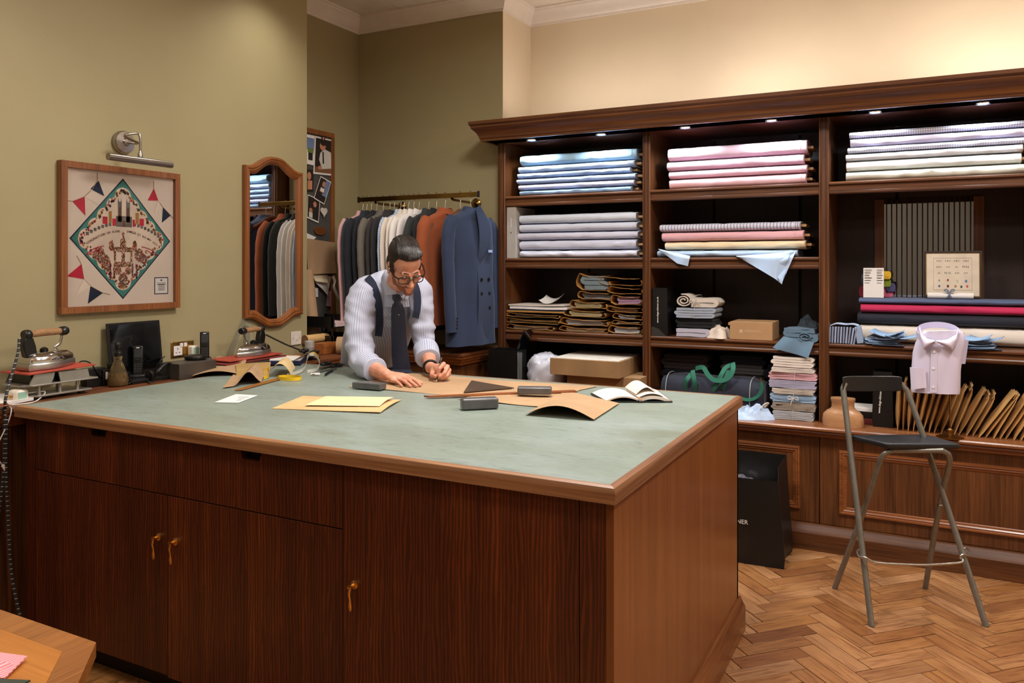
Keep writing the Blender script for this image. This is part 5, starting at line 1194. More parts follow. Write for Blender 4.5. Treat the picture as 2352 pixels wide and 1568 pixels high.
# twin-towered abbey
multi('abbey_print', [bar_(.455, .488, .62, .76), bar_(.525, .558, .62, .76), bar_(.44, .575, .585, .66), [(.455, .76), (.46, .79), (.465, .76)], [(.48, .76), (.485, .79), (.488, .76)], [(.525, .76), (.53, .79), (.535, .76)], [(.55, .76), (.555, .79), (.558, .76)]] + [bar_(.2+.03*i, .222+.03*i, .60 - .9*(.03*i-.3)**2, .622 - .9*(.03*i-.3)**2) for i in range(21) if i not in (8, 9, 10, 11, 12)], GRY, 5)
multi('abbey_doors', [bar_(.495, .518, .585, .63), bar_(.462, .48, .66, .72), bar_(.532, .55, .66, .72)], UMB, 6)
multi('flag_print', [bar_(.33, .37, .60, .65), bar_(.64, .68, .60, .65), bar_(.41, .44, .59, .64), bar_(.58, .6, .59, .64)], RED, 6)
multi('banner_print', [bar_(.38, .405, .61, .69), bar_(.605, .635, .61, .69)], GOLD, 6)
# gilded coach, horses and footmen: a fine engraving of many small touches inside simple outlines
def inside(shapes, u, v):
    for t_, *g in shapes:
        if t_ == 'e' and ((u-g[0])/g[2])**2 + ((v-g[1])/g[3])**2 < 1: return True
        if t_ == 'r' and g[0] < u < g[1] and g[2] < v < g[3]: return True
    return False
COACH = [('r', .40, .60, .40, .435), ('r', .42, .58, .285, .32), ('r', .41, .43, .32, .40), ('r', .485, .515, .32, .43), ('r', .57, .59, .32, .40), ('e', .385, .445, .022, .04), ('e', .615, .445, .022, .04), ('e', .5, .455, .03, .05), ('r', .49, .51, .5, .55), ('e', .45, .255, .03, .03), ('e', .55, .255, .03, .03)]
TEAM = [('e', .27, .385, .05, .05), ('e', .315, .34, .05, .04), ('e', .35, .30, .03, .05), ('e', .66, .375, .045, .05), ('e', .70, .345, .045, .035), ('e', .5, .20, .045, .04), ('e', .5, .16, .035, .035)]
MEN = [('r', .365, .385, .19, .31), ('r', .405, .42, .2, .31), ('r', .585, .6, .2, .31), ('r', .625, .645, .19, .31)]
cells = {0: [], 1: [], 2: [], 3: [], 4: []}
for shapes, wts in ((COACH, [0]*6 + [1]*3 + [2]), (TEAM, [0]*4 + [1]*4 + [2, 4]), (MEN, [2]*4 + [3]*3 + [1, 0])):
    for _ in range(9000):
        u, v = rd.uniform(.2, .8), rd.uniform(.12, .56)
        if inside(shapes, u, v):
            u = .5 + (u-.5)*.86; v = .30 + (v-.30)*.92 + .02; r = rd.uniform(.0024, .0052); n_ = 5; a_ = rd.uniform(0, 3); cells[rd.choice(wts)].append([(u + r*math.cos(a_+2*PI*k/n_)*.8, v + r*math.sin(a_+2*PI*k/n_)*1.2) for k in range(n_)])
for k, (m, nm) in enumerate(((GOLD, 'coach_print'), (UMB, 'coach_shade'), (RED, 'figures_print'), (NAVY, 'figures_dark'), (GRY, 'horses_print'))): multi(nm, cells[k], m, 5 + .4*k)
for s_, sgn in (('CORONATION OF KING', -1), ('CHARLES III 6th MAY 2023', 1)):
    n_ = len(s_)
    for i, c_ in enumerate(s_):
        if c_ == ' ': continue
        tt_ = (.03 + .27*(i+.5)/n_) if sgn > 0 else (-.30 + .27*(i+.5)/n_)
        u = .5 + tt_; v = .555 - 1.05*tt_*tt_; th_ = math.atan(2.1*tt_*FH/FW)
        o_ = pt(u, v, 8); tx = Vector((0, math.cos(th_), -math.sin(th_))); ty_ = Vector((0, math.sin(th_), math.cos(th_)))
        text('title_letter', c_, FW*0.024, UMB, pf, o_, tx, ty_, ext=0.0001, font_bold=True)
for s_ in (-1, 1):
    q = MB(); q.tube(spline([pt(.5+s_*.16, .45, 8), pt(.5+s_*.24, .43, 8), pt(.5+s_*.30, .39, 8), pt(.5+s_*.26, .40, 8), pt(.5+s_*.2, .425, 8), pt(.5+s_*.2, .4, 8)], 4), 0.002, 5); q.build('ribbon_print', RED, pf)
# bunting flags on cord
def tri(a, b_, c_, m): 
    q = MB(); q.add([pt(*p, 2) for p in (a, b_, c_)] + [pt(*p, 5) for p in (a, b_, c_)], [(0, 1, 2), (3, 4, 5), (0, 1, 4, 3), (1, 2, 5, 4), (2, 0, 3, 5)]); q.build('bunting_flag', m, pf, smooth=0)
tri((.10, .735), (.19, .775), (.195, .65), RFT); tri((.19, .775), (.245, .83), (.30, .725), WFT); tri((.235, .83), (.30, .89), (.345, .79), DNV)
tri((.77, .875), (.715, .785), (.81, .79), RFT); tri((.81, .80), (.845, .735), (.775, .70), WFT); tri((.855, .745), (.925, .685), (.845, .63), DNV)
tri((.165, .325), (.055, .245), (.185, .225), RFT); tri((.185, .23), (.24, .175), (.125, .125), WFT); tri((.235, .175), (.335, .13), (.215, .06), DNV)
M_TW = cloth('twine', (150, 124, 92))
for P_ in (((.02, .74), (.10, .738), (.19, .775), (.25, .83), (.29, .89), (.29, .945)), ((.77, .93), (.77, .875), (.81, .79), (.855, .745), (.925, .69), (.965, .65)), ((.13, .38), (.165, .325), (.185, .225), (.24, .175), (.33, .13), (.39, .115))):
    MB().tube([pt(u, v, 3) for u, v in P_], 0.0016, 6).build('twine', M_TW, pf)
fl('note_border', bar_(.775, .905, .105, .23), NAVY, 1); fl('note_sheet', bar_(.783, .897, .112, .223), M_PAPER, 2)
multi('note_print', [bar_(.81, .87, .135+.012*k, .139+.012*k) for k in range(4)] + [bar_(.80, .88, .185-.01*k, .1885-.01*k) for k in range(2)] + [bar_(.832, .848, .203, .213)], M_INK, 3)
MB().box(xm0+0.008, xm0+0.0095, fy0+ft_, fy1-ft_, fz0_+ft_, fz1_-ft_).build('glazing', mat('picture_glass', (250, 250, 250), 0.03, trans=1.0, var=0, ior=1.12), pf, smooth=0)
# picture light
pc = wl(283, 327, .01); pl_ = thing('picture_light', 'brushed steel picture light with curved arm above the framed print', 'lamp', (wx, pc.y, pc.z))
RX = Matrix.Rotation(PI/2, 3, 'Y')
MB().lathe([(0.0, 0.0), (0.052, 0.0), (0.056, 0.006), (0.056, 0.018), (0.05, 0.028), (0.02, 0.032), (0.014, 0.04), (0.0, 0.042)], 32, (wx, pc.y, pc.z), RX).build('wall_boss', M_STEEL, pl_, smooth=35)
ty0 = wl(250, 362, .15); ty1 = wl(393, 378, .15); tm = wl(323, 358, .14)
tbx = wx + 0.15
y_a, y_b = at(248, 364, x=tbx).y, at(394, 378, x=tbx).y; z_a = (at(248, 361, x=tbx).z + at(394, 377, x=tbx).z)/2
ym_ = at(322, 352, x=tbx).y
MB().tube(spline([(wx+0.035, pc.y, pc.z), (wx+0.08, pc.y+0.03, pc.z-0.005), (wx+0.12, ym_-0.06, pc.z+0.012), (tbx-0.01, ym_-0.012, pc.z+0.03), (tbx, ym_, pc.z+0.012), (tbx, ym_, z_a+0.05), (tbx, ym_, z_a+0.012)], 6), 0.006, 10).build('arm', M_STEEL, pl_, smooth=60)
MB().lathe([(0.006, 0), (0.011, 0.004), (0.011, 0.022), (0.007, 0.028), (0.007, 0.036)], 14, (tbx, ym_, z_a+0.012)).build('swivel', M_STEEL, pl_, smooth=40)
q = MB(); q.tube([(tbx, y_a, z_a), (tbx, y_b, z_a)], 0.0165, 24); q.build('lamp_tube', mat('steel_tube', (150, 144, 138), 0.25, 1.0, var=.06, stretch=(30, .2, 30), vs=3), pl_, smooth=50)

# ================================================================== wall mirror with shaped frame
my0, my1 = wl(562, 560, .02).y, wl(694, 560, .02).y
mzt0 = wl(562, 380, .02).z; mzb0 = wl(562, 740, .02).z
mm = thing('wall_mirror', 'tall wall mirror in golden oak frame with bowed top and bottom', 'mirror', (wx, (my0+my1)/2, mzb0))
def topz(t): # outline height along width t in 0..1
    return mzt0 + 0.005 + 0.07*sstep(0.06, 0.44, t)*sstep(.94, .56, t)
def botz(t): return mzb0 + 0.02 - 0.06*sstep(0.06, 0.44, t)*sstep(.94, .56, t)
def outline(ins):
    n_ = 24; y0, y1 = my0+ins, my1-ins; pts = []
    for i in range(n_+1):
        t = i/n_; pts.append((y0+(y1-y0)*t, botz(t)+ins))
    for i in range(n_, -1, -1):
        t = i/n_; pts.append((y0+(y1-y0)*t, topz(t)-ins))
    return pts
mp_ = [(0.0, 0.0), (0.0, 0.026), (0.006, 0.032), (0.014, 0.034), (0.02, 0.028), (0.026, 0.030), (0.034, 0.026), (0.042, 0.018), (0.046, 0.010), (0.046, 0.0)]
outs = [outline(i_) for i_, p_ in mp_]; q = MB(); rs = []
for k in range(len(outs[0])): rs.append([(wx + mp_[j][1], outs[j][k][0], outs[j][k][1]) for j in range(len(mp_))])
q.rings(rs, False, True); q.build('frame', wood('golden_oak', (98, 52, 22), (150, 90, 44), 'z', 0.3), mm, smooth=30)
q = MB(); ol = outline(0.044); q.rings([[(x, y, z) for y, z in ol] for x in (wx+0.006, wx+0.010)]); q.build('glass', M_MIRROR, mm, smooth=0)

# ================================================================== wall plates
sk = thing('wall_socket', 'brass double wall socket with white plug top above the bench', 'socket', wl(417, 803))
sy0, sy1 = wl(392, 803).y, wl(443, 800).y; sz0, sz1 = wl(392, 822).z, wl(392, 786).z
MB().box(wx, wx+0.008, sy0, sy1, sz0, sz1).build('plate', mat('polished_brass', (196, 156, 84), 0.2, 1.0), sk, smooth=0, bevel=0.003)
MB().box(wx+0.008, wx+0.0095, sy0+0.012, sy0+0.065, sz0+0.01, sz0+0.06).build('outlet', M_PAPER, sk, smooth=0, bevel=.002)
q = MB()
for dy, dz, a, b_ in ((.036, .045, .004, .009), (.027, .025, .007, .004), (.046, .025, .007, .004)): q.box(wx+0.0096, wx+0.0102, sy0+dy-a/2, sy0+dy+a/2, sz0+dz-b_/2, sz0+dz+b_/2)
o_ = q.build('pin_holes', M_INK, sk, smooth=0); o_['kind'] = 'stuff'
for dy in (.05, .075): MB().box(wx+0.008, wx+0.012, sy0+dy, sy0+dy+0.018, sz1-0.028, sz1-0.008).build('switch', M_PAPER, sk, smooth=0, bevel=.001)
pg = thing('plug_adapter', 'white plug adapter pushed into the brass wall socket', 'plug', (wx+0.02, sy1-0.02, sz0+0.02))
MB().box(wx+0.009, wx+0.05, sy1-0.045, sy1+0.004, sz0+0.004, sz0+0.056).build('adapter_body', mat('warm_white_plastic', (222, 214, 200), .4), pg, smooth=40, bevel=.008)
MB().box(wx+0.05, wx+0.0506, sy1-0.038, sy1-0.004, sz0+0.014, sz0+0.046).build('label', mat('green_label', (150, 190, 170), .5), pg, smooth=0)
sw = thing('light_switch', 'white square light switch below the wall mirror', 'switch', wl(678, 777))
wy0, wy1 = wl(667, 777).y, wl(690, 777).y; wz0, wz1 = wl(667, 793).z, wl(667, 762).z
MB().box(wx, wx+0.009, wy0, wy1, wz0, wz1).build('plate', mat('white_switch', (226, 216, 204), .35), sw, smooth=40, bevel=.003)
MB().box(wx+0.009, wx+0.013, (wy0+wy1)/2-0.006, (wy0+wy1)/2+0.006, (wz0+wz1)/2-0.012, (wz0+wz1)/2+0.012).build('rocker', MATS['white_switch'], sw, smooth=0, bevel=.001)
for s_ in (-1, 1): MB().lathe([(0, 0), (.003, 0), (.003, .001), (0, .001)], 8, (wx+0.009, (wy0+wy1)/2+s_*0.03, (wz0+wz1)/2), RX).build('screw', M_STEEL, sw)
# ================================================================== bench objects
bz = BT + 0.0008
def bat(px, py): return at(px, py, z=bz)
M_ALU = mat('cast_aluminium', (168, 164, 156), 0.4, 0.75, var=.05, vs=20, bmp=.05)
M_BAKE = mat('black_bakelite', (20, 19, 19), .3, var=0)
M_CORK = mat('cork_handle', (150, 112, 76), .8, var=.12, vs=60)
M_SILI = mat('red_silicone', (168, 66, 48), .6)
# iron stand
ic = bat(140, 893); ang = math.radians(90)   # stand long axis along +Y
st = thing('iron_stand', 'cast aluminium two-tier iron stand with red silicone pad at the bench end', 'stand', (-3.27, ic.y, bz), 0)
sx0 = -3.275
p_f = bat(85, 912); p_b = bat(215, 890)
sY0, sY1 = 1.99, 2.36; sX0, sX1 = -3.37, -3.185
sY0 = at(70, 905, x=sX1).y; sY1 = at(216, 890, x=sX1).y
def plate(z, t, ins=0, m=M_ALU, name='deck', y0=None, y1=None):
    a, b_ = (y0 or sY0)+ins, (y1 or sY1)-ins; c_ = 0.03
    P_ = [(sX0+ins+c_, a), (sX1-ins-c_, a), (sX1-ins, a+c_), (sX1-ins, b_), (sX0+ins, b_), (sX0+ins, a+c_)]
    return MB().prism(P_, 'z', z, z+t).build(name, m, st, smooth=0, bevel=.002)
for x in (sX0+.03, sX1-.03):
    for y in (sY0+.04, sY1-.04): MB().lathe([(.012, 0), (.014, .004), (.012, .012)], 12, (x, y, bz)).build('foot', M_BAKE, st)
plate(bz+.012, .008, .005); plate(bz+.058, .007, 0, y0=sY0-.02, y1=sY1+.02)
for x in (sX0+.025, sX1-.025):
    for y in (sY0+.05, (sY0+sY1)/2, sY1-.06): MB().tube([(x, y, bz+.02), (x, y, bz+.058)], [.008, .006], 10).build('post', M_ALU, st)
q = MB(); a0, a1 = sY0+.0, sY1-.015
for X_ in (sX1-.012, sX0+.006): q.prism([(a0, bz+.065), (a0+.09, bz+.065), (a0+.10, bz+.085), (a0+.105, bz+.106), (a0+.02, bz+.106)], 'x', X_, X_+.006); q.prism([(a0+.13, bz+.065), (a1, bz+.065), (a1-.01, bz+.106), (a0+.12, bz+.106), (a0+.125, bz+.085)], 'x', X_, X_+.006)
o_ = q.build('side_wall', M_ALU, st, smooth=0); o_['kind'] = 'stuff'
MB().box(sX0+.03, sX1-.03, a0+.02, a1-.02, bz+.066, bz+.1).build('heat_core', M_BAKE, st, smooth=0)
q = MB(); q.prism([(a0-.01, bz+.107), (a1+.02, bz+.116), (a1+.02, bz+.122), (a0-.01, bz+.113)], 'x', sX0-.002, sX1+.004); q.build('silicone_pad', M_SILI, st, smooth=0, bevel=.001)
def iron(label, org, rot, tilt_=0.0, sc=1.0):
    """electric tailor's iron; local +y is the toe"""
    t = thing('tailors_iron', label, 'iron', org, rot, None, True)
    t.rotation_euler = (tilt_, 0, rot); t.scale = (sc, sc, sc*.84)
    def sole(s_, z): 
        P_ = []
        for i in range(28):
            a = 2*PI*i/28; x = math.cos(a)*.062*s_; y = math.sin(a)
            y = y*.125*s_ if y < 0 else y*.125*s_
            if y > 0: x *= max(.12, 1-(y/(.125*s_))**1.6*.8)
            else: x *= 1.0 if abs(y) < .1*s_ else .97; 
            if y < -.085*s_: y = -.085*s_ - (abs(y)-.085*s_)*.3; x = math.copysign(max(abs(x), .05*s_), x) if abs(math.cos(a)) > .05 else x
            P_.append((x, y, z))
        return P_
    MB().rings([sole(.98, 0), sole(1, .004), sole(1, .026), sole(.97, .03)]).build('sole_plate', mat('iron_sole', (176, 172, 166), .3, .9), t, smooth=35)
    MB().rings([sole(.93, .03), sole(.95, .04), sole(.9, .055), sole(.74, .07), sole(.5, .077)]).build('hood', mat('iron_chrome', (200, 198, 196), .1, 1.0, var=.02), t, smooth=50)
    q = MB(); q.prism([(-.085, .06), (-.04, .062), (-.045, .11), (-.055, .15), (-.085, .155), (-.095, .12)], 'x', -.016, .016); q.build('rear_bracket', M_BAKE, t, smooth=30, bevel=.004)
    MB().lathe([(.02, 0), (.024, .006), (.024, .02), (.02, .026)], 16, (-.0, -.085, .165), Matrix.Rotation(-PI/2, 3, 'X')).build('rear_cap', M_BAKE, t, smooth=40)
    MB().tube([(0, -.065, .165), (0, -.02, .168), (0, .03, .167), (0, .065, .166)], [.015, .0175, .017, .0155], 16).build('handle', M_CORK, t, smooth=60)
    MB().lathe([(.019, 0), (.022, .005), (.022, .022), (.017, .03)], 16, (0, .063, .166), Matrix.Rotation(-PI/2, 3, 'X')).build('front_cap', M_BAKE, t, smooth=40)
    MB().tube(spline([(0, .072, .15), (0, .066, .125), (0, .06, .105), (0, .04, .09), (0, .05, .075)], 4), .006, 8, flat=.4, up=(1, 0, 0)).build('front_strut', M_STEEL, t, smooth=60)
    MB().lathe([(.014, 0), (.016, .004), (.014, .016), (.006, .022), (0, .022)], 14, (0, -.005, .076)).build('thermostat_knob', M_BAKE, t, smooth=40)
    return t
pcen = (a0+a1)/2
ir1 = iron('chrome electric iron with cork handle resting on the aluminium iron stand', ((sX0+sX1)/2, pcen-.01, bz+.1195), 0.0, 0.027, 1.05)
# woven iron flex, down to the floor
xi = (sX0+sX1)/2
flex_m = stripes('woven_flex', (14, 14, 15), (190, 190, 186), 'z', 55, .1, rough=.6)
fp = [(xi, pcen-.12, bz+.25), (xi+.04, pcen-.15, bz+.19), (BX-.005, 1.8, bz+.06), (BX+.004, 1.787, bz-.02), (BX+.0, 1.785, .7), (BX-.012, 1.76, .45), (BX-.014, 1.74, .2), (BX+.02, 1.70, .05), (BX+.1, 1.66, .012), (BX+.2, 1.72, .01), (BX+.16, 1.79, .05), (BX+.1, 1.797, .14), (BX+.045, 1.79, .32), (BX+.02, 1.79, .55), (BX+.01, 1.788, .75), (BX+.008, 1.792, bz-.04)]
tag(MB().tube(spline(fp, 6), .0055, 8).build('iron_flex', flex_m, smooth=60), 'black and white woven iron flex looping down beside the cutting table', 'cord')
# laptop
lp0 = wl(258, 745, .06); lw = 0.36
lx0 = -3.40; ly0, ly1 = at(262, 880, x=lx0+.04).y, at(384, 850, x=lx0+.04).y
lt = thing('laptop', 'open black laptop standing on the bench against the wall', 'laptop', (lx0+.1, (ly0+ly1)/2, bz))
lh = at(320, 738, x=lx0).z - bz
MB().box(lx0+.0, lx0+.17, ly0, ly1, bz, bz+.018).build('base', M_SATBLK, lt, smooth=0, bevel=.004)
q = MB(); q.obox((lx0-.005, (ly0+ly1)/2, bz+.02+lh/2-.01), (.009, ly1-ly0, lh-.02), Matrix.Rotation(-.12, 3, 'Y')); q.build('screen_lid', M_SATBLK, lt, smooth=0, bevel=.003)
q = MB(); q.obox((lx0+.0, (ly0+ly1)/2, bz+.02+lh/2-.005), (.001, (ly1-ly0)-.03, lh-.05), Matrix.Rotation(-.12, 3, 'Y')); q.build('screen', mat('dark_glass_screen', (8, 8, 10), .06, var=0, coat=.6), lt, smooth=0)
q = MB()
for i in range(12):
    for j in range(5): q.box(lx0+.03+.018*j, lx0+.044+.018*j, ly0+.02+(ly1-ly0-.04)*i/12, ly0+.02+(ly1-ly0-.04)*(i+.8)/12, bz+.018, bz+.0205)
o_ = q.build('keyboard', M_BAKE, lt, smooth=0); o_['kind'] = 'stuff'
# power bricks
for k, (px, py, w_, d_, h_, lb) in enumerate([(213, 868, .05, .09, .085, 'tall black power brick behind the iron stand'), (242, 862, .05, .055, .075, 'black power brick with white label beside the glass bottle'), (262, 855, .04, .05, .10, 'upright black power brick next to the laptop')]):
    p = bat(px, py); x_ = -3.34 + .012*k; y_ = at(px, py, x=x_).y
    t = thing('power_brick', lb, 'adapter', (x_, y_, bz), 0, 'power bricks on the bench'); MB().box(x_-w_/2, x_+w_/2, y_-d_/2, y_+d_/2, bz, bz+h_).build('case', M_SATBLK, t, smooth=0, bevel=.004)
    if k: MB().box(x_+w_/2, x_+w_/2+.0005, y_-d_*.3, y_-d_*.1, bz+h_*.4, bz+h_*.85).build('label', M_PAPER, t, smooth=0)
xb2 = -3.3
def bx2(px, py, x): return at(px, py, x=x)
# faceted glass spray bottle
gp = bat(271, 886)
gb_ = thing('spray_bottle', 'faceted amber glass spray bottle with black pump standing on the bench', 'bottle', (gp.x, gp.y, bz))
prof = [(.034, 0), (.042, .006), (.045, .02), (.044, .035), (.04, .052), (.033, .072), (.025, .092), (.0185, .108), (.016, .116), (.018, .122), (.018, .134), (.014, .136)]
q = MB(); rs = []; n_ = 14
for j, (r, z) in enumerate(prof):
    sft = .5*(j % 2); rs.append([(gp.x + r*math.cos(2*PI*(k+sft)/n_)*(1.0 if j > 6 else 1), gp.y + r*math.sin(2*PI*(k+sft)/n_), bz+z*1.02) for k in range(n_)])
vs_ = [p for r in rs for p in r]; fs_ = []
for j in range(len(rs)-1):
    for k in range(n_):
        a, b_ = j*n_+k, j*n_+(k+1) % n_; c_, d_ = (j+1)*n_+k, (j+1)*n_+(k+1) % n_
        if j % 2 == 0: fs_ += [(a, b_, c_), (b_, d_, c_)]
        else: fs_ += [(a, b_, d_), (a, d_, c_)]
fs_.append(tuple(range(n_-1, -1, -1))); fs_.append(tuple(range((len(rs)-1)*n_, len(rs)*n_)))
q.add(vs_, fs_); q.build('glass_body', mat('amber_glass', (214, 190, 140), .05, trans=.92, var=.05), gb_, smooth=0)
MB().lathe([(.036, .008), (.038, .03), (.03, .05), (.001, .05)], 14, (gp.x, gp.y, bz)).build('liquid', mat('amber_liquid', (150, 108, 50), .1, trans=.6), gb_, smooth=30)
MB().lathe([(.019, .136), (.019, .152), (.013, .158), (.013, .168), (.016, .172), (.016, .19), (.008, .2), (0, .2)], 16, (gp.x, gp.y, bz)).build('pump', M_BAKE, gb_, smooth=35)
MB().tube(spline([(gp.x, gp.y-.05, bz+.188), (gp.x, gp.y-.02, bz+.196), (gp.x, gp.y+.03, bz+.216), (gp.x, gp.y+.075, bz+.222)], 4), [.004]*13, 6, flat=.5).build('spray_lever', M_BAKE, gb_, smooth=50)
MB().tube([(gp.x, gp.y+.07, bz+.216), (gp.x, gp.y+.06, bz+.19), (gp.x, gp.y+.08, bz+.165)], .003, 6).build('trigger', M_BAKE, gb_, smooth=50)
# cordless phones
def phone(label, p, rz, lean, cradle):
    t = thing('cordless_phone', label, 'phone', p, rz, None, True)
    R_ = Matrix.Rotation(-lean, 3, 'X'); up = Vector((0, 0, .02 if cradle else 0))
    if cradle: MB().box(-.034, .034, -.04, .045, 0, .026).build('cradle', M_SATBLK, t, smooth=40, bevel=.006)
    q = MB(); q.obox(up + R_ @ Vector((0, 0, .07)), (.046, .02, .142), R_); q.build('handset', M_SATBLK, t, smooth=40, bevel=.006)
    q = MB(); q.obox(up + R_ @ Vector((0, -.0103, .105)), (.032, .001, .04), R_); q.build('display', mat('phone_screen', (58, 60, 60), .2), t, smooth=0)
    q = MB(); q.obox(up + R_ @ Vector((0, -.0103, .07)), (.02, .002, .012), R_); q.build('navigation_key', M_BAKE, t, smooth=0, bevel=.001)
    for i in range(4):
        for j in range(3): q = MB(); q.obox(up + R_ @ Vector(((j-1)*.012, -.0103, .052-.011*i)), (.009, .0016, .006), R_); q.build('key', mat('phone_key', (52, 52, 52), .4), t, smooth=0)
    q = MB(); q.obox(up + R_ @ Vector((0, -.0103, .131)), (.014, .0006, .004), R_); q.build('maker_mark', M_WTXT, t, smooth=0)
    return t
p = bat(308, 872); phone('black cordless phone upright in its cradle beside the glass bottle', (p.x, p.y+.02, bz), TH+.35, .12, True)
# grey steel block with round puck and second phone
p = bat(470, 866)
Yb0, Yb1 = at(412, 868, x=-3.16).y, at(497, 856, x=-3.16).y
tag(MB().box(-3.30, -3.16, Yb0, Yb1, bz, bz+.075).build('steel_block', mat('dull_steel', (92, 86, 80), .45, .7, var=.12, vs=6), smooth=0, bevel=.002), 'dull grey steel pressing block on the bench', 'block')
pk = Vector((-3.25, at(449, 824, x=-3.25).y, bz+.0755))
t = thing('round_speaker', 'flat round black puck speaker lying on the steel block', 'speaker', pk); MB().lathe([(.04, 0), (.052, .004), (.054, .012), (.05, .02), (.03, .024), (0, .0245)], 32, pk).build('case', M_SATBLK, t, smooth=45); MB().lathe([(.018, .0245), (.02, .0255), (.016, .026), (.0, .026)], 20, pk).build('top_ring', M_BAKE, t, smooth=45)
phone('black cordless phone standing behind the puck speaker', (-3.345, at(470, 830, x=-3.345).y, bz+.0), TH+.4, .1, True).location.z = bz + .04
tag(MB().box(-3.40, -3.31, at(455, 840, x=-3.34).y, at(490, 840, x=-3.34).y, bz, bz+.039).build('black_stand_box', M_SATBLK, smooth=0, bevel=.003), 'low black box under the rear cordless phone', 'box')
# headset and tangled leads
hp = Vector((-3.23, at(385, 850, x=-3.23).y, bz))
hs = thing('headset', 'black telephone headset lying by the laptop', 'headset', hp)
MB().tube(spline([hp + Vector((0, -.075, .02)), hp + Vector((.01, -.06, .055)), hp + Vector((0, 0, .078)), hp + Vector((-.01, .06, .05)), hp + Vector((0, .075, .018))], 6), .006, 8, flat=1.8).build('headband', M_SATBLK, hs, smooth=60)
for s_ in (-1, 1): MB().lathe([(.022, 0), (.026, .006), (.024, .016), (.01, .02)], 18, hp + Vector((-.005, .075*s_-.008, .027)), Matrix.Rotation(PI/2, 3, 'X')).build('ear_cushion', M_BAKE, hs, smooth=50)
MB().tube(spline([hp + Vector((.01, -.075, .03)), hp + Vector((.04, -.1, .06)), hp + Vector((.06, -.09, .1)), hp + Vector((.055, -.06, .12))], 5), .0025, 6).build('microphone_boom', M_SATBLK, hs, smooth=60)
rd = random.Random(12)
for k, lb in enumerate(['black lead coiled behind the cordless phone cradle', 'black lead snaking from the power bricks to the laptop', 'black lead looped by the headset']):
    c_ = [(-3.27, gp.y+.12), (-3.36, gp.y-.08), (-3.22, hp.y-.05)][k]; P_ = [(c_[0] + .05*math.cos(i*1.1+k)+rd.uniform(-.015, .015), c_[1] + .085*math.sin(i*.83+k)+rd.uniform(-.02, .02), bz + .004 + .004*(i % 3)) for i in range(9)]
    if k == 1: P_ = [(-3.34, gp.y-.16, bz+.085), (-3.33, gp.y-.13, bz+.12), (-3.32, gp.y-.09, bz+.11), (-3.31, gp.y-.05, bz+.05), (-3.33, gp.y+.02, bz+.006), (-3.34, gp.y+.1, bz+.006)]
    tag(MB().tube(spline(P_, 5), .003, 6).build('power_lead', M_SATBLK, smooth=60), lb, 'cord', 'leads on the bench')
# loose plug with white cable at the bench end
pp_ = bat(42, 922); pl2 = thing('loose_plug', 'white plug with green label lying at the bench end', 'plug', (pp_.x, pp_.y, bz))
MB().box(pp_.x-.026, pp_.x+.026, pp_.y-.03, pp_.y+.03, bz, bz+.05).build('plug_body', MATS['warm_white_plastic'], pl2, smooth=40, bevel=.012)
MB().box(pp_.x+.0262, pp_.x+.0268, pp_.y-.016, pp_.y+.018, bz+.012, bz+.04).build('green_label', MATS['green_label'], pl2, smooth=0)
for s_ in (-1, 1): MB().box(pp_.x-.012*s_-.003, pp_.x-.012*s_+.003, pp_.y-.044, pp_.y-.03, bz+.02, bz+.03).build('pin', M_BRASS, pl2, smooth=0)
P_ = [(pp_.x+.01, pp_.y+.03, bz+.03), (pp_.x+.03, pp_.y+.09, bz+.03), (pp_.x+.05, pp_.y+.05, bz+.004), (BX-.02, pp_.y-.02, bz+.004), (BX-.05, pp_.y-.1, bz+.004), (BX+.004, pp_.y-.1, bz+.001), (BX+.008, pp_.y-.112, bz-.05), (BX+.006, pp_.y-.15, bz-.13), (BX+.006, pp_.y-.155, bz-.17), (BX+.008, pp_.y-.135, bz-.21)]
t = thing('white_cable', 'thin white cable hanging over the bench edge with a connector end', 'cord', (BX, pp_.y-.1, bz-.2)); MB().tube(spline(P_, 6), .0022, 6).build('cable', M_PAPER, t, smooth=60)
q = MB(); q.obox((BX+.009, pp_.y-.128, bz-.222), (.006, .012, .026), Matrix.Rotation(.5, 3, 'X')); q.build('connector', M_PAPER, t, smooth=0, bevel=.002)
# papers on the bench at the far left
for k, (x0, x1, y0, y1, lb) in enumerate([(-3.43, -3.2, 1.35, 1.95, 'white printed papers on the bench beside the loose plug')]):
    tag(MB().grid(lambda u, v: (x0+(x1-x0)*u, y0+(y1-y0)*v, bz + .012 + .004*math.sin(v*7)), 6, 10, .012).build('paper_sheaf', M_PAPER, smooth=40), lb, 'paper')
q = MB(); ps = bat(14, 938); rdd = random.Random(2)
q.rings([[(ps.x-.03 + (.075+rdd.uniform(-.02, .02))*math.cos(2*PI*i/14), ps.y-.09 + (.12+rdd.uniform(-.03, .03))*math.sin(2*PI*i/14), bz+.0126) for i in range(14)] for _ in range(1)]*1 + [[(ps.x-.03 + .06*math.cos(2*PI*i/14), ps.y-.09 + .1*math.sin(2*PI*i/14), bz+.014) for i in range(14)]]); tag(q.build('leather_scrap', mat('tan_leather', (140, 74, 40), .5), smooth=0), 'ragged tan leather scrap at the bench end', 'leather')
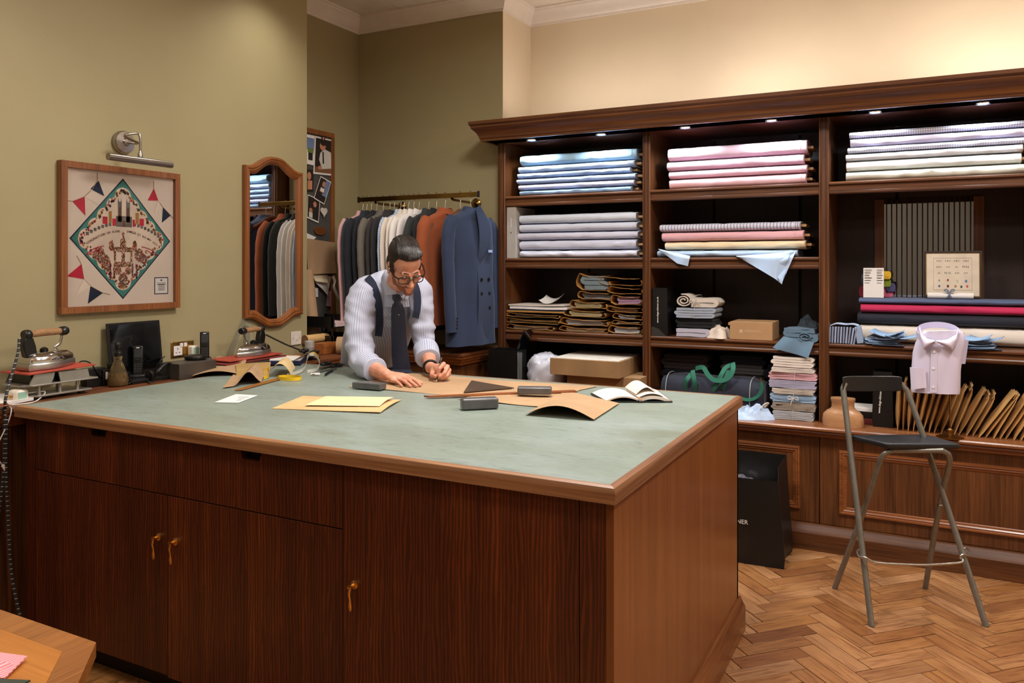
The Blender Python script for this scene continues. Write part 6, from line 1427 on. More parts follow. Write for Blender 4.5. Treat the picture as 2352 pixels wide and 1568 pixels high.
# clear set squares leaning on the wall
M_PERSP = mat('clear_perspex', (236, 238, 230), .08, trans=.92, var=0, ior=1.2)
def perspex(label, pts, x_b, x_t):
    zmin = min(p.z for p in pts); zmax = max(p.z for p in pts); q = MB()
    a = [Vector((x_b + (x_t-x_b)*(p.z-zmin)/(zmax-zmin), p.y, p.z)) for p in pts]
    q.rings([a, [p + Vector((.003, 0, .0005)) for p in a]]); tag(q.build('set_square', M_PERSP, smooth=0, bevel=.0004), label, 'ruler')
perspex('clear perspex set square leaning on the wall behind the second iron', [wl(497, 830), wl(556, 728), wl(556, 742), wl(516, 828)], WALL_L+.06, WALL_L+.012)
perspex('narrow clear perspex rule leaning below the mirror', [wl(556, 735), wl(572, 745), wl(572, 815), wl(556, 815)], WALL_L+.05, WALL_L+.014)
perspex('clear perspex marking curve leaning on the wall at the bench end', [Vector((wx, 1.35, bz+.001)), Vector((wx, 2.02, bz+.001)), Vector((wx, 1.78, bz+.09)), Vector((wx, 1.35, bz+.16))], WALL_L+.05, WALL_L+.012)
# second iron on its red pads and dark board
Y2a, Y2b = at(516, 845, x=-3.19).y, at(640, 835, x=-3.19).y
tag(MB().box(-3.36, -3.16, Y2a-.03, Y2b+.02, bz, bz+.035).build('press_board', mat('grey_press_board', (88, 80, 72), .6, .3), smooth=0, bevel=.003), 'grey pressing board under the second iron', 'board')
tag(MB().grid(lambda u, v: (-3.37+.21*u, Y2a-.02+(Y2b-Y2a+.05)*v, bz+.0425+.005*v*v), 5, 8, .006).build('red_pad', mat('dark_red_pad', (120, 48, 40), .7), smooth=30), 'dark red leather pad lying on the pressing board', 'pad')
tag(MB().grid(lambda u, v: (-3.36+.18*u, Y2a+.02+(Y2b-Y2a)*v, bz+.0535+.012*max(0, v-.3)**2), 5, 8, .005).build('red_pad', M_SILI, smooth=30), 'orange-red silicone pad directly under the second iron', 'pad')
i2y = at(580, 800, x=-3.27).y
ir2 = iron('chrome electric iron with cork handle on red pads beneath the mirror', (-3.27, i2y, bz+.056), PI+.12, -.02, 1.0)
tag(MB().tube(spline([(-3.27, i2y+.1, bz+.16), (-3.22, i2y+.2, bz+.1), (-3.17, i2y+.27, bz+.06), (-3.14, i2y+.33, bz+.01), (-3.15, i2y+.4, bz+.006), (-3.25, i2y+.5, bz+.006)], 6), .0045, 8).build('iron_flex', M_SATBLK, smooth=60), 'plain black flex trailing from the second iron', 'cord')
# wooden handled tool, tins, wood block, dark tray near the alcove
t0 = at(656, 800, x=-3.25); tl_ = thing('sharpening_steel', 'turned pale wooden handle tool lying on the bench', 'tool', (-3.25, t0.y, bz))
MB().tube([(-3.28, t0.y-.04, bz+.014), (-3.27, t0.y+.0, bz+.017), (-3.25, t0.y+.06, bz+.015), (-3.23, t0.y+.10, bz+.014)], [.010, .015, .0125, .0145], 14).build('handle', wood('turned_beech', (176, 120, 60), (206, 152, 90), 'y', .4), tl_, smooth=50)
MB().tube([(-3.23, t0.y+.10, bz+.014), (-3.2, t0.y+.2, bz+.012)], .007, 10).build('blade', M_STEEL, tl_, smooth=50)
p = at(711, 802, x=-3.36); t = thing('small_tin', 'small grey lidded tin beside the wooden tool', 'tin', (-3.36, 3.74, bz)); tx_, ty_ = -3.36, 3.72
tx_ = -3.33; ty_ = at(711, 805, x=tx_).y
MB().lathe([(.028, 0), (.028, .045)], 20, (tx_, ty_, bz)).build('tin_body', mat('grey_tin', (150, 146, 142), .4, .3), t, smooth=40); MB().lathe([(.029, .046), (.029, .085), (.026, .088), (0, .088)], 20, (tx_, ty_, bz)).build('lid', mat('pale_tin_lid', (176, 172, 168), .4, .2), t, smooth=40)
tyw = at(735, 802, x=-3.33).y
tag(MB().box(-3.37, -3.28, tyw-.02, tyw+.14, bz, bz+.065).build('wood_block', wood('orange_block', (140, 78, 36), (176, 108, 56), 'y', .4), smooth=0, bevel=.002), 'orange-brown wooden block on the alcove bench', 'block')
yk = at(650, 820, x=-3.2).y
tag(MB().box(-3.26, -3.15, yk-.02, yk+.2, bz, bz+.018).build('black_tray', M_SATBLK, smooth=0, bevel=.003), 'flat black tray on the bench near the turned tool', 'tray')
tag(MB().tube([(-3.16, yk+.05, bz+.026), (-3.18, yk+.24, bz+.025)], .004, 8).build('pencil_dark', mat('dark_pencil', (40, 40, 48), .4), smooth=50), 'dark pencil lying across the flat black tray', 'pencil')

# ================================================================== pin board in the alcove
ax = WALL_A + 0.001
pby0, pby1 = 3.86, at(768, 500, x=ax+.02).y; pbz0, pbz1 = at(768, 790, x=ax).z, at(769, 307, x=ax+.02).z
pn = thing('pin_board', 'grey felt pin board in oak frame on the alcove side wall', 'board', (ax, (pby0+pby1)/2, pbz0))
MB().box(ax, ax+.012, pby0, pby1-.03, pbz0, pbz1-.03).build('felt', cloth('board_felt', (72, 70, 66)), pn, smooth=0)
for r_ in ((pby0, pby1, pbz1-.035, pbz1), (pby1-.035, pby1, pbz0, pbz1-.035), (pby0, pby1-.035, pbz0, pbz0+.03)): MB().box(ax, ax+.025, *r_).build('frame_bar', wood('board_oak', (104, 58, 26), (150, 92, 44), 'z', .35), pn, smooth=0, bevel=.004)
def sheet(name, label, cat, pxs, m, k=1, curl=0.0, dec=None):
    xx = ax + .013 + .002*k; P_ = [at(px, py, x=xx) for px, py in pxs]
    t = thing(name, label, cat, P_[0], 0, 'papers pinned to the board')
    def fn(u, v): return P_[0]*(1-u)*(1-v) + P_[1]*u*(1-v) + P_[2]*u*v + P_[3]*(1-u)*v + Vector((curl*v*v*math.sin(PI*.5*(.4+u)) + .002, 0, 0))
    MB().grid(fn, 6, 6, .0006).build('sheet', m, t, smooth=40)
    for i, (poly, dm) in enumerate(dec or []):
        q = MB(); q.add([fn(u, v) + Vector((.0009 + .0003*i, 0, 0)) for u, v in poly], [tuple(range(len(poly)))]); q.build('print_patch', dm, t, smooth=0)
    return t
def ov(cx_, cy_, rx, ry, n_=12): return [(cx_+rx*math.cos(2*PI*i/n_), cy_+ry*math.sin(2*PI*i/n_)) for i in range(n_)]
SKN = mat('print_skin', (190, 130, 100), .6); PDK = mat('print_dark', (40, 30, 28), .6); PSH = mat('print_shirt', (206, 204, 196), .6); PBR = mat('print_brown', (120, 84, 54), .6); PGN = mat('print_green', (110, 130, 60), .6); PBL = mat('print_blue', (110, 130, 170), .6)
sheet('photo_print', 'pinned photo of a seated person with white shirt and dark tie writing', 'photo', [(723, 312), (765, 322), (766, 404), (719, 399)], M_PAPER, 2, 0, [(bar_(.05, .95, .04, .95), PDK), (bar_(.05, .95, .8, .95), PBR), ([(.3, .42), (.5, .3), (.85, .36), (.92, .8), (.4, .85), (.25, .6)], PSH), (ov(.42, .22, .16, .13), SKN), (ov(.45, .14, .17, .08), PDK), ([(.4, .38), (.47, .38), (.5, .7), (.43, .7)], PDK), (ov(.3, .82, .1, .05), SKN)])
sheet('photo_print', 'pinned photo of a person holding a certificate', 'photo', [(736, 404), (760, 418), (744, 470), (720, 455)], M_PAPER, 3, 0, [(bar_(.04, .96, .04, .96), PDK), (bar_(.55, .96, .04, .7), PBL), (ov(.45, .25, .13, .12), SKN), (bar_(.25, .7, .4, .62), PBR), (bar_(.3, .64, .43, .58), M_PAPER)])
sheet('photo_print', 'pinned photo showing a green plant by a window', 'photo', [(704, 308), (722, 312), (720, 380), (704, 376)], M_PAPER, 1, 0, [(bar_(.0, .95, .1, .5), PBL), (bar_(.1, .9, .45, .6), PGN), (bar_(.2, .8, .6, .85), PDK)])
sheet('photo_print', 'pinned photo of two faces half hidden by the wall edge', 'photo', [(704, 388), (720, 390), (719, 440), (704, 440)], PDK, 1, 0, [(ov(.35, .3, .3, .18), SKN), (bar_(.1, .8, .5, .9), SKN)])
sheet('photo_print', 'pinned photo of a person with a small child', 'photo', [(706, 446), (735, 458), (731, 512), (704, 500)], M_PAPER, 2, 0, [(bar_(.04, .96, .04, .94), PDK), (ov(.6, .3, .14, .12), SKN), (ov(.3, .62, .14, .11), SKN), (bar_(.15, .45, .7, .92), PSH)])
sheet('photo_print', 'small portrait photo pinned over the writing photo', 'photo', [(738, 309), (747, 311), (746, 327), (738, 325)], PDK, 4, 0, [(ov(.5, .5, .25, .22), SKN)])
hc = at(745, 486, x=ax+.03); q = MB(); hp_ = []
for i in range(28):
    t_ = 2*PI*i/28; hp_.append((16*math.sin(t_)**3/16, (13*math.cos(t_)-5*math.cos(2*t_)-2*math.cos(3*t_)-math.cos(4*t_))/16))
q.rings([[(x, hc.y + a*.033, hc.z + b_*.036) for a, b_ in hp_] for x in (ax+.022, ax+.03)]); tag(q.build('heart_plaque', mat('heart_white', (212, 204, 194), .5), smooth=30, bevel=.001), 'small white heart plaque with lettering on the pin board', 'plaque')
q = MB(); oc = at(738, 530, x=ax+.03); q.rings([[(x, oc.y + .06*math.cos(2*PI*i/20), oc.z + .03*math.sin(2*PI*i/20)) for i in range(20)] for x in (ax+.014, ax+.022)]); tag(q.build('oval_plaque', wood('plaque_wood', (90, 50, 24), (120, 70, 36), 'y', .4), smooth=30), 'brown oval wooden plaque on the pin board', 'plaque')
sheet('kraft_pattern', 'brown kraft pattern sheet pinned across the board', 'paper', [(704, 547), (768, 557), (768, 627), (704, 630)], M_KRAFT, 5, .02)
sheet('pinned_note', 'white slip pinned above the kraft pattern sheet', 'paper', [(704, 535), (726, 545), (712, 556), (704, 552)], M_PAPER, 4)
sheet('pinned_note', 'white ruled notes pinned below the kraft pattern sheet', 'paper', [(722, 632), (762, 634), (748, 678), (722, 650)], M_PAPER, 3, .02)
sheet('pinned_note', 'cream card pinned at the lower kraft edge', 'paper', [(718, 629), (752, 631), (748, 650), (720, 646)], mat('cream_card', (220, 204, 170), .7), 6, .03)
sheet('pinned_note', 'small note pinned low beside the paper roll', 'paper', [(712, 658), (730, 662), (730, 682), (712, 680)], M_PAPER, 2)
sheet('ribbon_strip', 'mauve paper strip pinned at the foot of the board', 'paper', [(752, 668), (762, 668), (760, 704), (748, 702)], mat('mauve_paper', (176, 150, 164), .7), 2)
q = MB(); P_ = [at(px, py, x=ax+.06+.0*i) for i, (px, py) in enumerate(((762, 636), (766, 648), (764, 660), (770, 676), (780, 692), (792, 699)))]; P_ = spline(P_, 4)
q.rings([[p, p + Vector((.002, 0, 0)), p + Vector((.03, -.01, .012)), p + Vector((.028, -.01, .012))] for p in P_]); tag(q.build('paper_strip', M_PAPER, smooth=50), 'curling white paper strip hanging from the pin board', 'paper')
# kraft rolls and letter tray on the alcove bench
p = bat(730, 800)
kx, ky = -3.45, 3.98
def rolltube(label, a, b_, r, m=M_KRAFT):
    t = thing('paper_roll', label, 'paper', (a[0], a[1], a[2]-r)); MB().tube([a, b_], r, 22, cap=False).build('roll', m, t, smooth=60); MB().tube([a, b_], r*.86, 22).build('core', mat('roll_core', (120, 88, 54), .8), t, smooth=60); return t
ra = at(722, 775, x=-3.55); rb_ = at(703, 622, x=-3.66)
rolltube('tall kraft paper roll leaning upright against the pin board', (ra.x, ra.y, bz+.002), (rb_.x, rb_.y, rb_.z), .046)
r1a, r1b = at(700, 776, x=-3.42), at(750, 779, x=-3.42); rolltube('kraft paper roll lying behind the wooden block', (r1a.x, r1a.y, bz+.085), (r1b.x, r1b.y, bz+.085), .028, mat('pale_kraft', (206, 168, 110), .75))
tyr = at(775, 790, x=-3.4).y
tr = thing('letter_tray', 'black two-tier letter tray with papers on the alcove bench', 'tray', (-3.5, tyr, bz))
for k in range(2):
    z_ = bz + .03 + .12*k; MB().box(-3.62, -3.32, tyr-.13, tyr+.13, z_, z_+.006).build('tray_shelf', M_SATBLK, tr, smooth=0)
    for s_ in (-.13, .125): MB().box(-3.62, -3.32, tyr+s_, tyr+s_+.006, z_+.006, z_+.07).build('tray_side', M_SATBLK, tr, smooth=0)
for x in (-3.61, -3.34):
    for s_ in (-.13, .125): MB().box(x, x+.012, tyr+s_, tyr+s_+.006, bz, bz+.22).build('tray_post', M_SATBLK, tr, smooth=0)
tag(MB().box(-3.6, -3.33, tyr-.1, tyr+.1, bz+.1565, bz+.182).build('paper_sheaf', mat('pink_white_paper', (214, 190, 190), .8), smooth=0), 'pinkish papers in the upper level of the letter tray', 'paper')
rolltube('fat kraft paper roll behind the man on the alcove bench', (-3.22, at(775, 790, x=-3.22).y, bz+.055), (-3.0, at(775, 790, x=-3.22).y+.12, bz+.055), .052)
# ================================================================== things on the cutting table
tz = CT + 0.0016
def tat(px, py, z=0.0): return at(px, py, z=tz+z)
def poly_sheet(name, label, cat, pxs, m, lift=None, th_=.0008, n=10, group=None):
    P_ = [tat(*p) for p in pxs]; lift = lift or (lambda u, v: 0)
    def fn(u, v):
        p = P_[0]*(1-u)*(1-v) + P_[1]*u*(1-v) + P_[2]*u*v + P_[3]*(1-u)*v
        return p + Vector((0, 0, .0006 + lift(u, v)))
    return tag(MB().grid(fn, n, n, th_).build(name, m, smooth=40), label, cat, group)
cd2 = poly_sheet('white_card', 'small white card with printed lines lying on the table', 'card', [(492, 924), (547, 925), (592, 908), (542, 905)], M_PAPER, None, .0005, 2)
q = MB()
for k, (px, py, l_) in enumerate(((546, 912, 26), (548, 916, 14), (544, 919, 10))): a_, b_ = tat(px, py, .0013), tat(px+l_, py-1, .0013); q.tube([a_, b_], .0006, 4)
o_ = q.build('card_print', M_INK, cd2); o_['kind'] = 'stuff'
poly_sheet('kraft_envelope', 'large flat kraft envelope on the green table top', 'envelope', [(624, 938), (874, 949), (923, 918), (696, 909)], mat('pale_manila', (206, 172, 122), .75), lambda u, v: .006*math.sin(PI*v)*u + .004*u*(1-v), .002)
poly_sheet('cream_pattern', 'thin cream paper pattern lying on the flat kraft envelope', 'paper', [(700, 935), (872, 939), (905, 918), (748, 914)], mat('cream_tissue', (224, 206, 160), .7), lambda u, v: .0075 + .006*math.sin(PI*v)*u + .003*u, .0006)
poly_sheet('kraft_pattern', 'large brown kraft pattern sheet under the drafting hands', 'paper', [(800, 888), (1210, 922), (1372, 888), (925, 856)], M_KRAFT, lambda u, v: .0015*math.sin(u*8), .0007, 14)
poly_sheet('kraft_pattern', 'brown kraft pattern piece lying beneath the wooden rule', 'paper', [(1050, 917), (1240, 935), (1330, 898), (1130, 905)], M_KRAFT, lambda u, v: .003 + .002*math.sin(u*6), .0007, 10)
poly_sheet('kraft_pattern', 'small kraft pattern piece with an arched lifted edge before the open notebook', 'paper', [(1207, 953), (1364, 966), (1422, 928), (1300, 899)], M_KRAFT, lambda u, v: .004 + .038*math.sin(PI*min(1, u*1.0))*(1-v)**1.5, .0007, 16)
# grey steel set square and wooden rule
q = MB(); P_ = [tat(1065, 903), tat(1181, 893), tat(1083, 876)]; q.rings([[p + Vector((0, 0, .003)) for p in P_], [p + Vector((0, 0, .006)) for p in P_]]); ss = q.build('set_square', mat('dark_gauge_steel', (104, 84, 68), .4, .5), None, smooth=0); tag(ss, 'triangular dark steel set square on the large kraft sheet', 'ruler')
def rule(name, label, a, b_, w_, th_, m, z0=.004, cat='ruler'):
    A, B = tat(*a), tat(*b_); d_ = (B-A).normalized(); s_ = Vector((-d_.y, d_.x, 0))*w_/2; q = MB()
    q.rings([[A-s_ + Vector((0, 0, z0)), B-s_ + Vector((0, 0, z0)), B+s_ + Vector((0, 0, z0)), A+s_*.4 - d_*.02 + Vector((0, 0, z0))], [A-s_ + Vector((0, 0, z0+th_)), B-s_ + Vector((0, 0, z0+th_)), B+s_ + Vector((0, 0, z0+th_)), A+s_*.4 - d_*.02 + Vector((0, 0, z0+th_))]]); return tag(q.build(name, m, smooth=0, bevel=.0006), label, cat)
rule('wooden_rule', 'long brown wooden rule lying across the kraft sheets', (985, 914), (1322, 902), .034, .007, wood('rule_mahogany', (120, 66, 32), (160, 98, 54), 'x', .35))
rule('wooden_rule', 'short boxwood ruler beside the yellow tape measure', (548, 896), (650, 868), .038, .004, wood('rule_box', (130, 80, 28), (176, 118, 50), 'y', .4), .001)
# iron weights: rounded bars
M_WT = mat('lead_weight', (104, 104, 106), .42, .55, var=.12, vs=14, bmp=.1)
def weight(label, a, b_, w_, h_, r=.012, z=.0):
    A, B = tat(*a), tat(*b_); c_ = (A+B)/2; d_ = (B-A); L_ = d_.length; an = math.atan2(d_.y, d_.x)
    t = thing('cutting_weight', label, 'weight', (c_.x, c_.y, tz+z), an, 'lead cutting weights', True)
    MB().box(-L_/2, L_/2, 0, w_, .0008, h_).build('weight_body', M_WT, t, smooth=40, bevel=r, seg=4); return t
weight('lead cutting weight beside the flat spread hand', (808, 893), (873, 898), .05, .028, .004, .002)
weight('tall rounded lead cutting weight standing alone on the green top', (1062, 943), (1146, 939), .048, .042, .008)
weight('lead cutting weight holding down the wooden rule', (1188, 913), (1267, 914), .05, .03, .006, .0115)
# open notebook
nb = thing('open_notebook', 'open blank notebook with dark cover near the table corner', 'book', tat(1450, 915))
A, B, C_, D_ = tat(1391, 924), tat(1545, 924), tat(1512, 899), tat(1356, 905)
def nbp(u, v, h): return A*(1-u)*(1-v) + B*u*(1-v) + C_*u*v + D_*(1-u)*v + Vector((0, 0, h))
MB().grid(lambda u, v: nbp(u, v, .004), 6, 4, .003).build('cover', mat('dark_green_cover', (26, 32, 30), .5), nb, smooth=0)
def page(u, v, side):
    uu = .5*u if side < 0 else .5+.5*u; hh = .004 + (.02*math.sin(PI*min(1, (1-u if side < 0 else u)*.9+.08))**.8)
    return nbp(.02+.96*uu, .03+.94*v, hh)
M_PG = mat('ivory_page', (226, 214, 202), .75)
for s_ in (-1, 1): MB().grid(lambda u, v: page(u, v, s_), 16, 4, .006 if s_ < 0 else .012).build('page_block', M_PG, nb, smooth=40)
MB().grid(lambda u, v: nbp(.5 + .38*u, .03+.94*v, .014 + .02*math.sin(PI*(u*.85+.06))**.9), 16, 4, .0008).build('lifted_page', M_PG, nb, smooth=50)
MB().grid(lambda u, v: nbp(.5 + .3*u, .2+.78*v, .018 + .034*math.sin(PI*(u*.8+.06))), 14, 4, .0006).build('lifted_page', M_PG, nb, smooth=50)
MB().tube([nbp(.5, .03, .02), nbp(.515, -.06, .012), nbp(.53, -.02, .01)], .0035, 6, flat=.4).build('ribbon_marker', mat('orange_ribbon', (176, 110, 54), .6), nb, smooth=50)
# kraft pieces at the back left of the table
poly_sheet('kraft_pattern', 'curling kraft pattern sheet beside the steel block', 'paper', [(440, 866), (552, 862), (566, 844), (500, 834)], M_KRAFT, lambda u, v: .005 + .035*v*v + .02*math.sin(PI*u)*(1-v), .0007, 14)
poly_sheet('kraft_pattern', 'kraft pattern piece with arched front edge near the tape measure', 'paper', [(512, 892), (600, 880), (612, 848), (545, 850)], M_KRAFT, lambda u, v: .004 + .055*math.sin(PI*sstep(.25, 1.05, u))*(1-v*.5), .0007, 16)
poly_sheet('cream_pattern', 'folded cream card arch standing beside the tape measure', 'paper', [(622, 866), (668, 866), (678, 850), (640, 848)], mat('cream_fold', (214, 188, 136), .75), lambda u, v: .004 + .06*math.sin(PI*min(1, .12+u*.86))**.7, .0008, 14)
poly_sheet('kraft_pattern', 'olive kraft scrap behind the arched pattern piece', 'paper', [(543, 868), (618, 868), (622, 845), (542, 850)], mat('olive_kraft', (168, 136, 82), .8), lambda u, v: .002 + .03*v, .0007, 8)
# tape measure
tm_ = thing('tape_measure', 'yellow and white tape measure coiled in loops on the table', 'tape measure', tat(665, 876))
def tape_m():
    m, nt, b = _base('yellow_tape'); tc = N(nt, 'ShaderNodeTexCoord'); b.inputs['Roughness'].default_value = .45
    g = N(nt, 'ShaderNodeNewGeometry'); mx = N(nt, 'ShaderNodeMix', data_type='RGBA'); mx.inputs[6].default_value = (*lin(222, 186, 40), 1); mx.inputs[7].default_value = (*lin(206, 202, 190), 1)
    wv = noise_tex(nt, coords(nt), 9, 1); r = ramp(nt, wv, [(.46, (0, 0, 0)), (.5, (1, 1, 1))]); nt.links.new(r, mx.inputs[0]); nt.links.new(mx.outputs[2], b.inputs['Base Color']); return m
def tape(pts, m, w_=.016):
    pts = spline(pts, 6); q = MB(); rs = []
    for i, p in enumerate(pts):
        t = (pts[min(i+1, len(pts)-1)] - pts[max(i-1, 0)]).normalized(); u_ = Vector((0, 0, 1)); u_ = (u_ - t*u_.dot(t)).normalized(); n2 = t.cross(u_)
        rs.append([p - u_*w_/2 + n2*.0004, p + u_*w_/2 + n2*.0004, p + u_*w_/2 - n2*.0004, p - u_*w_/2 - n2*.0004])
    q.rings(rs); return q
c_ = tat(666, 872); hz = Vector((0, 0, .0095))
M_TY = mat('tape_yellow', (226, 188, 36), .45); M_TWH = mat('tape_white', (204, 200, 188), .45)
coil = [c_ + Vector((.062*math.cos(a)*1.0, .04*math.sin(a), 0)) + hz for a in [i*2*PI/10 for i in range(11)]]
MB().add(*(lambda q: (q.v, q.f))(tape(coil, M_TY))).build('tape_coil', M_TY, tm_, smooth=50)
tape([tat(660, 866) + hz, tat(690, 858) + hz*1.4, tat(702, 850) + hz*2.2, tat(706, 838)+hz*4.0, tat(712, 838) + hz*6, tat(724, 838) + hz*5.5, tat(734, 846) + hz*3.4, tat(728, 853)+hz*1.2, tat(706, 857) + hz], M_TWH).build('tape_loop', M_TWH, tm_, smooth=50)
tape([tat(712, 838) + hz*6.05, tat(722, 836) + hz*6.2, tat(732, 841) + hz*4.8], M_TY, .0166).build('tape_crest', M_TY, tm_, smooth=50)
tape([tat(605, 864)+hz, tat(612, 856)+hz*2, tat(618, 858)+hz*1.6, tat(616, 868)+hz*1, tat(606, 872)+hz], M_TY).build('tape_end', M_TY, tm_, smooth=50)
# blue-covered pad on the bench and table edge, shears, pens, eraser
pd = thing('blue_pad', 'navy covered paper pad lying by the shears', 'book', (-3.12, at(650, 835, z=bz+.02).y, CT)); a_, b_, c2_, d2_ = [at(px, py, z=CT+.004) for px, py in ((617, 838), (690, 838), (702, 828), (626, 826))]
MB().rings([[p + Vector((0, 0, z)) for p in (a_, b_, c2_, d2_)] for z in (0, .022)]).build('cover', mat('navy_cover', (30, 40, 80), .5), pd, smooth=0, bevel=.002); MB().rings([[p*.96 + (a_+b_+c2_+d2_)*.01 + Vector((0, 0, z)) for p in (a_, b_, c2_, d2_)] for z in (.0222, .026)]).build('top_sheet', M_PAPER, pd, smooth=0)
for k, (pa, pb_, pc_, lb, mm_) in enumerate([((672, 846), (706, 826), (722, 818), 'large black handled tailor shears lying on the pad', M_STEEL), ((712, 856), (750, 845), (778, 846), 'smaller black handled scissors beside the pens', M_STEEL)]):
    t = thing('tailor_shears', lb, 'scissors', tat(*pa), 0, 'scissors on the table'); z_ = Vector((0, 0, .036 if k == 0 else .006)); A_, B_, C2 = tat(*pa)+z_, tat(*pb_)+z_, tat(*pc_)+z_
    d_ = (B_-A_).normalized(); s_ = Vector((-d_.y, d_.x, 0))
    MB().rings([[A_, A_ + Vector((0, 0, .003))] + [B_ + s_*.008 + Vector((0, 0, .003)), B_ + s_*.008], [A_ - s_*.002, A_ - s_*.002 + Vector((0, 0, .003)), B_ - s_*.012 + Vector((0, 0, .003)), B_ - s_*.012]]).build('blade', mm_, t, smooth=0)
    for sg in (-1, 1): MB().tube([B_ + d_*(.055 + .045*math.cos(a)) + s_*(sg*.03 + .022*math.sin(a)) + Vector((0, 0, .006 + .004*sg)) for a in [i*2*PI/16 for i in range(16)]], .007, 8, closed=True).build('handle_loop', M_BAKE, t, smooth=60)
def pen(label, a, b_, r, m, name='pen', cat='pen'):
    A_, B_ = tat(*a) + Vector((0, 0, r)), tat(*b_) + Vector((0, 0, r)); d_ = B_-A_; t = thing(name, label, cat, tat(*a)); MB().tube([A_, A_+d_*.1, A_+d_*.12, B_], [r*.3, r*.8, r, r], 10).build('barrel', m, t, smooth=50); MB().tube([B_-d_*.4 + Vector((0, 0, r)), B_ + Vector((0, 0, r))], r*.25, 6).build('clip', M_CHROME, t, smooth=50)
pen('black ballpoint pen lying near the white eraser', (746, 864), (764, 852), .006, M_BAKE)
pen('silver and black pen behind the ballpoint pen', (732, 856), (772, 848), .004, M_STEEL)
e_ = tat(724, 862); t = thing('eraser_stick', 'small white eraser stick with printed band', 'eraser', e_, TH); LOCAL.add(t.name); MB().box(-.024, .024, -.008, .008, .0008, .012).build('eraser_body', M_PAPER, t, smooth=40, bevel=.005, seg=3); MB().box(-.014, .0, -.0084, -.0081, .004, .009).build('printed_band', GRY, t, smooth=0)
rule('wooden_rule', 'dark wooden stick lying behind the scissors', (730, 848), (790, 838), .014, .006, OAKX, .001, 'ruler')
# pink striped cloth on the foreground table
q = MB(); A_, B_, C2, D2 = at(-30, 1502, z=FT+.003), at(62, 1514, z=FT+.003), at(10, 1560, z=FT+.003), at(-60, 1560, z=FT+.003)
q.grid(lambda u, v: A_*(1-u)*(1-v) + B_*u*(1-v) + C2*u*v + D2*(1-u)*v + Vector((0, 0, .004*math.sin(u*5)*v + .004)), 10, 6, .003); tag(q.build('pink_cloth', stripes('pink_stripe', (226, 120, 136), (238, 190, 190), 'x', 160, .4), smooth=40), 'pink striped cloth swatch on the foreground table', 'fabric')
q = MB(); A_, B_ = at(-20, 1528, z=FT+.011), at(30, 1522, z=FT+.011); q.grid(lambda u, v: A_ + (B_-A_)*u + Vector((0, -.05*v, .004*math.sin(u*4))), 8, 4, .002); tag(q.build('pink_cloth', MATS['pink_stripe'], smooth=40), 'second pink striped swatch folded on the first', 'fabric')
q = MB(); A_, B_ = at(-20, 1566, z=FT+.002), at(70, 1570, z=FT+.002); q.grid(lambda u, v: A_ + (B_-A_)*u + Vector((0, -.08*v, .004)), 6, 3, .003); tag(q.build('green_cloth', cloth('dark_green_cloth', (46, 56, 40)), smooth=40), 'dark green woven cloth edge on the foreground table', 'fabric')
# ================================================================== clothes rail in the alcove
RY = 4.35; RZ = 1.95
rx0, rx1 = xat(823, RY), xat(1100, RY)
cr_ = thing('clothes_rail', 'brass box-section clothes rail with round wall flange in the alcove', 'rail', ((rx0+rx1)/2, RY, RZ))
M_RB = mat('rail_brass', (138, 110, 62), .22, 1.0, var=.08, vs=12)
MB().box(rx0+.006, rx1-.006, RY-.009, RY+.009, RZ-.015, RZ+.015).build('bar', M_RB, cr_, smooth=0, bevel=.002)
for a in (rx0, rx1-.006): MB().box(a, a+.006, RY-.011, RY+.011, RZ-.019, RZ+.021).build('end_cap', M_SATBLK, cr_, smooth=0, bevel=.001)
for x in (xat(1095, ALC_Y), xat(925, ALC_Y)):
    MB().tube(spline([(x, RY, RZ-.018), (x, RY+.04, RZ-.026), (x, ALC_Y-.02, RZ-.03), (x, ALC_Y-.002, RZ-.03)], 4), .009, 10).build('bracket', M_RB, cr_, smooth=60)
    MB().lathe([(.0, 0), (.036, 0), (.036, .006), (.02, .014), (.01, .03), (0, .03)], 24, (x, ALC_Y-.001, RZ-.03), Matrix.Rotation(PI/2, 3, 'X')).build('flange', M_RB, cr_, smooth=40)
def hanger(label, x, rot, m, zt=None):
    t = thing('coat_hanger', label, 'hanger', (x, RY, RZ-.1), rot, 'coat hangers on the rail', True)
    hk = [(0, .013*math.cos(a), .105 + .013*math.sin(a) + .006) for a in [(-1.2 + i*.42) for i in range(10)]][::-1]
    MB().tube([(0, 0, .0), (0, .004, .06), (0, .013, .09)] + [(0, p[1], p[2]) for p in hk[::-1]][2:], .0018, 6).build('hook', M_STEEL, t, smooth=60)
    MB().tube(spline([(0, -.185, -.085), (0, -.13, -.06), (0, -.06, -.02), (0, 0, .0), (0, .06, -.02), (0, .13, -.06), (0, .185, -.085)], 4), .011, 8, flat=1.3).build('shoulder_bar', m, t, smooth=60)
    return t
M_HB = mat('black_hanger', (18, 17, 17), .3); M_HW = wood('hanger_wood', (84, 44, 22), (120, 68, 36), 'y', .35)
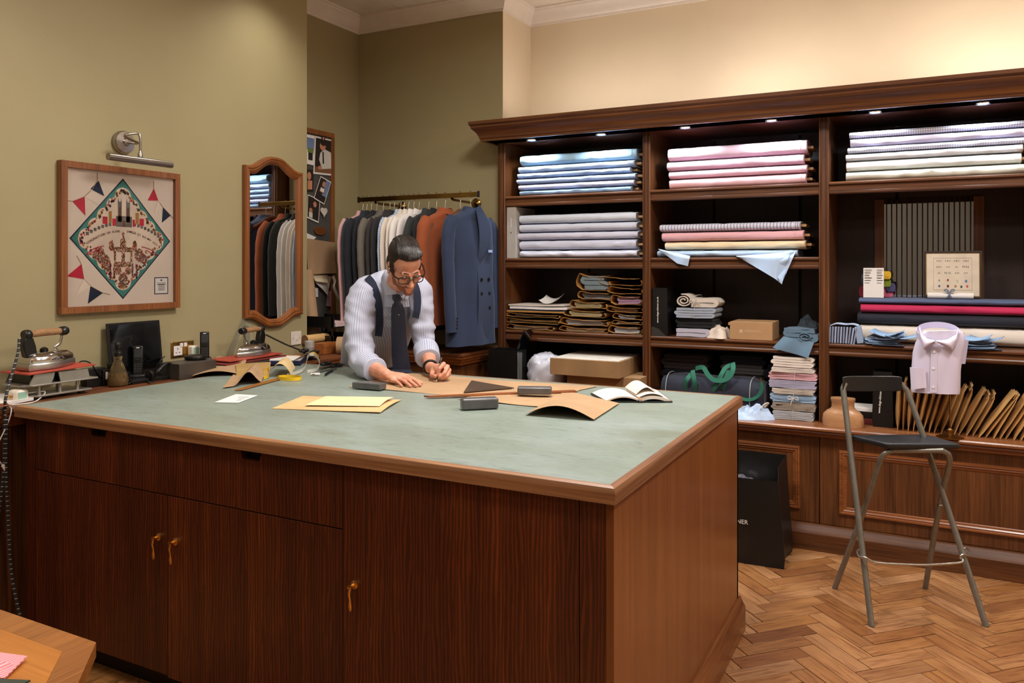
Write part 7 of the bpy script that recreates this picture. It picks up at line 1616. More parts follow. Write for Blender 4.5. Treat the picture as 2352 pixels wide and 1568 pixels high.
def garment(name, label, cat, x, rot, m, L, hw=.2, th_=.045, seed=0., sleeve_l=.58, collar=None, group='clothes hanging on the rail', jacket=True, dz=0.0):
    t = thing(name, label, cat, (x, RY, RZ-.1-L), rot, group, True); zb_ = L
    lv = [(.0, .052, .040), (-.02, .075, .042), (-.035, .12, .040), (-.055, .17, .036), (-.075, hw*.98, .034), (-.12, hw, .040), (-.25, hw*.96, .05), (-.42, hw*.93, .048), (-.56, hw*.98, .048), (-L, hw*1.05, .050)]
    rs = []
    for i in range(len(lv)-1):
        a, b_ = lv[i], lv[i+1]; sub = 1 if i < 4 else 4
        for s_ in range(sub):
            f = s_/sub; rs.append([a[j]*(1-f) + b_[j]*f for j in range(3)])
    rs.append(list(lv[-1])); R_ = []
    for z, w_, tt in rs:
        r = []
        for k in range(36):
            a = 2*PI*k/36; ca, sa = math.cos(a), math.sin(a); y = math.copysign(abs(ca)**.75, ca)*w_; xx = math.copysign(abs(sa)**.85, sa)*tt*(th_/.045)
            amp = sstep(-.1, -.5, z)
            xx += (math.sin(y*34 + seed*3)*.009*amp + nz(y*9 + seed, z*4, seed)*.012*(.3+amp))*min(1.2, th_/.045)
            r.append((xx, y + nz(z*6, seed, a)*.004, zb_ + z + .008))
        R_.append(r)
    q = MB(); q.rings(R_); q.build('body', m, t, smooth=60)
    for s_ in (-1, 1):
        pth = spline([(0, s_*(hw-.035), zb_-.075), (.008, s_*(hw+.012), zb_-.13), (.014, s_*(hw+.03), zb_-.26), (.02, s_*(hw+.028), zb_-.42), (.028, s_*(hw+.015), zb_-.1-sleeve_l)], 5)
        n_ = len(pth); q = MB(); fk = min(1.0, th_/.045); q.tube(pth, [.052 - .012*i/n_ + .0015*math.sin(i*1.7+seed) for i in range(n_)], 14, flat=.78*fk, up=(1, 0, 0)); q.build('sleeve', m, t, smooth=60)
        if not jacket: 
            e_ = pth[-1]; q = MB(); q.tube([e_ + Vector((0, 0, .05)), e_ + Vector((0, 0, -.008))], .043, 14, flat=.78*fk, up=(1, 0, 0)); q.build('cuff', m, t, smooth=60)
    # collar
    q = MB(); cm = collar or m
    q.grid(lambda u, v: (math.sin(u*2*PI)*(.042 + .012*v)*min(1, th_/.04), -math.cos(u*2*PI)*(.05 + .02*v), zb_ + .016 - .036*v + .006*math.cos(u*4*PI)), 24, 4, .003); q.build('collar', cm, t, smooth=60)
    return t
GM = lambda n_, c_, r=.85: cloth('garment_' + n_, c_, r, .25)
items = [(833, 'shirt', 'pale pink shirt hanging at the far end of the rail', 'shirt', GM('pink', (206, 160, 160)), .74, .2, .035, False),
 (842, 'jacket', 'slate navy jacket hanging next to the pink shirt', 'jacket', GM('slate', (40, 48, 60)), .74, .21, .035, True),
 (852, 'jacket', 'black navy jacket hanging third on the rail', 'jacket', GM('dnavy', (24, 27, 36)), .76, .215, .045, True),
 (865, 'jacket', 'midnight jacket hanging before the grey tweed one', 'jacket', GM('midnight', (22, 25, 34)), .74, .205, .035, True),
 (880, 'jacket', 'grey tweed jacket hanging on the rail', 'jacket', GM('tweed', (104, 98, 90)), .76, .215, .05, True),
 (895, 'jacket', 'brown-black jacket hanging behind the grey tweed', 'jacket', GM('umber', (48, 42, 42)), .74, .205, .035, True),
 (905, 'jacket', 'charcoal jacket hanging beside the blue checked shirt', 'jacket', GM('charcoal', (38, 37, 40)), .74, .2, .03, True),
 (920, 'shirt', 'light blue checked shirt hanging on the rail', 'shirt', stripes('garment_check', (186, 204, 224), (130, 160, 196), 'y', 60, .4, cross='z'), .76, .2, .03, False),
 (928, 'shirt', 'cream shirt hanging beside the blue checked one', 'shirt', GM('cream', (220, 208, 196)), .76, .205, .03, False),
 (938, 'shirt', 'ivory shirt hanging between the cream and white shirts', 'shirt', GM('ivory', (224, 216, 206)), .75, .2, .03, False),
 (950, 'shirt', 'white shirt with upturned collar hanging on the rail', 'shirt', GM('white', (226, 222, 218)), .76, .21, .035, False),
 (962, 'shirt', 'soft white shirt hanging beside the dark green-grey jacket', 'shirt', GM('white2', (222, 216, 212)), .75, .2, .03, False),
 (984, 'jacket', 'dark green-grey jacket hanging before the rust overshirt', 'jacket', GM('forest', (44, 46, 46)), .76, .21, .04, True),
 (1002, 'jacket', 'black jacket hanging between the green-grey jacket and the rust overshirt', 'jacket', GM('black', (20, 18, 18)), .78, .205, .04, True),
 (1022, 'overshirt', 'rust brown overshirt with broad collar hanging on the rail', 'jacket', GM('rust', (146, 72, 34)), .74, .215, .075, False)]
for k, (px, nm, lb, cat, m, L_, hw, tk, jk) in enumerate(items):
    x = xat(px, RY); rot = [-.02, .01, -.01, .01, .0, .01, .0, .01, -.01, .01, -.02, .0, -.02, -.02, -.10][k]
    garment(nm, lb, cat, x, rot, m, L_, hw, tk*.62, k*1.37, .60 if jk else .62, None, jacket=jk)
    hanger('%s hanger carrying the %s' % ('wire hook black', lb.split(' hanging')[0].split(' with')[0]), x, rot, M_HB)
hanger('empty brown wooden hanger between the rust overshirt and blue jacket', xat(1057, RY), .1, M_HW)
# blue double-breasted jacket turned towards the room
bjx = xat(1080, RY); brot = -.13; Lb = .86
m_bj = GM('royal', (36, 49, 76))
bj = garment('jacket', 'mid-blue double-breasted jacket with pocket square at the rail end', 'jacket', bjx, brot, m_bj, Lb, .21, .075, 9.1, .66)
hanger('black hanger carrying the blue double-breasted jacket', bjx, brot, M_HB)
q = MB(); q.grid(lambda u, v: (.07 + .028*math.sin(PI*v) + .006*u, -.035 + (.03 + .075*math.sin(PI*min(1, v*1.15)))*u - .0*v, Lb - .0 - .36*v + .03*u*(1-v)), 8, 14, .006); q.build('lapel', m_bj, bj, smooth=60)
q = MB(); q.grid(lambda u, v: (.066 + .028*math.sin(PI*min(1, .15+v*.8)), -.04 + .13*u + .0*v, Lb - .34 - .5*v), 8, 14, .006); q.build('front_overlap', m_bj, bj, smooth=60)
for zz_, yy_ in ((.42, .075), (.33, .08), (.24, .085), (.42, 0), (.33, .0)):
    MB().lathe([(0, 0), (.011, 0), (.011, .003), (.007, .004), (0, .004)], 14, (.098, yy_-.01, zz_), Matrix.Rotation(PI/2, 3, 'Y')).build('button', M_BAKE, bj, smooth=40)
q = MB(); q.obox((.085, .1, .6), (.004, .04, .016)); q.build('pocket_square', cloth('sky_silk', (150, 180, 220)), bj, smooth=0)
for k in range(4): MB().lathe([(0, 0), (.006, 0), (.006, .003), (0, .004)], 10, (.065, -.215, .125+.02*k), Matrix.Rotation(PI/2, 3, 'Y')).build('cuff_button', M_BAKE, bj, smooth=40)
# long black umbrella-like rod stub beside the clothes
p = at(790, 650, y=4.3); tag(MB().tube([(p.x-.04, 4.3, p.z-.012), (p.x+.1, 4.36, p.z+.02)], .009, 10).build('black_rod', M_SATBLK, smooth=50), 'black hanging rod stub beside the pink shirt', 'rod')
# ================================================================== the tailor
from mathutils.bvhtree import BVHTree
def Cc(px, py, d): return at(px, py, d=d)
RV, FV = Vector((CS, SN, 0)), Vector((-SN, CS, 0))      # image right, depth
man = thing('person', 'person in striped shirt, navy tie and braces bending over the kraft sheet drafting', 'person', (Cc(850, 860, 4.4).x, Cc(850, 860, 4.4).y, 0.001))
def skin():
    m, nt, b = _base('skin'); b.inputs['Roughness'].default_value = .48; b.inputs['Subsurface Weight'].default_value = .12; b.inputs['Subsurface Radius'].default_value = (.012, .005, .003); b.inputs['Subsurface Scale'].default_value = .6
    f = noise_tex(nt, coords(nt, rnd=False), 26, 3); nt.links.new(ramp(nt, f, [(.3, lin(194, 130, 104)), (.7, lin(218, 158, 132))]), b.inputs['Base Color'])
    bump(nt, b, noise_tex(nt, coords(nt, rnd=False), 500, 2), .06, .0006); return m
M_SKIN = skin()
def remesh(o, vox, it=3, fac=.5):
    m = o.modifiers.new('remesh', 'REMESH'); m.mode = 'VOXEL'; m.voxel_size = vox; m.use_smooth_shade = True
    s_ = o.modifiers.new('smooth', 'SMOOTH'); s_.iterations = it; s_.factor = fac; return o
# ---- head frame
HC = Cc(931, 612, 3.83)
HM = Matrix.Translation(HC) @ Matrix.Rotation(TH, 4, 'Z') @ Matrix.Rotation(math.radians(23), 4, 'Z') @ Matrix.Rotation(math.radians(-6), 4, 'Y') @ Matrix.Rotation(math.radians(37), 4, 'X')
def hd(x, y, z): return HM @ Vector((x, y, z))
hb = MB()
for c_, r_ in (((0, .02, .045), (.073, .094, .083)), ((0, -.028, .045), (.063, .058, .062)), ((0, -.032, -.02), (.06, .058, .07)), ((0, -.034, -.072), (.05, .048, .044)), ((0, -.074, -.098), (.024, .02, .018)),
               ((.042, -.055, -.022), (.022, .024, .022)), ((-.042, -.055, -.022), (.022, .024, .022)), ((.03, -.078, .002), (.016, .012, .012)), ((-.03, -.078, .002), (.016, .012, .012)),
               ((.079, .016, -.004), (.007, .019, .031)), ((-.079, .016, -.004), (.007, .019, .031)), ((.08, .004, -.026), (.007, .011, .012)), ((-.08, .004, -.026), (.007, .011, .012))):
    hb.ellip(c_, r_, None, 24, 14)
hb.capsule((-.036, -.083, .024), (-.012, -.088, .02), .010, .010); hb.capsule((.036, -.083, .024), (.012, -.088, .02), .010, .010)
hb.capsule((0, -.09, .012), (0, -.113, -.034), .008, .0125); hb.ellip((.012, -.1, -.037), (.009, .01, .008)); hb.ellip((-.012, -.1, -.037), (.009, .01, .008))
hb.capsule((-.018, -.09, -.062), (0, -.0965, -.060), .0055, .0065); hb.capsule((.018, -.09, -.062), (0, -.0965, -.060), .0055, .0065)
hb.capsule((-.014, -.09, -.072), (.014, -.09, -.072), .0065, .0065); hb.capsule((0, -.08, -.085), (0, -.08, -.09), .014, .014)
hb.xf(HM)
nb_ = Cc(902, 668, 4.06)
hb.capsule(hd(0, .03, -.05), nb_, .054, .056, 16)
hb.capsule(hd(0, .0, -.06), nb_, .045, .05, 16)
# torso core, hidden by the shirt
hip = Cc(852, 862, 4.42)
hb.capsule(nb_, Cc(872, 752, 4.27), .05, .07, 16); hb.capsule(Cc(872, 752, 4.27), hip, .07, .08, 16)
SR, SL = Cc(836, 672, 4.03), Cc(960, 668, 4.1)
ER, EL = Cc(829, 834, 3.85), Cc(981, 800, 4.06)
WR, WL = Cc(887, 860, 3.62), Cc(989, 846, 3.80)
hb.capsule(nb_ + FV*.03, SR + FV*.02, .04, .04); hb.capsule(nb_ + FV*.03, SL + FV*.02, .04, .04)
hb.capsule(SR, ER, .034, .034); hb.capsule(SL, EL, .034, .034)
FMR = ER.lerp(WR, .42); FML = EL.lerp(WL, .45)
hb.capsule(ER, FMR, .038, .041); hb.capsule(FMR, WR, .041, .027); hb.capsule(EL, FML, .036, .038); hb.capsule(FML, WL, .038, .026)
# right hand: flat on the sheet
PR = [Cc(903, 874, 3.55), Cc(914, 871, 3.56), Cc(925, 868, 3.57), Cc(935, 864, 3.58)]   # knuckles little..index
TR_ = [(923, 889, 3.47), (943, 890, 3.465), (956, 889.5, 3.47), (966, 886.5, 3.49)]
for p in PR: hb.capsule(WR, p, .02, .0125)
hb.ellip(WR.lerp(PR[1], .6), (.034, .034, .016))
for k, (p, tp) in enumerate(zip(PR, TR_)):
    e_ = Cc(*tp); e_.z = max(e_.z, CT+.011); mid_ = p.lerp(e_, .5) + Vector((0, 0, .006)); r_ = (.0078, .0088, .0092, .0090)[k]
    hb.capsule(p, mid_, r_*1.12, r_, 10); hb.capsule(mid_, e_, r_, r_*.82, 10)
tb = Cc(925, 862, 3.60); te = Cc(968, 879.5, 3.54); te.z = max(te.z, CT+.012); hb.capsule(WR.lerp(PR[3], .35), tb, .017, .013, 10); hb.capsule(tb, te, .012, .0085, 10)
# left hand: fist round the pencil
PT = at(1002, 878, z=CT+.003); PU = Cc(1014.5, 822, 3.68); pdir = (PU-PT).normalized()
pm = Cc(1010, 849, 3.70)
hb.capsule(WL, pm, .026, .028, 12); hb.ellip(Cc(1014, 847, 3.70), (.032, .03, .028))
KN = [Cc(1019, 836, 3.665), Cc(1028, 842, 3.675), Cc(1032, 850, 3.685), Cc(1032, 858, 3.70)]
MD = [Cc(1010, 846, 3.635), Cc(1021, 856, 3.635), Cc(1026, 863, 3.65), Cc(1027, 867, 3.67)]
TP = [Cc(1005, 860, 3.635), Cc(1011, 865, 3.63), Cc(1015, 868.5, 3.64), Cc(1018, 869.5, 3.655)]
for k in range(4):
    r_ = (.0095, .0095, .009, .0082)[k]; TP[k].z = max(TP[k].z, CT+.011); MD[k].z = max(MD[k].z, CT+.013)
    hb.capsule(pm, KN[k], .022, r_*1.25, 10); hb.capsule(KN[k], MD[k], r_*1.15, r_, 10); hb.capsule(MD[k], TP[k], r_, r_*.85, 10)
t1, t2, t3 = Cc(994, 852, 3.71), Cc(992, 862, 3.665), Cc(1000, 863.5, 3.635); t2.z = max(t2.z, CT+.014)
hb.capsule(WL.lerp(pm, .4), t1, .018, .014, 10); hb.capsule(t1, t2, .013, .0105, 10); hb.capsule(t2, t3, .0105, .009, 10)
body = remesh(hb.build('body', M_SKIN, man, center=False), .0032, 3, .5)
# ---- hair, beard, brows
hr = MB()
hr.ellip((0, .03, .058), (.0785, .096, .084), None, 28, 18); hr.ellip((.0, -.012, .096), (.060, .062, .042), None, 24, 14); hr.ellip((.012, -.040, .100), (.052, .042, .026), None, 20, 12)
for s_ in (-1, 1): hr.ellip((s_*.069, .006, .030), (.009, .024, .040)); hr.ellip((s_*.070, -.012, .008), (.006, .010, .030)); hr.ellip((s_*.060, .06, -.01), (.016, .035, .045))
hr.ellip((0, .085, -.005), (.056, .034, .055)); hr.xf(HM)
def hair_m():
    m, nt, b = _base('dark_hair'); b.inputs['Roughness'].default_value = .4; b.inputs['Anisotropic'].default_value = .5
    tc = N(nt, 'ShaderNodeTexCoord'); mp = N(nt, 'ShaderNodeMapping'); mp.inputs['Rotation'].default_value = HM.to_3x3().inverted().to_euler(); nt.links.new(tc.outputs['Object'], mp.inputs['Vector'])
    mp2 = N(nt, 'ShaderNodeMapping'); mp2.inputs['Scale'].default_value = (.35, .12, 1); mp2.inputs['Rotation'].default_value = (0, 0, .5); nt.links.new(mp.outputs[0], mp2.inputs['Vector'])
    f = noise_tex(nt, mp2.outputs[0], 230, 4, .7, .3); nt.links.new(ramp(nt, f, [(.35, lin(10, 6, 5)), (.6, lin(28, 18, 13)), (.75, lin(50, 34, 26))]), b.inputs['Base Color']); bump(nt, b, f, .7, .004); return m
M_HAIR = hair_m(); hbv = BVHTree.FromPolygons([Vector(p) for p in hr.v], hr.f)
remesh(hr.build('hair', M_HAIR, man, center=False), .0034, 5, .5)
sd_ = MB(); rdh = random.Random(8); ctr = Vector((0, .02, .03))
for k in range(230):
    x0 = rdh.uniform(-.075, .07); sweep = .35 + .5*(x0+.06)/.12 + rdh.uniform(-.12, .12); P_ = []; lift = rdh.uniform(-.001, .0022)
    for i in range(15):
        t_ = i/14; ang_ = math.radians(14 + 148*t_*rdh.uniform(.995, 1.005)); dr = Vector((x0*9*(1-.25*t_) + sweep*t_*.55, -math.cos(ang_), math.sin(ang_)*1.05)).normalized()
        o1 = HM @ (ctr + dr*.3); h_ = hbv.ray_cast(o1, (HM.to_3x3() @ -dr).normalized())
        if h_[0] is None: continue
        loc_ = HM.inverted() @ h_[0]
        if loc_.y < -.03 and loc_.z < .078 + .012*math.sin(x0*60): continue
        P_.append(h_[0] + (HM.to_3x3() @ dr)*lift)
    if len(P_) > 4: sd_.tube(P_, [.0006] + [.0017]*(len(P_)-2) + [.0006], 5)
hs_ = sd_.build('hair_strands', M_HAIR, man, smooth=60, center=False); hs_['kind'] = 'stuff'
bd = MB()
for c_, r_ in (((0, -.0345, -.074), (.0508, .0488, .0436)), ((0, -.0745, -.0985), (.0248, .0208, .0184))): bd.ellip(c_, r_, None, 24, 14)
for s_ in (-1, 1): bd.capsule((s_*.062, -.004, -.02), (s_*.050, -.024, -.072), .0085, .014); bd.capsule((s_*.022, -.0855, -.058), (s_*.004, -.0955, -.0515), .0042, .0048)
bd.xf(HM)
def beard_m():
    m, nt, b = _base('stubble'); b.inputs['Roughness'].default_value = .7
    f = noise_tex(nt, coords(nt, rnd=False), 420, 2, .6); nt.links.new(ramp(nt, f, [(.4, lin(104, 62, 44)), (.62, lin(160, 100, 74))]), b.inputs['Base Color']); return m
remesh(bd.build('beard', beard_m(), man, center=False), .003, 2, .5)
bw = MB()
for s_ in (-1, 1): bw.tube([(s_*.048, -.078, .026), (s_*.032, -.0905, .031), (s_*.012, -.0945, .0265)], [.0016, .0027, .0022], 8, flat=1.3)
bw.xf(HM); bw.build('eyebrows', MATS.get('x') or mat('brow_hair', (44, 28, 20), .6), man, smooth=60, center=False)
lp_ = MB(); lp_.capsule((-.017, -.0925, -.0665), (.017, -.0925, -.0665), .0042, .0042); lp_.xf(HM); lp_.build('lips', mat('lip', (176, 92, 80), .45), man, smooth=60, center=False)
for s_ in (-1, 1):
    e2 = MB(); e2.ellip((s_*.031, -.0815, .001), (.0125, .0095, .0085), None, 16, 10); e2.xf(HM); e2.build('eye', mat('eyelid', (184, 120, 96), .5), man, smooth=60, center=False)
    e3 = MB(); e3.tube([(s_*.043, -.0855, -.0035), (s_*.031, -.0925, -.0055), (s_*.019, -.0895, -.0035)], .0012, 6); e3.xf(HM); e3.build('lashes', mat('lash', (30, 18, 14), .6), man, smooth=60, center=False)
# ---- spectacles
gl = MB(); GY = -.108; gz = -.004
def lens_loop(s_, sc=1.0):
    out = []
    for i in range(28):
        a = 2*PI*i/28; ca, sa = math.cos(a), math.sin(a)
        out.append((s_*.0345 + math.copysign(abs(ca)**.55, ca)*.0265*sc, GY + .012*abs(s_*.0345 + ca*.02)/.06, gz + math.copysign(abs(sa)**.6, sa)*.0195*sc))
    return out
for s_ in (-1, 1): gl.tube(lens_loop(s_), .0025, 8, closed=True)
for s_ in (-1, 1): gl.tube([lens_loop(s_)[i] for i in (2, 4, 7, 10, 12)], .0036, 8)
gl.tube([(-.009, GY+.002, gz+.006), (0, GY-.001, gz+.009), (.009, GY+.002, gz+.006)], .003, 8)
for s_ in (-1, 1): gl.tube([(s_*.062, GY+.012, gz+.012), (s_*.074, GY+.03, gz+.012), (s_*.082, -.03, gz+.012), (s_*.082, .02, gz+.012), (s_*.079, .042, gz-.008)], [.0035, .0035, .003, .003, .003], 8)
gl.xf(HM); spc = gl.build('spectacles', M_GLOSSBLK, man, smooth=60, center=False)
for s_ in (-1, 1):
    l2 = MB(); P_ = lens_loop(s_, .97); l2.add([hd(*p) for p in P_], [tuple(range(len(P_)))]); l2.build('lens', mat('spectacle_lens', (250, 250, 250), .02, trans=1.0, var=0, ior=1.05), spc, smooth=0, center=False)
# ---- shirt: torso loft and sleeves with pinstripe coordinate
M_STRIPE = stripes('pinstripe_shirting', (182, 186, 203), (122, 130, 164), 'x', 112, .2, attr=True, rough=.7, bmp=.1)
def loft(name, stations, n, m, parent, wr=.004, seed=0.0, cap=True, sub=6, up=None, fold=1.0):
    """stations: (centre, half width along u, half depth along w, u dir)"""
    q = MB(); rs = []; sc = []; m_ = len(stations)
    cs = spline([s_[0] for s_ in stations], sub); N_ = len(cs); arc = 0.0
    for i, c_ in enumerate(cs):
        f = i/(N_-1)*(m_-1); k = min(int(f), m_-2); t_ = f-k; a, b_ = stations[k], stations[k+1]
        hw_, hd_ = a[1]*(1-t_)+b_[1]*t_, a[2]*(1-t_)+b_[2]*t_; u_ = (a[3]*(1-t_)+b_[3]*t_).normalized()
        tg = (cs[min(i+1, N_-1)] - cs[max(i-1, 0)]).normalized(); u_ = (u_ - tg*u_.dot(tg)).normalized(); w_ = tg.cross(u_)
        if i: arc += (cs[i]-cs[i-1]).length
        r = []
        for j in range(n):
            an = 2*PI*j/n; ca, sa = math.cos(an), math.sin(an)
            p = c_ + u_*hw_*math.copysign(abs(ca)**.85, ca) + w_*hd_*math.copysign(abs(sa)**.85, sa)
            nn = (p - c_).normalized()
            fd_ = (1-abs(nz(p.x*9+seed+p.z*5, p.y*9, p.z*11-p.x*4))*3.2)*.9 + nz(p.x*20+seed, p.y*18, p.z*26)*.9 + (1-abs(nz(p.x*5+seed*2, p.y*5, p.z*22+p.x*9))*4)*.45
            r.append(p + nn*wr*fd_); sc.append(an*(hw_+hd_)/2*1.0)
        rs.append(r)
    q.rings(rs, cap); q.attr = sc + [0]*0
    return q.build(name, m, parent, smooth=70, center=False), q
U0 = (RV*.97 + FV*.22).normalized()
tors = [(Cc(852, 850, 4.44), .165, .115, U0), (Cc(856, 806, 4.37), .165, .118, U0), (Cc(872, 752, 4.25), .175, .122, U0), (Cc(888, 708, 4.17), .192, .122, U0), (Cc(896, 680, 4.125), .19, .112, U0), (Cc(899, 658, 4.10), .150, .098, U0), (Cc(902, 646, 4.085), .098, .082, U0), (Cc(904, 640, 4.075), .066, .066, U0)]
so, sq_ = loft('shirt', tors, 72, M_STRIPE, man, .006, 1.0)
slr = [(Cc(862, 662, 4.08), .062, .066, RV), (Cc(838, 676, 4.05), .070, .074, RV), (Cc(827, 714, 4.0), .071, .074, RV), (Cc(825, 762, 3.95), .068, .070, RV), (Cc(829, 806, 3.91), .066, .066, RV), (Cc(833, 832, 3.85), .060, .058, RV), (Cc(846, 842, 3.78), .055, .052, RV)]
s1, q1 = loft('sleeve', slr, 40, M_STRIPE, man, .0075, 2.0, sub=10)
sll = [(Cc(938, 658, 4.11), .058, .062, RV), (Cc(960, 668, 4.09), .066, .070, RV), (Cc(967, 706, 4.07), .064, .068, RV), (Cc(971, 752, 4.06), .060, .064, RV), (Cc(976, 792, 4.04), .058, .058, RV), (Cc(980, 810, 3.99), .055, .054, RV)]
s2_, q2 = loft('sleeve', sll, 40, M_STRIPE, man, .0065, 3.0, sub=10)
M_CUFF = stripes('pinstripe_cuff', (186, 191, 209), (112, 120, 156), 'x', 112, .22, attr=True, rough=.7, bmp=.1)
ca_, cb_ = Cc(840, 838, 3.81), Cc(862, 849, 3.71)
loft('rolled_cuff', [(ca_, .058, .054, RV), (ca_.lerp(cb_, .15), .0635, .0575, RV), (ca_.lerp(cb_, .9), .060, .0535, RV), (cb_, .054, .049, RV)], 36, M_CUFF, man, .003, 4.0)
ca_, cb_ = Cc(978, 800, 4.02), Cc(983, 824, 3.925)
loft('rolled_cuff', [(ca_, .055, .052, RV), (ca_.lerp(cb_, .15), .0625, .058, RV), (ca_.lerp(cb_, .9), .060, .055, RV), (cb_, .055, .049, RV)], 36, M_CUFF, man, .003, 5.0)
# collar
cbm = MB(); cc0 = Cc(904, 652, 4.05); ax_ = (hd(0, .03, -.05) - nb_).normalized(); u1 = (RV - ax_*RV.dot(ax_)).normalized(); w1 = ax_.cross(u1)
cbm.grid(lambda u, v: cc0 + u1*math.cos(u*2*PI)*(.070 - .004*v) + w1*math.sin(u*2*PI)*(.072 - .004*v) + ax_*(-.03 + .055*v), 40, 4, .003); cbm.attr = None
M_COL = stripes('pinstripe_collar', (186, 192, 210), (120, 130, 166), 'x', 150, .25, rough=.7)
cbm.build('collar_band', M_COL, man, smooth=60, center=False)
def patch(name, px4, ds, m, bulge=.006, th_=.0025):
    A_, B_, C2, D2 = [Cc(p[0], p[1], d) for p, d in zip(px4, ds)]
    return MB().grid(lambda u, v: A_*(1-u)*(1-v) + B_*u*(1-v) + C2*u*v + D2*(1-u)*v - FV*bulge*math.sin(PI*u), 8, 8, th_).build(name, m, man, smooth=60, center=False)
patch('collar_leaf', [(876, 640), (886, 618), (913, 676), (887, 677)], [4.01, 3.985, 3.925, 3.945], M_COL, .012)
patch('collar_leaf', [(930, 668), (944, 655), (936, 688), (920, 682)], [3.95, 4.0, 3.96, 3.93], M_COL, .006)
patch('shirt_yoke', [(884, 664), (934, 664), (940, 704), (884, 704)], [3.985, 3.965, 3.985, 4.0], M_COL, .035)
# braces and tie placed on the shirt front
allv = sq_.v + q1.v + q2.v; allf = []
offi = 0
for q_ in (sq_, q1, q2):
    allf += [tuple(i+offi for i in f) for f in q_.f if len(f) == 4]; offi += len(q_.v)
bvh = BVHTree.FromPolygons([Vector(p) for p in allv], allf)
def on_shirt(px, py, lift=.006):
    d_ = (at(px, py, d=1.0) - Vector((0, 0, CAM_H))).normalized(); h = bvh.ray_cast(Vector((0, 0, CAM_H)), d_)
    return (h[0] - d_*lift) if h[0] else None
def brace(pts, w_, name='brace'):
    P_ = [p for p in (on_shirt(*q_) for q_ in spline([Vector((a_, b_, 0)) for a_, b_ in pts], 4) for q_ in [(q_.x, q_.y)]) if p]; eye_ = Vector((0, 0, CAM_H))
    for _ in range(6):
        D_ = [(p - eye_).length for p in P_]
        P_ = [eye_ + (P_[i] - eye_)*(min(D_[i], (D_[max(i-1, 0)] + D_[min(i+1, len(D_)-1)])/2)/D_[i]) for i in range(len(P_))]; q = MB(); rs = []
    for i, p in enumerate(P_):
        tg = (P_[min(i+1, len(P_)-1)] - P_[max(i-1, 0)]).normalized(); vd = (p - Vector((0, 0, CAM_H))).normalized(); sd = tg.cross(vd).normalized(); nn = sd.cross(tg).normalized()
        if nn.dot(vd) > 0: nn = -nn
        rs.append([p - sd*w_/2 - nn*.003, p - sd*w_/2 + nn*.001, p + sd*w_/2 + nn*.001, p + sd*w_/2 - nn*.003])
    q.rings(rs); return q.build(name, cloth('navy_webbing', (26, 36, 58), .8), man, smooth=50, center=False)
brace([(843, 636), (856, 652), (866, 680), (871, 710), (872, 745), (869, 772)], .037)
brace([(950, 650), (957, 665), (960, 690), (958, 712), (954, 730)], .034)
M_TIE = cloth('navy_tie', (24, 30, 50), .6)
tie = MB(); rs = []
TIE = [(910, 676, 3.925, .018), (912, 686, 3.915, .024), (913, 694, 3.91, .016), (913, 700, 3.908, .026), (914, 712, 3.915, .034), (915, 735, 3.93, .036), (916, 775, 3.95, .038), (919, 815, 3.96, .042), (923, 848, 3.965, .046), (927, 858, 3.935, .047)]
for px, py, d, hw_ in TIE:
    c_ = Cc(px, py, d); c_.z = max(c_.z, CT + .008); rs.append([c_ - RV*hw_, c_ - RV*hw_*.6 - FV*.006, c_ - FV*.009, c_ + RV*hw_*.6 - FV*.006, c_ + RV*hw_, c_ + RV*hw_*.6 + FV*.004, c_ + FV*.005, c_ - RV*hw_*.6 + FV*.004])
tie.rings(rs); tie.build('tie', M_TIE, man, smooth=50, center=False)
kn = MB(); kn.ellip(Cc(911, 684, 3.915), (.017, .014, .02)); kn.build('tie_knot', M_TIE, man, smooth=60, center=False)
MB().ellip(Cc(916, 723, 3.90), (.003, .003, .003)).build('tie_pin', M_CHROME, man, smooth=60, center=False)
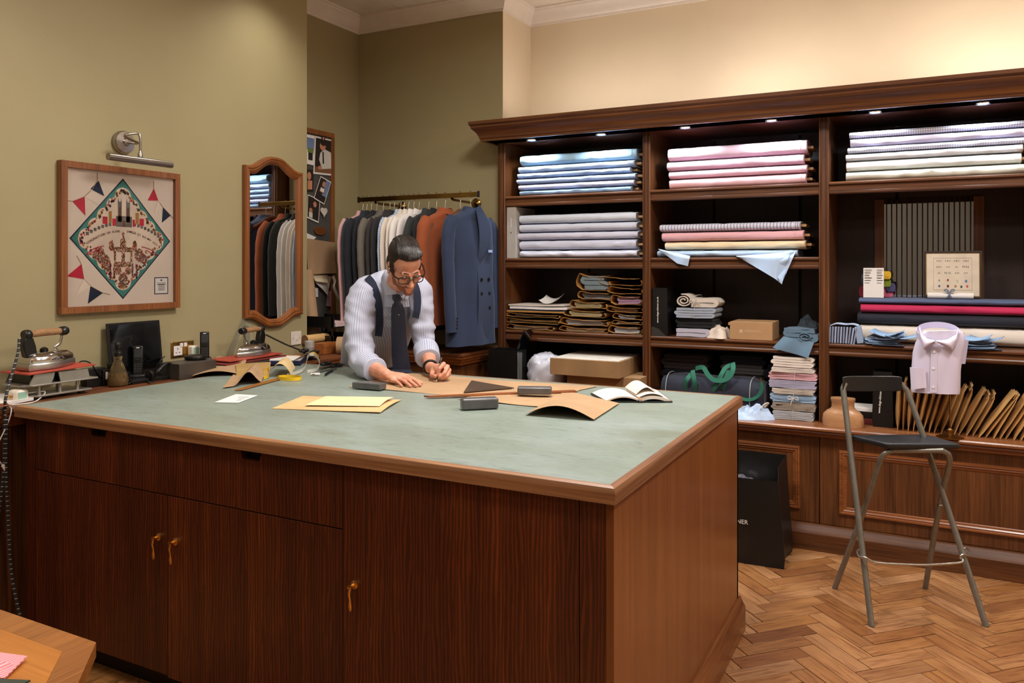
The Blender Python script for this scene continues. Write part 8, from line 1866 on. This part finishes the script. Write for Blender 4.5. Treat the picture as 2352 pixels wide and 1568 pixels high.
# trousers
tr_ = MB(); M_TR = cloth('charcoal_trouser', (26, 26, 30), .85)
trs = [(Cc(852, 838, 4.42), .172, .125, U0), (hip, .185, .135, U0), (hip + Vector((0, 0, -.12)), .19, .14, U0), (hip + Vector((0, 0, -.2)), .18, .13, U0)]
loft('trousers', trs, 40, M_TR, man, .004, 6.0)
hx = U0*.09
for s_ in (-1, 1):
    h0 = hip + hx*s_ + Vector((0, 0, -.14)); k0 = Vector((h0.x, h0.y, .5)) + FV*-.01; a0_ = Vector((h0.x, h0.y, .07)) + FV*.02
    loft('trouser_leg', [(h0, .1, .11, U0), (k0.lerp(h0, .4), .088, .095, U0), (k0, .072, .078, U0), (a0_.lerp(k0, .5), .062, .07, U0), (a0_, .055, .062, U0)], 24, M_TR, man, .004, 7.0)
    sh_ = MB(); sh_.rings([[Vector((a0_.x, a0_.y, z)) - FV*(.09 - .16*((1-math.cos(2*PI*k/20))/2)*1.55) + U0*(math.sin(2*PI*k/20)*.045*s2) for k in range(20)] for z, s2 in ((.001, 1.0), (.02, 1.05), (.05, .9), (.075, .6))]); sh_.build('shoe', M_GLOSSBLK, man, smooth=50, center=False)
# ring and watch strap
rg = MB(); rg.tube([PR[1].lerp(Cc(*TR_[1]), .28) + RV*0 + Vector((0, 0, .011*math.sin(a))) + (RV*.2+FV*.98)*.0105*math.cos(a) for a in [i*2*PI/16 for i in range(16)]], .0016, 6, closed=True); rg.build('finger_ring', M_BRASS, man, smooth=60, center=False)
rg = MB(); rg.tube([PR[0].lerp(Cc(*TR_[0]), .25) + Vector((0, 0, .010*math.sin(a))) + (RV*.2+FV*.98)*.0095*math.cos(a) for a in [i*2*PI/16 for i in range(16)]], .0014, 6, closed=True); rg.build('finger_ring', M_STEEL, man, smooth=60, center=False)
wd = (pm - EL).normalized(); wu = (Vector((0, 0, 1)) - wd*wd.z).normalized(); wv_ = wd.cross(wu); wc = FML.lerp(WL, .86)
MB().tube([wc + wu*.031*math.cos(a) + wv_*.031*math.sin(a) for a in [i*2*PI/20 for i in range(20)]], .005, 8, closed=True, flat=1.4).build('watch_strap', M_SATBLK, man, smooth=60, center=False)
# pencil
pcl = thing('pencil', 'silver topped pencil held over the kraft sheet', 'pencil', PT)
off_ = Vector((0, 0, 0))
MB().tube([PT + pdir*.012, PU - pdir*.012], .0036, 8).build('barrel', mat('pencil_brown', (60, 44, 36), .4), pcl, smooth=50)
MB().tube([PT, PT + pdir*.0125], [.0006, .0036], 8).build('point', mat('pencil_wood', (206, 168, 120), .6), pcl, smooth=50)
MB().tube([PU - pdir*.013, PU], .0042, 8).build('metal_cap', M_CHROME, pcl, smooth=50)
